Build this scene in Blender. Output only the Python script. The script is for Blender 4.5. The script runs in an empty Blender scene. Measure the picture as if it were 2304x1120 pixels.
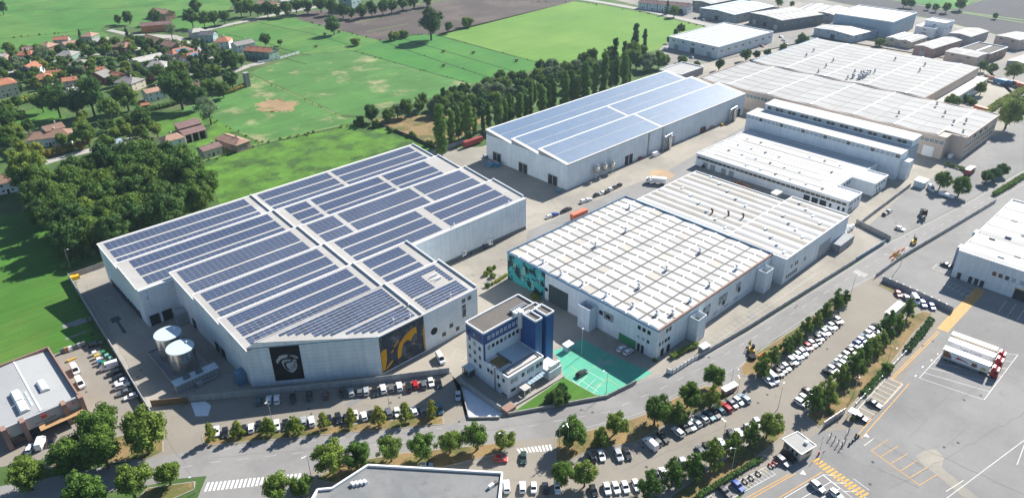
# Aerial view of an industrial estate with solar-roofed warehouses, car parks, fields and a village.
import bpy, bmesh, math, random
from math import sin, cos, pi, radians, hypot, atan2
from mathutils import Matrix, Vector
random.seed(7)
sc = bpy.context.scene
col = sc.collection

# ------------------------------------------------------------------ camera, sky, sun, exposure
YAW, PITCH, ROLL = radians(43.1545), radians(29.3632), radians(-0.4525)
f = Vector((sin(YAW)*cos(PITCH), cos(YAW)*cos(PITCH), -sin(PITCH)))
r = Vector((cos(YAW), -sin(YAW), 0)); u = r.cross(f)
r, u = cos(ROLL)*r + sin(ROLL)*u, -sin(ROLL)*r + cos(ROLL)*u
cd = bpy.data.cameras.new('camera'); cam = bpy.data.objects.new('camera', cd); col.objects.link(cam)
cam.matrix_world = Matrix(((r.x, u.x, -f.x, 0), (r.y, u.y, -f.y, 0), (r.z, u.z, -f.z, 150), (0, 0, 0, 1)))
cd.sensor_fit = 'HORIZONTAL'; cd.sensor_width = 36; cd.lens = 36*1631.55/2304
cd.clip_start = 1; cd.clip_end = 6000
sc.camera = cam
SUN_AZ, SUN_EL = radians(5), radians(36)
w = bpy.data.worlds.new('World'); sc.world = w; w.use_nodes = True
nt = w.node_tree; bg = nt.nodes['Background']
sky = nt.nodes.new('ShaderNodeTexSky'); sky.sky_type = 'NISHITA'; sky.sun_disc = False
sky.sun_elevation = SUN_EL; sky.sun_rotation = pi/2 - SUN_AZ; sky.air_density = 1.0; sky.dust_density = 0.3; sky.ozone_density = 3.5
nt.links.new(sky.outputs[0], bg.inputs[0]); bg.inputs[1].default_value = 0.068
sl = bpy.data.lights.new('sun', 'SUN'); sl.energy = 5.0; sl.angle = radians(0.53); sl.color = (1, .955, .885)
so = bpy.data.objects.new('sun', sl); col.objects.link(so)
so.rotation_euler = Vector((-cos(SUN_EL)*cos(SUN_AZ), -cos(SUN_EL)*sin(SUN_AZ), -sin(SUN_EL))).to_track_quat('-Z', 'Y').to_euler()
so.location = (300, 200, 400)
sc.view_settings.view_transform = 'Standard'; sc.view_settings.look = 'None'
sc.view_settings.exposure = 1.0; sc.view_settings.gamma = 1
sc.cycles.max_bounces = 5; sc.cycles.diffuse_bounces = 3; sc.cycles.glossy_bounces = 2; sc.cycles.transparent_max_bounces = 4
sc.cycles.caustics_reflective = False; sc.cycles.caustics_refractive = False

# ------------------------------------------------------------------ materials
MT = {}
def mat(name, c, rough=.85, var=.12, scale=.12, c2=None, c2scale=.05, c2lo=.45, c2hi=.6, metal=0, spec=.3, bump=0, bscale=2.0,
        rnd=0, stripe=None, grid=None, fine=0, coat=0, attr=False, streak=None, rain=0, stain=0, c3=None):
    m = bpy.data.materials.new(name); m.use_nodes = True; MT[name] = m
    n = m.node_tree.nodes; l = m.node_tree.links; b = n['Principled BSDF']
    b.inputs['Roughness'].default_value = rough; b.inputs['Metallic'].default_value = metal
    b.inputs['Specular IOR Level'].default_value = spec
    if coat: b.inputs['Coat Weight'].default_value = coat; b.inputs['Coat Roughness'].default_value = .06
    pos = n.new('ShaderNodeNewGeometry').outputs['Position']
    rgb = n.new('ShaderNodeRGB'); rgb.outputs[0].default_value = (*c, 1); cur = rgb.outputs[0]
    def noise(s, det=4, rg=.6):
        t = n.new('ShaderNodeTexNoise'); t.inputs['Scale'].default_value = s; t.inputs['Detail'].default_value = det
        t.inputs['Roughness'].default_value = rg; l.new(pos, t.inputs['Vector']); return t.outputs[0]
    def mr(v, a, bb, lo, hi, smooth=False):
        t = n.new('ShaderNodeMapRange'); t.inputs[1].default_value = a; t.inputs[2].default_value = bb
        t.inputs[3].default_value = lo; t.inputs[4].default_value = hi; l.new(v, t.inputs[0])
        if smooth: t.interpolation_type = 'SMOOTHSTEP'
        return t.outputs[0]
    def mix(fac, a, bb, mode='MIX'):
        t = n.new('ShaderNodeMix'); t.data_type = 'RGBA'; t.blend_type = mode
        if isinstance(fac, float): t.inputs[0].default_value = fac
        else: l.new(fac, t.inputs[0])
        l.new(a, t.inputs[6])
        if isinstance(bb, tuple): t.inputs[7].default_value = (*bb, 1)
        else: l.new(bb, t.inputs[7])
        return t.outputs[2]
    def mul(v):
        nonlocal cur
        t = n.new('ShaderNodeVectorMath'); t.operation = 'SCALE'; l.new(cur, t.inputs[0]); l.new(v, t.inputs[3]); cur = t.outputs[0]
    if c2: cur = mix(mr(noise(c2scale, 5, .65), c2lo, c2hi, 0, 1, True), cur, c2)
    if stripe:                                   # (axis, period, duty, factor)
        ax, per, duty, fac = stripe
        sx = n.new('ShaderNodeSeparateXYZ'); l.new(pos, sx.inputs[0])
        a = n.new('ShaderNodeMath'); a.operation = 'DIVIDE'; l.new(sx.outputs[ax], a.inputs[0]); a.inputs[1].default_value = per
        a2 = n.new('ShaderNodeMath'); a2.operation = 'FRACT'; l.new(a.outputs[0], a2.inputs[0])
        a3 = n.new('ShaderNodeMath'); a3.operation = 'LESS_THAN'; l.new(a2.outputs[0], a3.inputs[0]); a3.inputs[1].default_value = duty
        mul(mr(a3.outputs[0], 0, 1, 1, fac))
    if grid:                                     # joints of wall panels: (period along the wall, period up, factor)
        sx = n.new('ShaderNodeSeparateXYZ'); l.new(pos, sx.inputs[0]); ad = n.new('ShaderNodeMath'); ad.operation = 'ADD'; l.new(sx.outputs[0], ad.inputs[0]); l.new(sx.outputs[1], ad.inputs[1])
        for sock, per in ((ad.outputs[0], grid[0]), (sx.outputs[2], grid[1])):
            a = n.new('ShaderNodeMath'); a.operation = 'DIVIDE'; l.new(sock, a.inputs[0]); a.inputs[1].default_value = per
            a2 = n.new('ShaderNodeMath'); a2.operation = 'FRACT'; l.new(a.outputs[0], a2.inputs[0]); a3 = n.new('ShaderNodeMath'); a3.operation = 'LESS_THAN'; l.new(a2.outputs[0], a3.inputs[0]); a3.inputs[1].default_value = .09 if per > 2 else .3
            mul(mr(a3.outputs[0], 0, 1, 1, grid[2]))
    if var: mul(mr(noise(scale), .25, .75, 1-var, 1+var))
    if fine: mul(mr(noise(1.7, 6, .75), .3, .7, 1-fine, 1+fine))
    def smap(rz, sx_, sy_, sz_):
        t = n.new('ShaderNodeMapping'); t.inputs['Rotation'].default_value = (0, 0, rz); t.inputs['Scale'].default_value = (sx_, sy_, sz_); l.new(pos, t.inputs[0])
        q = n.new('ShaderNodeTexNoise'); q.inputs['Scale'].default_value = 1; q.inputs['Detail'].default_value = 4; q.inputs['Roughness'].default_value = .6; l.new(t.outputs[0], q.inputs['Vector']); return q.outputs[0]
    if streak: mul(mr(smap(-streak[0], streak[1], streak[2], 1), .3, .7, 1-streak[3], 1+streak[3]))
    if rain: mul(mr(smap(0, 1.1, 1.1, .05), .32, .62, 1-rain, 1.02)); mul(mr(smap(0, .25, .25, .3), .3, .7, 1-rain*.6, 1+rain*.3))
    if stain: mul(mr(noise(.33, 6, .7), .56, .72, 1, 1-stain, True)); mul(mr(noise(.055, 5, .7), .35, .7, 1-stain*.45, 1+stain*.35))
    if c3:
        oi3 = n.new('ShaderNodeObjectInfo'); cur = mix(oi3.outputs['Random'], cur, c3)
    if rnd:
        oi = n.new('ShaderNodeObjectInfo'); mul(mr(oi.outputs['Random'], 0, 1, 1-rnd, 1+rnd))
    if attr:
        at = n.new('ShaderNodeAttribute'); at.attribute_name = 'tone'; mul(at.outputs['Fac'])
    l.new(cur, b.inputs['Base Color'])
    if bump:
        bp = n.new('ShaderNodeBump'); bp.inputs['Strength'].default_value = bump; bp.inputs['Distance'].default_value = .3
        l.new(noise(bscale, 6, .7), bp.inputs['Height']); l.new(bp.outputs[0], b.inputs['Normal'])
    return m
# ground
DD = radians(-87)
mat('terrain', (.060, .115, .026), .95, .35, .06, (.10, .11, .05), .03, .48, .66, fine=.25, bump=.3)
mat('meadow', (.055, .165, .026), .95, .22, .03, (.090, .190, .036), .018, .42, .62, fine=.14, bump=.25, streak=(DD, .012, .45, .13))
mat('meadow_lawn', (.052, .150, .016), .95, .22, .035, (.080, .160, .022), .03, .45, .7, fine=.16, bump=.25, streak=(1.5, .03, .6, .14))
mat('crop_bright', (.105, .225, .030), .95, .10, .02, (.140, .250, .042), .012, .4, .7, fine=.09, stripe=(1, 5.2, .12, .93), streak=(DD, .01, .5, .10))
mat('crop_green', (.040, .165, .024), .95, .12, .02, (.062, .190, .030), .015, .4, .65, fine=.10, stripe=(1, 7, .12, .95), streak=(DD, .01, .5, .13))
mat('roof_beige', (.385, .37, .345), .8, .06, .08, (.44, .43, .415), .05, .5, .65, fine=.05, stain=0.1)
mat('tar', (.175, .168, .16), .9, .1, .5)
mat('hay_meadow', (.066, .170, .036), .95, .25, .03, (.30, .275, .140), .035, .52, .70, fine=.13, streak=(DD+.35, .02, .4, .15))
mat('rough_grass', (.085, .195, .020), .95, .4, .09, (.045, .105, .018), .07, .46, .62, fine=.3, bump=.8, bscale=.8, stain=.3)
mat('dry_grass', (.24, .165, .075), .95, .25, .12, (.115, .115, .035), .09, .46, .6, fine=.2, bump=.4)
mat('ploughed', (.085, .066, .058), .95, .14, .02, (.115, .09, .075), .02, .45, .65, fine=.12, stripe=(1, 2.6, .35, .88), streak=(DD+1.2, .01, .45, .12))
mat('ploughed_far', (.060, .058, .062), .95, .12, .02, fine=.1, stripe=(1, 6, .3, .9))
mat('bare_patch', (.30, .20, .105), .95, .2, .1, (.16, .17, .06), .12, .5, .66, fine=.15)
mat('ditch', (.022, .055, .014), .95, .4, .2)
mat('path', (.13, .20, .06), .95, .2, .1)
mat('concrete_yard', (.330, .300, .250), .9, .10, .035, (.265, .245, .210), .02, .44, .6, fine=.07, stain=0.2)
mat('asphalt_lot', (.265, .237, .195), .92, .07, .05, (.235, .212, .178), .025, .45, .6, fine=.06, stain=0.16)
mat('asphalt_road', (.255, .246, .235), .92, .07, .05, (.220, .214, .206), .03, .46, .6, fine=.06, stain=0.15)
mat('asphalt_yard', (.246, .240, .230), .92, .07, .03, (.205, .200, .194), .02, .44, .62, fine=.06, stain=0.17)
mat('asphalt_dark', (.070, .074, .080), .92, .1, .1, fine=.06)
mat('asphalt_far', (.235, .22, .2), .92, .12, .04, (.30, .265, .22), .02, .5, .62, fine=.08, stain=0.2)
mat('village_road', (.36, .34, .31), .9, .1, .1)
mat('kerb', (.32, .305, .28), .9, .1, .4)
mat('paint_white', (.74, .74, .72), .7, .14, .6, fine=.12)
mat('paint_worn', (.47, .46, .43), .7, .12, .6, fine=.15)
mat('paint_yellow', (.60, .31, .045), .7, .12, .5, fine=.15)
mat('paint_green', (.085, .38, .25), .8, .10, .2, (.22, .38, .30), .09, .55, .72, fine=.1, stain=0.15)
mat('paint_ramp', (.70, .73, .76), .8, .06, .2, fine=.05)
# buildings
mat('wall_white', (.72, .77, .80), .7, .06, .08, (.66, .71, .75), .1, .5, .66, fine=.03, grid=(2.4, 30, .92), rain=0.11)
mat('wall_panel', (.68, .74, .77), .7, .06, .1, (.62, .69, .73), .16, .45, .62, fine=.03, grid=(2.5, 1.5, .93), rain=0.1)
mat('wall_plain', (.74, .78, .80), .75, .05, .1, fine=.03, rain=0.09)
mat('wall_beige', (.56, .45, .38), .85, .06, .1, fine=.03, rain=0.1)
mat('wall_grey', (.30, .31, .32), .8, .08, .1, fine=.03, rain=0.12)
mat('wall_dark', (.115, .135, .14), .7, .1, .1)
mat('wall_blue', (.020, .085, .28), .45, .06, .15, spec=.5, rain=0.16)
mat('wall_blue_grey', (.30, .40, .48), .6, .06, .1, stripe=(2, 1.6, .08, .92), rain=0.1)
mat('roof_white', (.57, .56, .54), .75, .05, .08, (.49, .48, .455), .03, .5, .7, fine=.04, stain=.10)
mat('roof_white_b', (.47, .465, .45), .75, .05, .08, fine=.04, rnd=.09, stain=.10)
mat('roof_cream', (.46, .43, .38), .8, .06, .06, (.53, .51, .48), .04, .45, .6, fine=.05, rnd=.07, stain=.10)
mat('roof_strip', (.20, .185, .16), .7, .12, .2, fine=.08, rnd=.08)
mat('roof_fold', (.335, .335, .33), .8, .06, .1, rnd=.06, fine=.03, stain=.10, streak=(0, .02, .8, .05))
mat('roof_metal', (.37, .375, .37), .55, .05, .08, spec=.4, stripe=(0, .9, .12, .93), stain=.10)
mat('roof_grey', (.36, .355, .34), .85, .1, .08, fine=.07)
mat('roof_gravel', (.135, .122, .108), .95, .14, .15, fine=.14)
mat('roof_felt', (.185, .19, .19), .8, .06, .1, (.22, .22, .215), .05, .45, .6, fine=.05, stripe=(0, 1.0, .05, .9), stain=0.2)
mat('skylight', (.50, .60, .68), .3, .06, .2, spec=.6)
mat('trim_dark', (.05, .055, .065), .6, .1, .3)
mat('trim_white', (.80, .80, .79), .6, .03, .3)
mat('gutter_blue', (.10, .20, .30), .5, .1, .3)
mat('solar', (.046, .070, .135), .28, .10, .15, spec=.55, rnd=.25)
mat('solar_far', (.10, .165, .26), .42, .10, .15, spec=1.0)  # sky reflection on the panels is partly put into this paler base blue
mat('glass', (.018, .030, .040), .12, .1, .3, spec=.6)
mat('glass_pale', (.33, .42, .48), .25, .1, .3, spec=.5)
mat('glass_shop', (.05, .075, .08), .15, .1, .3, spec=.6)
mat('door_dark', (.022, .026, .034), .6, .1, .3)
mat('shutter', (.36, .37, .37), .6, .06, .3)
mat('steel_tank', (.58, .59, .58), .24, .05, .5, metal=.9)
mat('steel_roof', (.48, .57, .60), .45, .06, .2, spec=.5)
mat('steel', (.42, .44, .46), .4, .08, .5, metal=.6)
mat('concrete', (.33, .32, .30), .9, .12, .3, fine=.08, rain=0.15)
mat('concrete_panel', (.34, .36, .37), .9, .1, .3, fine=.06, rnd=.1, rain=0.15)
mat('rust', (.145, .065, .035), .9, .25, .4, fine=.2)
mat('gate_brown', (.15, .105, .06), .8, .15, .4)
mat('brick_pink', (.30, .185, .145), .85, .1, .3)
for k, c in dict(terracotta=(.35, .145, .085), brown=(.24, .145, .105), greyroof=(.25, .235, .215), mauve=(.20, .125, .115), pink=(.37, .225, .165),
                 palegrey=(.40, .385, .35), darkgrey=(.13, .125, .13), darkred=(.12, .04, .035)).items():
    mat('tile_'+k, c, .9, .2, .35, fine=.16, rnd=.08)
for k, c in dict(white=(.70, .71, .70), salmon=(.46, .235, .165), green=(.22, .33, .27), ochre=(.58, .20, .045), mauve=(.33, .22, .20), cream=(.55, .48, .38), grey=(.42, .42, .42), red=(.22, .06, .05), teal=(.30, .42, .42)).items():
    mat('stucco_'+k, c, .9, .08, .3)
# vegetation
def leafmat(name, c, c3, rnd=.16):
    m = mat(name, c, .75, .0, .2, rnd=rnd, attr=True, spec=.2, c3=c3)
    b = m.node_tree.nodes['Principled BSDF']; out = m.node_tree.nodes['Material Output']; l = m.node_tree.links
    tr = m.node_tree.nodes.new('ShaderNodeBsdfTranslucent'); mx = m.node_tree.nodes.new('ShaderNodeMixShader'); mx.inputs[0].default_value = .36
    l.new(b.inputs['Base Color'].links[0].from_socket, tr.inputs[0]); l.new(b.outputs[0], mx.inputs[1]); l.new(tr.outputs[0], mx.inputs[2]); l.new(mx.outputs[0], out.inputs[0])
leafmat('leaf_mid', (0.109, 0.213, 0.034), (0.196, 0.252, 0.043)); leafmat('leaf_dark', (0.063, 0.144, 0.037), (0.095, 0.168, 0.039)); leafmat('leaf_lime', (0.196, 0.287, 0.032), (0.258, 0.280, 0.045))
leafmat('leaf_poplar', (0.115, 0.236, 0.046), (0.168, 0.252, 0.050)); leafmat('leaf_grey', (0.161, 0.236, 0.109), (0.190, 0.246, 0.134)); leafmat('leaf_conifer', (0.044, 0.109, 0.048), (0.062, 0.123, 0.050))
leafmat('leaf_yellow', (0.299, 0.265, 0.040), (0.269, 0.190, 0.045)); leafmat('leaf_purple', (0.103, 0.052, 0.052), (0.112, 0.067, 0.056)); leafmat('leaf_wood', (0.078, 0.172, 0.037), (0.134, 0.207, 0.038))
mat('bark', (.09, .066, .045), .95, .2, .6)
# vehicles and goods
PAINT = {}
for k, c in dict(w=(.78, .79, .79), s=(.46, .48, .50), g=(.15, .16, .17), k=(.012, .013, .016), b=(.02, .08, .33), r=(.42, .012, .014), n=(.12, .075, .055), t=(.05, .12, .15), l=(.30, .38, .45), e=(.02, .05, .04)).items():
    PAINT[k] = mat('car_paint_'+k, c, .32, .0, spec=.5, coat=.6, metal=.25 if k in 'sgtl' else 0)
PNAME = dict(w='white', s='silver', g='grey', k='black', b='blue', r='red', n='brown', t='teal', l='pale blue', e='dark green')
mat('car_glass', (.012, .016, .02), .08, 0, spec=.7)
mat('tyre', (.02, .02, .02), .9, 0)
mat('truck_red', (.36, .02, .03), .35, .05, coat=.5); mat('truck_white', (.78, .78, .77), .4, .04, .3); mat('truck_cream', (.68, .59, .47), .6, .05, .3)
mat('box_red', (.28, .045, .045), .6, .12, .3); mat('box_orange', (.62, .17, .09), .6, .1, .3); mat('skip_blue', (.03, .17, .33), .6, .12, .3)
mat('lettering_blue', (.03, .07, .32), .5, 0); mat('print_red', (.45, .06, .05), .5, .1); mat('print_brown', (.22, .10, .05), .5, .3, 1.0); mat('print_gold', (.55, .40, .12), .5, .2, 1.0)
mat('bin_green', (.03, .22, .09), .6, 0); mat('bin_yellow', (.50, .38, .05), .6, 0); mat('bin_aqua', (.16, .38, .32), .6, 0); mat('bin_blue', (.03, .15, .28), .6, 0)
mat('safety_yellow', (.65, .38, .02), .6, .05); mat('safety_orange', (.75, .19, .03), .6, .05); mat('wood', (.42, .25, .12), .85, .15, .5)
mat('hay', (.42, .33, .16), .95, .15, .8)
# murals: flat paint on the walls
mat('mural_teal', (.045, .36, .38), .8, .25, .12, (.012, .03, .036), .20, .47, .56, fine=.15)
mat('mural_pale', (.22, .47, .40), .8, .3, .5, (.02, .06, .07), .5, .5, .6)
mat('mural_black', (.006, .007, .010), .8, 0)
mat('mural_face', (.36, .38, .40), .8, .35, .6, (.02, .024, .03), .42, .50, .62, fine=.3)
mat('mural_line', (.012, .014, .018), .8, 0)
mat('mural_slate', (.035, .045, .06), .8, .4, .5, (.11, .12, .14), .3, .5, .62, fine=.3)
mat('mural_yellow', (.62, .30, .008), .8, .08, .4)

# ------------------------------------------------------------------ helpers
ORG = {}                                   # world origin of each parent (parents here are never rotated unless noted)
def tag(o, label=None, cat=None, group=None, kind=None):
    if label: o['label'] = label
    if cat: o['category'] = cat
    if group: o['group'] = group
    if kind: o['kind'] = kind
    return o
def thing(name, label, cat, loc=(0, 0, 0), rz=0, group=None):
    o = bpy.data.objects.new(name, None); col.objects.link(o); o.empty_display_size = .5
    o.location = loc; o.rotation_euler = (0, 0, rz); ORG[o.name] = Vector(loc)
    return tag(o, label, cat, group)
def place(name, me, parent=None, loc=(0, 0, 0), rot=(0, 0, 0), scale=None):
    o = bpy.data.objects.new(name, me); col.objects.link(o)
    p = Vector(loc)
    if parent is not None:
        o.parent = parent; p = p - ORG[parent.name]
    o.location = p; o.rotation_euler = rot
    if scale: o.scale = scale
    ORG[o.name] = Vector(loc)
    return o
class MB:
    def __init__(s): s.v = []; s.f = []; s.m = []; s.k = 0
    def mk(s, k): s.k = k; return s
    def face(s, pts):
        n = len(s.v); s.v += [tuple(p) for p in pts]; s.f.append(tuple(range(n, n+len(pts)))); s.m.append(s.k); return s
    def prism(s, poly, z0, z1, bottom=False, top=True):
        a = sum(poly[i][0]*poly[(i+1) % len(poly)][1]-poly[(i+1) % len(poly)][0]*poly[i][1] for i in range(len(poly)))
        if a < 0: poly = poly[::-1]
        n = len(s.v); k = len(poly)
        s.v += [(x, y, z0) for x, y in poly]+[(x, y, z1) for x, y in poly]
        for i in range(k):
            j = (i+1) % k; s.f.append((n+i, n+j, n+k+j, n+k+i)); s.m.append(s.k)
        if top: s.f.append(tuple(range(n+k, n+2*k))); s.m.append(s.k)
        if bottom: s.f.append(tuple(range(n+k-1, n-1, -1))); s.m.append(s.k)
        return s
    def box(s, x0, x1, y0, y1, z0, z1, bottom=True): return s.prism([(x0, y0), (x1, y0), (x1, y1), (x0, y1)], z0, z1, bottom)
    def hexa(s, b, t):                     # 4 bottom points (ccw), 4 top points
        n = len(s.v); s.v += [tuple(p) for p in b]+[tuple(p) for p in t]
        for q in ((3, 2, 1, 0), (4, 5, 6, 7), (0, 1, 5, 4), (1, 2, 6, 5), (2, 3, 7, 6), (3, 0, 4, 7)):
            s.f.append(tuple(n+i for i in q)); s.m.append(s.k)
        return s
    def cyl(s, x, y, z0, z1, r0, r1=None, n=12, cap=True):
        r1 = r0 if r1 is None else r1; b = len(s.v)
        for zz, rr in ((z0, r0), (z1, r1)): s.v += [(x+rr*cos(2*pi*i/n), y+rr*sin(2*pi*i/n), zz) for i in range(n)]
        for i in range(n):
            j = (i+1) % n; s.f.append((b+i, b+j, b+n+j, b+n+i)); s.m.append(s.k)
        if cap: s.f.append(tuple(range(b+n, b+2*n))); s.m.append(s.k)
        return s
    def tube(s, p, q, rr, n=6):
        p, q = Vector(p), Vector(q); d = (q-p).normalized(); a = d.orthogonal().normalized(); c = d.cross(a); b = len(s.v)
        for e in (p, q): s.v += [tuple(e+rr*(cos(2*pi*i/n)*a+sin(2*pi*i/n)*c)) for i in range(n)]
        for i in range(n):
            j = (i+1) % n; s.f.append((b+i, b+j, b+n+j, b+n+i)); s.m.append(s.k)
        s.f.append(tuple(range(b+n, b+2*n))); s.m.append(s.k); s.f.append(tuple(range(b+n-1, b-1, -1))); s.m.append(s.k)
        return s
    def mesh(s, name, mats, org=(0, 0, 0), smooth=False):
        me = bpy.data.meshes.new(name); ox, oy, oz = org
        me.from_pydata([(x-ox, y-oy, z-oz) for x, y, z in s.v], [], s.f)
        for mm in ([mats] if isinstance(mats, str) else mats): me.materials.append(MT[mm])
        me.polygons.foreach_set('material_index', s.m)
        if smooth: me.polygons.foreach_set('use_smooth', [True]*len(s.f))
        me.update(); return me
    def build(s, name, mats, parent=None, smooth=False, local=False):   # vertices are in world metres
        org = ORG[parent.name] if parent is not None and not local else Vector((0, 0, 0))
        o = bpy.data.objects.new(name, s.mesh(name, mats, org, smooth)); col.objects.link(o)
        if parent is not None: o.parent = parent
        ORG[o.name] = Vector(org)
        return o
def solo(mb, name, mats, label, cat, loc, group=None, smooth=False):      # a thing that is one mesh, origin at its base
    o = bpy.data.objects.new(name, mb.mesh(name, mats, loc, smooth)); col.objects.link(o); o.location = loc
    ORG[o.name] = Vector(loc); return tag(o, label, cat, group)
LV = .004
def sheet(name, poly, m, lv, kind='structure', label=None):
    mb = MB(); a = sum(poly[i][0]*poly[(i+1) % len(poly)][1]-poly[(i+1) % len(poly)][0]*poly[i][1] for i in range(len(poly)))
    if a < 0: poly = poly[::-1]
    mb.face([(x, y, lv*LV) for x, y in poly]); o = mb.build(name, m); tag(o, label=label, kind=kind); return o
def ribbon(mb, pts, wd, z, z2=None):                                     # flat strip along a polyline
    for (x0, y0), (x1, y1) in zip(pts, pts[1:]):
        d = hypot(x1-x0, y1-y0) or 1; nx, ny = -(y1-y0)/d*wd/2, (x1-x0)/d*wd/2
        mb.face([(x0-nx, y0-ny, z), (x1-nx, y1-ny, z), (x1+nx, y1+ny, z), (x0+nx, y0+ny, z)])
    return mb
def wallrun(mb, pts, th, z0, z1):
    for (x0, y0), (x1, y1) in zip(pts, pts[1:]):
        d = hypot(x1-x0, y1-y0) or 1; nx, ny = -(y1-y0)/d*th/2, (x1-x0)/d*th/2
        mb.prism([(x0-nx, y0-ny), (x1-nx, y1-ny), (x1+nx, y1+ny), (x0+nx, y0+ny)], z0, z1)
    return mb
def lerp(a, b, t): return tuple(a[i]+(b[i]-a[i])*t for i in range(len(a)))
def inpoly(p, poly):
    x, y = p; c = False; j = len(poly)-1
    for i in range(len(poly)):
        xi, yi = poly[i]; xj, yj = poly[j]
        if (yi > y) != (yj > y) and x < (xj-xi)*(y-yi)/(yj-yi)+xi: c = not c
        j = i
    return c
# windows and doors: a frame with a recessed pane; local -Y is the outside
WIN = {}
def winmesh(wd, ht, gm='glass', fm='trim_white', bars=0):
    key = (round(wd, 2), round(ht, 2), gm, fm, bars)
    if key in WIN: return WIN[key]
    b = MB(); a, c, t, d = wd/2, ht/2, min(.1, wd*.08), .07
    b.mk(0)
    for x0, x1, z0, z1 in ((-a, a, c-t, c), (-a, a, -c, -c+t), (-a, -a+t, -c+t, c-t), (a-t, a, -c+t, c-t)): b.box(x0, x1, -d, 0, z0, z1)
    for i in range(bars):
        x = -a+wd*(i+1)/(bars+1); b.box(x-.05, x+.05, -d, 0, -c+t, c-t)
    b.mk(1).face([(-a+t, -.015, -c+t), (a-t, -.015, -c+t), (a-t, -.015, c-t), (-a+t, -.015, c-t)])
    WIN[key] = b.mesh('window', [fm, gm]); return WIN[key]
FACE = {'-y': 0, '-x': -pi/2, '+x': pi/2, '+y': pi}
def window(parent, p, face, wd=1.2, ht=1.4, gm='glass', fm='trim_white', name='window', bars=0):
    return place(name, winmesh(wd, ht, gm, fm, bars), parent, p, (0, 0, FACE[face] if isinstance(face, str) else face))
def rnd(a, b): return a+(b-a)*random.random()
ORD = ['', 'first', 'second', 'third', 'fourth', 'fifth', 'sixth', 'seventh', 'eighth', 'ninth', 'tenth', 'eleventh', 'twelfth', 'thirteenth', 'fourteenth', 'fifteenth', 'sixteenth', 'seventeenth', 'eighteenth', 'nineteenth', 'twentieth'] + ['twenty-'+x for x in ('first', 'second', 'third', 'fourth', 'fifth', 'sixth', 'seventh', 'eighth', 'ninth')] + ['thirtieth'] + ['thirty-'+x for x in ('first', 'second', 'third', 'fourth', 'fifth', 'sixth', 'seventh', 'eighth', 'ninth')] + ['fortieth']

# ------------------------------------------------------------------ the ground
g = MB(); g.face([(-1200, -1200, 0), (2600, -1200, 0), (2600, 2600, 0), (-1200, 2600, 0)]); tag(g.build('ground', 'terrain'), kind='structure')
def field(name, poly, m, lv=1): return sheet(name, poly, m, lv)
field('far_meadow', [(27.69, 1303.07), (189.41, 1136.67), (269.04, 1054.73), (402.56, 917.35), (326.99, 778.00), (273.06, 698.60), (247.73, 698.20), (220.89, 745.81), (204.43, 781.13), (191.83, 759.45), (190.59, 730.84), (158.59, 727.84), (126.55, 737.77), (105.44, 731.48), (19.78, 755.34)], 'meadow')
field('strip_meadow', [(268.40, 685.05), (348.22, 687.26), (348.57, 596.88), (352.34, 540.68), (318.48, 529.14), (276.99, 548.33), (273.97, 563.35), (267.64, 614.24), (263.41, 657.80)], 'meadow')
field('bright_crop_field', [(400.76, 524.82), (598.52, 539.68), (605.90, 501.52), (604.40, 455.26), (593.78, 370.69), (534.51, 367.29), (496.71, 353.25), (456.52, 357.80), (398.95, 387.40)], 'crop_bright', 2)
field('green_strip_field', [(318.48, 529.14), (352.34, 540.68), (388.12, 537.50), (401.32, 524.26), (399.19, 387.16), (370.97, 380.70), (324.55, 387.12)], 'crop_green', 2)
field('hay_field', [(225.92, 527.97), (275.59, 545.80), (316.88, 526.63), (324.55, 387.12), (291.56, 380.84), (261.11, 384.35), (250.09, 387.58), (234.21, 380.08), (223.65, 395.21)], 'hay_meadow', 2)
field('mown_field', [(154.46, 478.00), (182.05, 490.32), (206.12, 495.27), (222.24, 523.26), (220.92, 390.79), (231.39, 375.83), (213.40, 377.65), (164.73, 384.65), (162.44, 408.25), (162.01, 451.07)], 'hay_meadow', 3)
field('paddock', [(135.78, 476.87), (154.46, 478.00), (162.01, 451.07), (162.44, 408.25), (164.04, 384.35), (139.66, 381.80), (123.41, 384.38), (121.84, 417.90)], 'rough_grass', 2)
field('rough_meadow', [(121.65, 380.08), (163.42, 382.03), (215.34, 375.75), (229.40, 357.55), (230.49, 305.87), (229.47, 283.39), (208.58, 295.21), (121.29, 307.02), (110.73, 317.28), (121.54, 357.24)], 'rough_grass', 3)
field('left_meadow', [(2.10, 403.62), (17.75, 394.68), (33.20, 382.86), (51.63, 374.71), (53.05, 319.70), (42.03, 304.92), (39.88, 288.49), (34.33, 246.27), (24.09, 244.78), (6.02, 251.75), (-16.38, 262.51)], 'meadow_lawn', 2)
field('ploughed_field', [(347.59, 687.89), (374.95, 696.90), (457.65, 642.09), (503.32, 640.07), (588.20, 640.34), (716.27, 617.67), (598.52, 539.68), (407.44, 520.53), (387.09, 536.13), (352.34, 540.68), (349.53, 598.43), (345.12, 653.12)], 'ploughed', 2)
field('far_ploughed_field', [(831.30, 547.37), (841.37, 465.85), (804.86, 395.20), (788.90, 332.35), (776.52, 240.25), (738.41, 154.11), (717.37, 62.07), (880.03, 87.79), (840.24, 181.54), (835.79, 261.60), (857.25, 334.08), (907.95, 443.74)], 'ploughed_far', 2)
field('far_green_field', [(857.25, 334.08), (835.79, 261.60), (841.03, 234.09), (978.80, 260.60), (982.90, 366.38)], 'crop_green', 2)
field('far_brown_field', [(825.03, 241.04), (902.75, 237.05), (960.41, 213.91), (976.46, 103.04), (884.42, 88.48), (827.18, 178.02)], 'ploughed_far', 3)
field('dry_clearing', [(232.43, 372.50), (248.17, 366.35), (270.20, 349.43), (287.92, 327.26), (237.51, 304.68), (230.91, 306.40), (230.04, 354.74)], 'dry_grass', 3)
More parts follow.
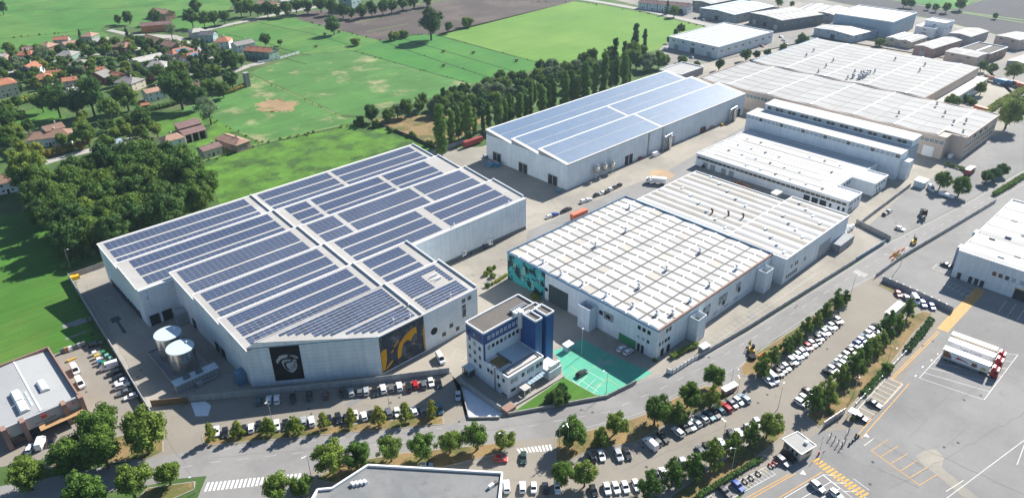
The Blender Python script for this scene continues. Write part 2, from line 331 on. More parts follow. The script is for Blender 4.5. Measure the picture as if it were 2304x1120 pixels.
field('villa_lawn', [(73.32, 543.10), (92.55, 546.57), (97.28, 514.73), (87.54, 492.43), (72.53, 504.98), (66.12, 502.71)], 'meadow_lawn', 2)
bp = MB(); cx, cy = (203.21, 441.40)
bp.face([(cx+rnd(.62, 1.2)*13*cos(a*pi/30), cy+rnd(.62, 1.2)*17*sin(a*pi/30), 4.6*LV) for a in range(60)]); tag(bp.build('bare_patch', 'bare_patch'), kind='structure')
for i, pl in enumerate([[(316.88, 526.63), (320.94, 456.04), (324.66, 393.09)], [(352.34, 540.68), (348.30, 469.45), (344.78, 390.39)], [(371.19, 530.92), (369.76, 467.78), (368.74, 391.28)], [(400.26, 522.92), (398.65, 451.16), (399.37, 388.77)],
        [(222.24, 523.26), (223.07, 455.40), (221.82, 392.26)], [(260.93, 576.35), (268.29, 517.32)], [(267.76, 658.27), (278.56, 603.31), (279.17, 558.15)], [(311.44, 681.54), (323.57, 607.14), (325.27, 537.03)], [(116.72, 785.87), (156.15, 772.71), (189.18, 769.85)], [(144.64, 920.64), (177.95, 906.09), (232.59, 857.22), (293.66, 835.75)], [(123.87, 379.62), (163.09, 381.38), (212.13, 375.60)], [(275.85, 582.17), (283.78, 537.64)]]):
    tag(ribbon(MB(), pl, 1.3, 6*LV+i*.0006).build('ditch', 'ditch'), kind='structure')
for i, (pl, wd) in enumerate([([(276.99, 548.33), (318.40, 548.17), (319.53, 528.09)], 2.2), ([(123.86, 381.35), (163.52, 383.87), (213.01, 378.04)], 2.5), ([(222.61, 526.21), (222.88, 461.24), (221.82, 392.26)], 1.6), ([(263.90, 341.58), (285.94, 329.21), (377.31, 312.93)], 4), ([(827.30, 241.82), (827.18, 178.02), (880.03, 87.79)], 5), ([(846.00, 319.67), (828.79, 259.08), (814.50, 174.60)], 4), ([(336.32, 637.58), (348.19, 594.76)], 2), ([(376.19, 616.29), (432.62, 622.99), (467.86, 625.16)], 1.6), ([(362.99, 577.41), (409.80, 576.98)], 1.6)]):
    tag(ribbon(MB(), pl, wd, 7*LV+i*.0006).build('path', 'path'), kind='structure')
# yards, lots and roads
sheet('concrete_yard', [(40.40, 300.78), (53.95, 299.75), (124.63, 313.84), (219.98, 312.43), (230.08, 305.34), (250.95, 291.52), (409.17, 303.38), (450.17, 310.45), (494.70, 301.19), (630.12, 278.35), (633.87, 153.80), (554.18, 104.47), (431.78, 71.50), (365.33, 78.46), (303.60, 87.34), (298.94, 88.03), (161.61, 100.03), (151.70, 104.66), (139.53, 105.80), (109.93, 122.10), (102.01, 129.17), (112.09, 148.86), (45.16, 193.84), (34.11, 194.83)], 'concrete_yard', 4)
sheet('industrial_ground', [(497.23, 352.74), (537.71, 368.67), (595.48, 368.97), (629.20, 474.56), (642.65, 553.23), (745.20, 564.80), (835.81, 462.60), (799.94, 392.60), (784.36, 330.24), (772.44, 238.78), (734.96, 153.17), (716.77, 89.29), (525.40, 52.30), (544.08, 101.75), (631.34, 154.55), (626.08, 275.56), (499.34, 300.23), (452.13, 311.88)], 'asphalt_far', 4)
sheet('inner_street', [(198.26, 201.34), (262.88, 200.54), (296.63, 198.49), (400.09, 207.73), (382.99, 191.96), (311.95, 189.28), (264.54, 188.16), (183.48, 188.13)], 'asphalt_yard', 5)
sheet('east_lot', [(303.46, 99.32), (363.32, 102.74), (390.42, 99.02), (423.31, 98.35), (524.86, 96.57), (431.12, 71.32), (365.33, 78.46), (303.60, 87.34), (298.94, 88.03)], 'asphalt_yard', 5)
sheet('front_lot', [(34.26, 195.22), (44.99, 193.44), (111.66, 148.34), (109.89, 140.64), (101.62, 127.69), (95.32, 131.40), (71.13, 148.98), (41.14, 170.85), (27.15, 178.34)], 'asphalt_lot', 4)
sheet('side_lot', [(19.96, 249.76), (33.94, 247.36), (33.68, 194.71), (32.75, 190.36), (16.63, 195.78), (6.84, 198.01), (-3.93, 203.73), (-17.65, 214.62), (-12.38, 249.92), (-0.16, 221.91)], 'asphalt_lot', 3)
sheet('parking_ground', [(56.93, 142.56), (65.54, 139.95), (80.34, 131.14), (105.33, 112.98), (115.70, 105.26), (126.23, 100.21), (136.32, 95.73), (142.29, 93.74), (154.96, 91.84), (166.16, 88.67), (171.84, 82.62), (181.06, 85.40), (210.59, 84.83), (245.74, 82.40), (253.82, 81.49), (269.62, 79.28), (267.23, 52.15), (264.99, 49.11), (183.22, 45.56), (171.69, 54.09), (142.15, 56.85), (115.85, 58.61), (29.37, 135.82), (29.66, 152.47), (33.93, 155.54)], 'asphalt_lot', 4)
sheet('logistics_yard', [(269.62, 79.28), (376.33, 69.11), (407.41, 64.94), (388.10, 29.02), (173.86, -13.97), (100.85, 55.72), (142.15, 56.85), (171.69, 54.09), (183.22, 45.56), (264.99, 49.11), (267.23, 52.15)], 'asphalt_yard', 3)
RU = [(-28.08, 209.70), (-5.56, 195.85), (5.79, 189.53), (18.63, 183.05), (27.15, 178.34), (41.14, 170.85), (71.13, 148.98), (95.32, 131.40), (101.62, 127.69), (109.70, 122.05), (139.37, 105.66), (151.53, 104.52), (168.14, 98.45), (179.36, 97.43), (200.81, 94.62), (273.79, 89.11), (298.55, 87.86), (303.20, 87.17), (364.81, 78.29), (430.46, 71.15), (670.26, 30.50)]
RD = [(-29.27, 199.14), (-7.24, 187.75), (4.32, 179.73), (13.63, 174.33), (23.09, 168.65), (30.21, 165.28), (36.21, 160.85), (56.93, 142.56), (65.54, 139.95), (80.34, 131.14), (105.33, 112.98), (115.70, 105.26), (126.23, 100.21), (136.32, 95.73), (142.29, 93.74), (154.96, 91.84), (166.16, 88.67), (171.84, 82.62), (181.06, 85.40), (188.01, 86.46), (195.22, 86.23), (210.59, 84.83), (228.27, 82.94), (245.74, 82.40), (253.82, 81.49), (269.62, 79.28), (292.77, 78.25), (376.33, 69.11), (407.41, 64.94), (600.86, 21.82)]
sheet('main_road', RU+RD[::-1], 'asphalt_road', 5)
sheet('road', [(36.21, 160.85), (56.93, 142.56), (55.20, 138.35), (42.32, 128.87), (23.33, 139.83), (30.26, 153.90)], 'asphalt_road', 6)
for nm, pts, wd in (('village_road', [(30.64, 426.67), (43.08, 430.58), (54.99, 438.40), (63.67, 439.27), (77.47, 441.69), (89.99, 441.46), (113.64, 443.71)], 7), ('village_road', [(207.96, 534.13), (220.37, 538.56), (234.44, 545.58), (246.56, 546.23)], 7), ('country_road', [(250.63, 685.28), (269.87, 691.31), (309.32, 700.43), (359.35, 709.55), (393.30, 710.70)], 8),
                    ('country_road', [(613.33, 553.21), (616.78, 510.72), (616.57, 464.73), (608.40, 412.81), (602.87, 371.91)], 9), ('village_road', [(197.74, 753.52), (204.71, 721.53), (217.80, 703.55), (232.24, 679.51), (225.73, 607.43), (219.18, 575.32)], 6), ('village_road', [(109.85, 665.82), (155.30, 667.67), (173.35, 659.67), (176.74, 599.35), (191.41, 550.54)], 5)):
    tag(ribbon(MB(), pts, wd, 8*LV).build(nm, 'village_road'), kind='structure')
sheet('garden_court', [(221.96, 704.23), (234.93, 686.36), (226.90, 670.86), (214.17, 688.24)], 'village_road', 7)
# verges with kerbs
def verge(name, poly, m='dry_grass', h=.12):
    a = sum(poly[i][0]*poly[(i+1) % len(poly)][1]-poly[(i+1) % len(poly)][0]*poly[i][1] for i in range(len(poly)))
    if a < 0: poly = poly[::-1]
    cx = sum(p[0] for p in poly)/len(poly); cy = sum(p[1] for p in poly)/len(poly)
    b = MB(); b.mk(0).prism(poly, 0, h, top=True)
    inner = []
    n = len(poly)
    for i in range(n):
        p0, p1, p2 = poly[i-1], poly[i], poly[(i+1) % n]
        d1 = hypot(p1[0]-p0[0], p1[1]-p0[1]) or 1; d2 = hypot(p2[0]-p1[0], p2[1]-p1[1]) or 1
        n1 = (-(p1[1]-p0[1])/d1, (p1[0]-p0[0])/d1); n2 = (-(p2[1]-p1[1])/d2, (p2[0]-p1[0])/d2)
        k = max(.5, 1+n1[0]*n2[0]+n1[1]*n2[1]); inner.append((p1[0]+.25*(n1[0]+n2[0])/k, p1[1]+.25*(n1[1]+n2[1])/k))
    o = b.build(name, 'kerb'); tag(o, kind='structure')
    c = MB(); c.face([(x, y, h+.006) for x, y in inner]); c.build('grass_strip', m, o)
    return o
verge('verge', [(41.51, 176.62), (43.39, 176.07), (73.31, 152.50), (97.10, 135.75), (96.76, 133.41), (95.36, 131.87), (71.42, 149.46), (41.43, 171.53), (40.62, 173.28)])
verge('verge', [(115.13, 105.07), (125.82, 99.84), (135.87, 95.37), (141.82, 93.38), (154.45, 91.47), (165.61, 88.31), (170.67, 82.85), (169.29, 80.09), (165.93, 79.89), (152.35, 83.55), (142.69, 86.23), (130.52, 87.86), (118.95, 94.86), (108.76, 96.97), (108.71, 99.29)])
verge('verge', [(120.91, 69.64), (137.64, 67.74), (156.29, 65.12), (166.91, 63.78), (164.34, 60.13), (149.35, 61.07), (133.09, 63.39), (121.58, 64.56)])
verge('verge', [(181.57, 85.54), (188.11, 86.36), (209.98, 84.33), (244.86, 81.98), (248.55, 80.97), (244.77, 78.72), (233.78, 79.60), (210.62, 79.41), (188.33, 79.36), (182.38, 80.07), (178.51, 82.55)])
verge('verge', [(175.86, 59.92), (187.75, 59.79), (197.83, 59.74), (222.60, 59.54), (234.55, 59.59), (248.86, 59.97), (257.82, 57.21), (259.21, 53.89), (242.18, 54.05), (218.27, 52.49), (196.73, 52.60), (184.06, 52.33), (173.88, 54.78)])
verge('verge', [(56.68, 139.52), (65.18, 139.38), (80.04, 130.72), (104.72, 113.07), (104.73, 110.87), (98.31, 112.27), (85.02, 118.57), (75.03, 125.45), (60.54, 133.66)])
verge('verge', [(4.48, 195.24), (26.51, 178.25), (31.10, 178.07), (34.60, 188.06), (32.96, 190.94), (16.58, 195.59), (6.80, 197.83)])
verge('verge', [(22.80, 167.86), (33.24, 161.08), (31.93, 158.50), (26.51, 159.12), (18.20, 164.43)])
verge('verge', [(264.10, 76.42), (266.67, 75.29), (263.70, 54.74), (260.47, 54.65), (262.31, 67.68)])
verge('office_lawn', [(112.39, 121.62), (139.55, 106.35), (137.60, 109.37), (136.70, 121.96), (114.95, 121.59)], 'meadow_lawn', .25)
sheet('green_paint', [(144.13, 134.02), (151.37, 131.87), (156.59, 131.77), (156.38, 124.63), (157.33, 114.82), (158.70, 105.44), (158.93, 103.66), (151.60, 104.76), (139.91, 106.29), (137.50, 109.18), (136.95, 122.19), (141.57, 127.85)], 'paint_green', 6)
sheet('white_ramp', [(111.25, 142.92), (112.65, 144.61), (111.17, 123.05), (109.71, 122.85), (102.97, 128.25), (102.89, 129.39)], 'paint_ramp', 8)
sheet('white_apron', [(45.09, 193.34), (48.62, 190.80), (49.05, 187.58), (46.45, 183.80), (43.66, 186.21)], 'paint_ramp', 8)
sheet('pale_patch', [(182.49, 30.94), (186.56, 30.09), (189.16, 28.07), (187.38, 25.10), (183.29, 24.47), (179.70, 25.25), (180.14, 27.94)], 'concrete_yard', 5)
sheet('pale_strip', [(179.70, 25.25), (183.29, 24.47), (178.37, 12.25), (175.52, 13.97)], 'concrete_yard', 5)
sheet('dark_patch', [(42.10, 258.46), (45.00, 258.42), (45.16, 255.13), (43.96, 254.74), (43.69, 245.20), (42.48, 245.62), (43.19, 254.71), (41.86, 254.83)], 'asphalt_dark', 6)

# ------------------------------------------------------------------ painted markings
def crosswalk(a0, a1, b0, b1, n, m, lv=9, duty=.55):
    b = MB()
    for i in range(n):
        t0 = i/(n-1+duty); t1 = (i+duty)/(n-1+duty)
        p, q, r_, s_ = lerp(a0, b0, t0), lerp(a0, b0, t1), lerp(a1, b1, t1), lerp(a1, b1, t0)
        b.face([(*p, lv*LV), (*q, lv*LV), (*r_, lv*LV), (*s_, lv*LV)])
    tag(b.build('crosswalk', m), kind='structure')
crosswalk((33.41, 156.03), (35.39, 158.38), (54.44, 141.01), (56.23, 143.23), 24, 'paint_white')
crosswalk((104.08, 109.82), (103.53, 107.98), (112.33, 104.32), (110.94, 102.29), 10, 'paint_white')
crosswalk((266.56, 86.93), (269.84, 86.61), (265.84, 82.01), (269.29, 81.93), 7, 'paint_worn', duty=.45)
crosswalk((159.76, 49.95), (162.34, 49.31), (156.57, 34.91), (159.86, 34.02), 14, 'paint_yellow')
crosswalk((250.60, 49.61), (250.86, 46.05), (289.41, 49.32), (288.53, 45.81), 30, 'paint_yellow', duty=.72)
mk = MB(); my = MB(); mw = MB()
def ln(b, p, q, wd=.14, lv=9): ribbon(b, [p, q], wd, lv*LV)
def ladder(b, a, c, d, e, n, wd=.13, rails=(1, 1)):
    if rails[0]: ln(b, a, d, wd)
    if rails[1]: ln(b, c, e, wd)
    for i in range(n+1): ln(b, lerp(a, d, i/n), lerp(c, e, i/n), wd, 9.3)
ladder(mk, (210.90, 50.59), (211.11, 45.68), (188.48, 50.39), (188.35, 45.83), 9)
ladder(mk, (241.10, 43.11), (253.90, 25.40), (218.09, 43.33), (221.55, 25.65), 6)
ladder(mw, (188.32, 101.59), (188.32, 98.75), (256.25, 98.80), (255.50, 96.20), 24, .12, (0, 1))
ladder(mw, (290.75, 81.73), (290.65, 84.40), (262.18, 83.71), (262.51, 86.15), 3, .1, (0, 0))
ladder(mk, (159.54, 43.01), (157.42, 45.48), (157.74, 33.80), (155.08, 35.53), 3)
ladder(mk, (157.19, 45.49), (142.57, 48.71), (156.06, 40.14), (143.47, 43.64), 2, .14, (1, 1))
ladder(mk, (148.63, 57.67), (148.30, 54.43), (127.91, 62.73), (128.41, 59.03), 16, .1)
ladder(mk, (286.47, 57.52), (284.18, 48.28), (282.70, 58.46), (279.87, 49.04), 1, .12, (1, 1))
for i in range(5): ln(mk, lerp((284.90, 56.34), (283.35, 49.09), i/4), lerp((281.64, 56.82), (279.16, 49.73), i/4), .12)
for i in range(5): ln(mk, lerp((287.07, 38.33), (287.22, 28.86), i/3), lerp((276.92, 38.01), (275.52, 28.58), i/3), .14)
ladder(mk, (292.08, 66.07), (292.51, 60.90), (297.02, 66.15), (296.66, 60.68), 2, .1)
ladder(mw, (117.80, 155.64), (118.39, 150.79), (121.96, 157.40), (122.46, 152.17), 2, .12)
for a, b in (((137.51, 118.59), (137.11, 109.84)), ((139.67, 118.65), (139.37, 109.98)), ((144.37, 119.40), (144.81, 111.88)), ((136.78, 116.60), (142.76, 117.21)), ((136.74, 113.38), (143.44, 114.42)), ((136.61, 110.32), (142.67, 111.53))): ln(mk, a, b, .1, 8)
for a, b in (((139.23, 111.87), (146.47, 111.81)), ((146.47, 111.81), (146.05, 107.09)), ((142.52, 124.36), (142.33, 121.05)), ((142.33, 121.05), (137.12, 121.71))): ln(my, a, b, .12, 8)
for a, b in (((249.15, 48.07), (210.95, 48.94)), ((249.15, 48.80), (210.99, 49.51)), ((211.73, 46.09), (178.42, 45.64)), ((213.12, 44.46), (178.46, 44.37)), ((210.95, 48.94), (211.73, 46.09)), ((150.99, 51.86), (134.86, 55.68)), ((152.50, 50.85), (136.03, 54.56)), ((158.16, 46.09), (141.04, 49.77)), ((175.61, 40.34), (172.40, 25.98))): ln(my, a, b, .22)
for a, b in (((175.61, 40.34), (183.46, 38.83)), ((175.29, 37.49), (182.75, 35.88)), ((174.82, 34.50), (181.75, 32.81)), ((174.02, 31.57), (181.07, 29.99)), ((173.45, 28.83), (180.59, 27.07)), ((172.56, 26.04), (179.69, 24.27))): ln(my, a, b, .16, 9.3)
for a, b in (((161.92, 39.21), (161.05, 34.53)), ((176.05, 42.54), (181.11, 41.82)), ((175.08, 20.48), (182.55, 18.61)), ((172.89, 19.51), (210.94, 12.01)), ((209.06, 11.39), (199.04, 10.52))): ln(mw, a, b, .25)
for p in ((180.62, 43.78), (154.21, 49.43)):
    mk.face([(p[0]-.2, p[1]-.9, 9*LV), (p[0]+.9, p[1]+.6, 9*LV), (p[0]-1.0, p[1]+.5, 9*LV)])
for p in ((233.71, 55.06), (230.39, 44.07), (224.68, 44.74), (218.36, 44.56), (235.36, 43.90)):
    mk.face([(p[0]-.5, p[1]-.2, 9*LV), (p[0]+.5, p[1]-.2, 9*LV), (p[0]+.5, p[1]+.2, 9*LV), (p[0]-.5, p[1]+.2, 9*LV)])
def dashes(b, pts, on, off, wd, lv=9):
    acc = 0; seg = []
    for p, q in zip(pts, pts[1:]):
        d = hypot(q[0]-p[0], q[1]-p[1]); t = -acc
        while t < d:
            a, c = max(t, 0), min(t+on, d)
            if c > a: ln(b, lerp(p, q, a/d), lerp(p, q, c/d), wd, lv)
            t += on+off
        acc = (d-(t-on-off)) if t > d else 0
        acc = acc % (on+off)
dashes(mw, [(-6.47, 191.48), (16.89, 177.59), (38.70, 165.20), (68.27, 144.37), (91.99, 127.25), (108.24, 116.44), (134.75, 101.78), (156.95, 96.63), (177.19, 93.60), (200.47, 90.97), (268.07, 85.46), (296.32, 83.09), (353.80, 74.68), (417.11, 67.55)], 3, 4.5, .13)
dashes(mw, [(40.63, 169.66), (70.45, 147.89), (94.61, 130.52)], 2, 2, .14)
dashes(mw, [(101.61, 126.66), (109.19, 121.49), (138.90, 105.27), (151.01, 104.12), (167.57, 98.05), (199.88, 94.06), (272.40, 88.49), (301.61, 86.52), (362.77, 77.62), (427.86, 70.45)], 300, .1, .11)
dashes(mw, [(116.22, 105.76), (136.92, 96.21), (142.92, 94.22), (155.65, 92.33), (166.90, 89.16), (181.25, 86.17), (211.57, 85.36), (246.93, 82.96), (270.96, 79.85), (377.92, 69.58), (409.80, 65.58)], 300, .1, .11)
dashes(mw, [(41.25, 287.17), (40.28, 271.02), (39.18, 252.51), (37.00, 223.56), (35.76, 202.30)], 300, .1, .1)
dashes(mw, [(50.32, 282.90), (48.84, 258.71), (47.52, 237.14)], 300, .1, .1)
for k, c in enumerate([(290.90, 197.64), (273.40, 207.64)]):
    b = my if k == 0 else mw; R = 6.2 if k == 0 else 5
    for i in range(28):
        ln(b, (c[0]+R*cos(i*pi/14), c[1]+R*sin(i*pi/14)), (c[0]+R*cos((i+1)*pi/14), c[1]+R*sin((i+1)*pi/14)), .15)
    if k == 0:
        for i in range(-3, 4):
            h = math.sqrt(R*R-(i*1.6)**2); ln(my, (c[0]-h, c[1]+i*1.6), (c[0]+h, c[1]+i*1.6), .55)
rs = random.Random(21); ts = MB(); tp = MB(); dr = MB()
for c in ((195.05, 24.81), (219.97, 26.89), (241.49, 50.40), (276.85, 38.86), (260.93, 62.31), (167.88, 37.01), (94.85, 130.81), (53.56, 160.39), (70.06, 139.80), (127.36, 107.52), (174.22, 91.66), (225.98, 87.91), (146.62, 81.17), (126.04, 81.56), (171.10, 73.79), (216.27, 74.68), (69.39, 163.14), (92.28, 149.45), (174.46, 186.67), (208.52, 191.39), (42.45, 273.07), (35.66, 215.53), (18.66, 220.12), (23.68, 206.99), (326.02, 89.26), (309.01, 88.23), (319.16, 197.50), (352.12, 202.11)):
    for k in range(2):
        x, y = c[0]+rs.uniform(-5, 5), c[1]+rs.uniform(-5, 5); dr.face([(x+.42*cos(a*pi/5), y+.42*sin(a*pi/5), 9.8*LV) for a in range(10)])
tag(dr.build('drain_cover', 'asphalt_dark'), kind='structure')
for k in range(30):      # tyre marks
    c = rs.choice([(209.55, 26.02), (245.98, 32.36), (277.32, 63.66), (180.03, 25.37), (163.51, 182.76), (227.14, 197.70), (38.54, 245.79), (338.03, 90.00), (299.30, 183.94), (37.25, 183.48)]); x, y = c[0]+rs.uniform(-16, 16), c[1]+rs.uniform(-12, 12); an = rs.choice([0, .3, 1.5, -.2, 1.2])+rs.uniform(-.15, .15); pts = []
    for q in range(9): pts.append((x, y)); x += 1.6*cos(an); y += 1.6*sin(an); an += rs.uniform(-.03, .08)
    ribbon(ts, pts, .11, 9.5*LV+k*.00002)
def seam(p, q, wob=.5):
    pts = [p]; d = hypot(q[0]-p[0], q[1]-p[1]); n = max(2, int(d/3))
    for i in range(1, n+1):
        c = lerp(p, q, i/n); pts.append((c[0]+rs.uniform(-wob, wob), c[1]+rs.uniform(-wob, wob)))
    ribbon(ts, pts, .09, 9.6*LV)
for a, b in (((186.90, 32.62), (189.03, 6.11)), ((180.47, 42.44), (179.97, 27.65)), ((190.69, 54.99), (284.23, 31.75)), ((241.62, 43.29), (239.51, 19.70)), ((266.31, 74.29), (336.08, 56.42)), ((165.07, 31.11), (223.42, 15.37)), ((81.15, 133.96), (138.82, 99.78)), ((40.31, 165.97), (82.19, 135.41)), ((169.11, 95.00), (260.04, 87.15)), ((210.17, 195.67), (263.96, 195.86)), ((183.43, 193.45), (208.64, 194.20)), ((42.76, 290.19), (35.64, 203.83)), ((39.34, 267.86), (52.13, 263.73)), ((34.89, 238.78), (46.57, 234.48)), ((148.29, 183.82), (186.12, 190.84)), ((135.23, 87.04), (176.70, 77.06)), ((182.62, 77.38), (237.57, 76.73)), ((119.06, 83.74), (157.63, 73.20)), ((34.18, 188.99), (33.37, 161.39)), ((48.03, 183.63), (102.77, 145.13)), ((290.45, 89.83), (367.62, 80.96)), ((195.50, 101.94), (278.82, 95.85))): seam(a, b)
for k in range(46):
    c = rs.choice([(204.69, 28.06), (257.89, 34.61), (280.40, 69.80), (93.12, 128.66), (61.88, 150.02), (215.03, 90.66), (227.14, 197.70), (168.15, 187.84), (42.17, 257.23), (148.18, 82.26), (70.39, 164.89), (345.71, 88.95), (168.61, 38.54)]); x, y = c[0]+rs.uniform(-14, 14), c[1]+rs.uniform(-9, 9); a, b = rs.uniform(.6, 3.5), rs.uniform(.5, 1.6)
    tp.face([(x-a, y-b, 8.8*LV+k*.00004), (x+a, y-b, 8.8*LV+k*.00004), (x+a, y+b, 8.8*LV+k*.00004), (x-a, y+b, 8.8*LV+k*.00004)])
tag(ts.build('tar_seam', 'tar'), kind='structure'); tag(tp.build('repair_patch', 'asphalt_yard'), kind='structure')
tag(mk.build('lot_marking', 'paint_white'), kind='structure'); tag(my.build('yellow_marking', 'paint_yellow'), kind='structure'); tag(mw.build('road_marking', 'paint_worn'), kind='structure')

# ------------------------------------------------------------------ solar warehouse with saw-tooth roof (the large one)
PANEL = {}
def panelmesh(wd, ht, m):
    if (wd, ht, m) not in PANEL:
        b = MB(); a, c = wd/2, ht/2; b.mk(0).box(-a, a, -c, c, 0, .035, bottom=False)
        b.mk(1).face([(-a+.03, -c+.03, .037), (a-.03, -c+.03, .037), (a-.03, c-.03, .037), (-a+.03, c-.03, .037)])
        PANEL[(wd, ht, m)] = b.mesh('solar_panel', ['steel', m])
    return PANEL[(wd, ht, m)]
def solar_roof(parent, spots, wd, ht, m, keep=300):
    # spots: (x, y, z, tilt); the ones nearest the camera are parts of their own
    spots.sort(key=lambda s: s[0]**2+s[1]**2)
    me = panelmesh(wd, ht, m)
    for s in spots[:keep]: place('solar_panel', me, parent, s[:3], (s[3], 0, 0))
    b = MB(); a, c = wd/2, ht/2
    for x, y, z, t in spots[keep:]:
        ct, st = cos(t), sin(t)
        P = lambda dx, dy, dz: (x+dx, y+dy*ct-dz*st, z+dy*st+dz*ct)
        b.hexa([P(-a, -c, 0), P(a, -c, 0), P(a, c, 0), P(-a, c, 0)], [P(-a, -c, .035), P(a, -c, .035), P(a, c, .035), P(-a, c, .035)])
    if spots[keep:]: tag(b.build('solar_panels', m, parent), kind='stuff')
W1 = thing('solar_warehouse', 'large white warehouse with dark blue solar panels on saw-tooth roofs, beside two tanks', 'warehouse', (125, 225, 0))
ZE, ZP = 15.0, 17.0
RY = [285.3, 264.8, 244.8, 224.8, 204.7, 184.9, 163.4]     # saw-tooth ridges, y
XG = 113.2                                               # expansion joint
wall = MB().prism([(50.6, 285.3), (50.6, 243.2), (62.4, 243.2), (62.4, 186.8), (95.4, 163.4), (136.4, 163.4), (136.4, 203.3), (199.2, 203.3), (199.2, 285.3)], 0, ZE)
wall.build('wall', 'wall_panel', W1)
def tooth(x0, x1, y1, y0, nm='roof'):
    b = MB()      # roof plate falls from the ridge y1 (high) to the gutter y0 (low)
    b.mk(0).face([(x0-.25, y0, ZE+.02), (x1+.25, y0, ZE+.02), (x1+.25, y1, ZP), (x0-.25, y1, ZP)])
    b.mk(1).face([(x0, y0, ZE), (x0, y1, ZP-.15), (x0, y1, ZE)][::-1]).face([(x1, y0, ZE), (x1, y1, ZE), (x1, y1, ZP-.15)][::-1])
    b.face([(x0, y1, ZE), (x1, y1, ZE), (x1, y1, ZP-.1), (x0, y1, ZP-.1)][::-1])
    b.mk(2).hexa([(x0-.25, y1-.05, ZP-.25), (x1+.25, y1-.05, ZP-.25), (x1+.25, y1+.25, ZP-.25), (x0-.25, y1+.25, ZP-.25)], [(x0-.25, y1-.35, ZP+.1), (x1+.25, y1-.35, ZP+.1), (x1+.25, y1+.25, ZP+.14), (x0-.25, y1+.25, ZP+.14)])
    t = b.build(nm, ['roof_beige', 'wall_plain', 'trim_white'], W1)
    # end parapet on the +x side, its coping
    c = MB(); zs = (ZE+.02, ZP)
    c.hexa([(x1-.05, y0+.4, zs[0]), (x1+.3, y0+.4, zs[0]), (x1+.3, y1, zs[1]), (x1-.05, y1, zs[1])], [(x1-.05, y0+.4, zs[0]+.75), (x1+.3, y0+.4, zs[0]+.75), (x1+.3, y1, zs[1]+.75), (x1-.05, y1, zs[1]+.75)])
    c.build('parapet', 'trim_white', W1)
    g_ = MB(); g_.hexa([(x0-.28, y0, ZE-.05), (x0-.1, y0, ZE-.05), (x0-.1, y1, ZP-.05), (x0-.28, y1, ZP-.05)], [(x0-.28, y0, ZE+.2), (x0-.1, y0, ZE+.2), (x0-.1, y1, ZP+.18), (x0-.28, y1, ZP+.18)])
    g_.build('verge_trim', 'trim_white', W1)
ends = [(50.6, 199.2)]*2+[(62.4, 199.2)]*2+[(62.4, 136.4)]*1
for i, (xa, xb) in enumerate(ends):
    tooth(xa, XG-.5, RY[i], RY[i+1]); tooth(XG+.3, xb, RY[i], RY[i+1])
# last tooth is cut by the slanted facade
b = MB()
def zr(y): return ZE+.02+(ZP-ZE-.02)*(y-RY[6])/(RY[5]-RY[6])
px, py = 65.0, 184.9
b.mk(0).face([(95.4, 163.4, zr(163.4)), (XG-.5, 163.4, zr(163.4)), (XG-.5, py, ZP), (px, py, ZP)])
b.mk(1).face([(62.6, 186.6, ZE), (95.4, 163.4, ZE), (95.4, 163.4, zr(163.4)), (px, py-.05, ZP-.1)])
b.mk(0).hexa([(px, py-.05, ZP-.25), (XG-.2, py-.05, ZP-.25), (XG-.2, py+.25, ZP-.25), (px, py+.25, ZP-.25)], [(px, py-.35, ZP+.1), (XG-.2, py-.35, ZP+.1), (XG-.2, py+.25, ZP+.14), (px, py+.25, ZP+.14)])
b.mk(2).hexa([(62.2, 186.7, ZE-.12), (95.4, 163.2, ZE-.12), (95.5, 163.5, ZE-.12), (62.4, 187, ZE-.12)], [(62.2, 186.7, ZE+.06), (95.4, 163.2, ZE+.06), (95.5, 163.5, ZE+.06), (62.4, 187, ZE+.06)])
b.build('roof', ['roof_beige', 'wall_plain', 'gutter_blue'], W1)
tooth(XG+.3, 136.4, RY[5], RY[6])
MB().hexa([(XG-.55, 163.6, ZE+.02), (XG-.2, 163.6, ZE+.02), (XG-.2, RY[5], ZP), (XG-.55, RY[5], ZP)], [(XG-.55, 163.6, ZE+.77), (XG-.2, 163.6, ZE+.77), (XG-.2, RY[5], ZP+.75), (XG-.55, RY[5], ZP+.75)]).build('parapet', 'trim_white', W1)
MB().box(95.4, 136.7, 163.2, 163.42, ZE-.25, ZE+.22).build('eaves_trim', 'trim_white', W1)
MB().box(136.4, 199.5, 203.05, 203.32, ZE-.25, ZE+.22).build('eaves_trim', 'trim_white', W1)
MB().box(50.4, 62.4, 242.95, 243.22, ZE-.25, ZE+.22).build('eaves_trim', 'trim_white', W1)
TILT = atan2(ZP-ZE, 20.2)
BANDS = {0: (4, 4, 4), 1: (4, 4, 4), 2: (6, 5), 3: (4, 4, 4), 4: (4, 4, 4), 5: (8, 5)}
spots = []
def solar_rows(i, x0, x1, skip=()):
    y1, y0 = RY[i], RY[i+1]; L = y1-y0; nb = BANDS[i]; rows = sum(nb); gap = 1.0; pitch = min(1.40, (L-1.9-gap*(len(nb)-1))/rows)
    s = 1.15
    for bnd in nb:
        for k in range(bnd):
            yy = y1-s-pitch*(k+.5); zz = ZE+(ZP-ZE)*(yy-y0)/L+.10
            n = int((x1-x0)/2.03)
            for c in range(n):
                xx = x0+2.03*(c+.5)
                if any(a < xx < e for a, e in skip): continue
                if i == 5 and x0 < 100 and (yy-163.4) < (95.4-xx)*.72+2.6: continue
                spots.append((xx, yy, zz, TILT))
        s += pitch*bnd+gap
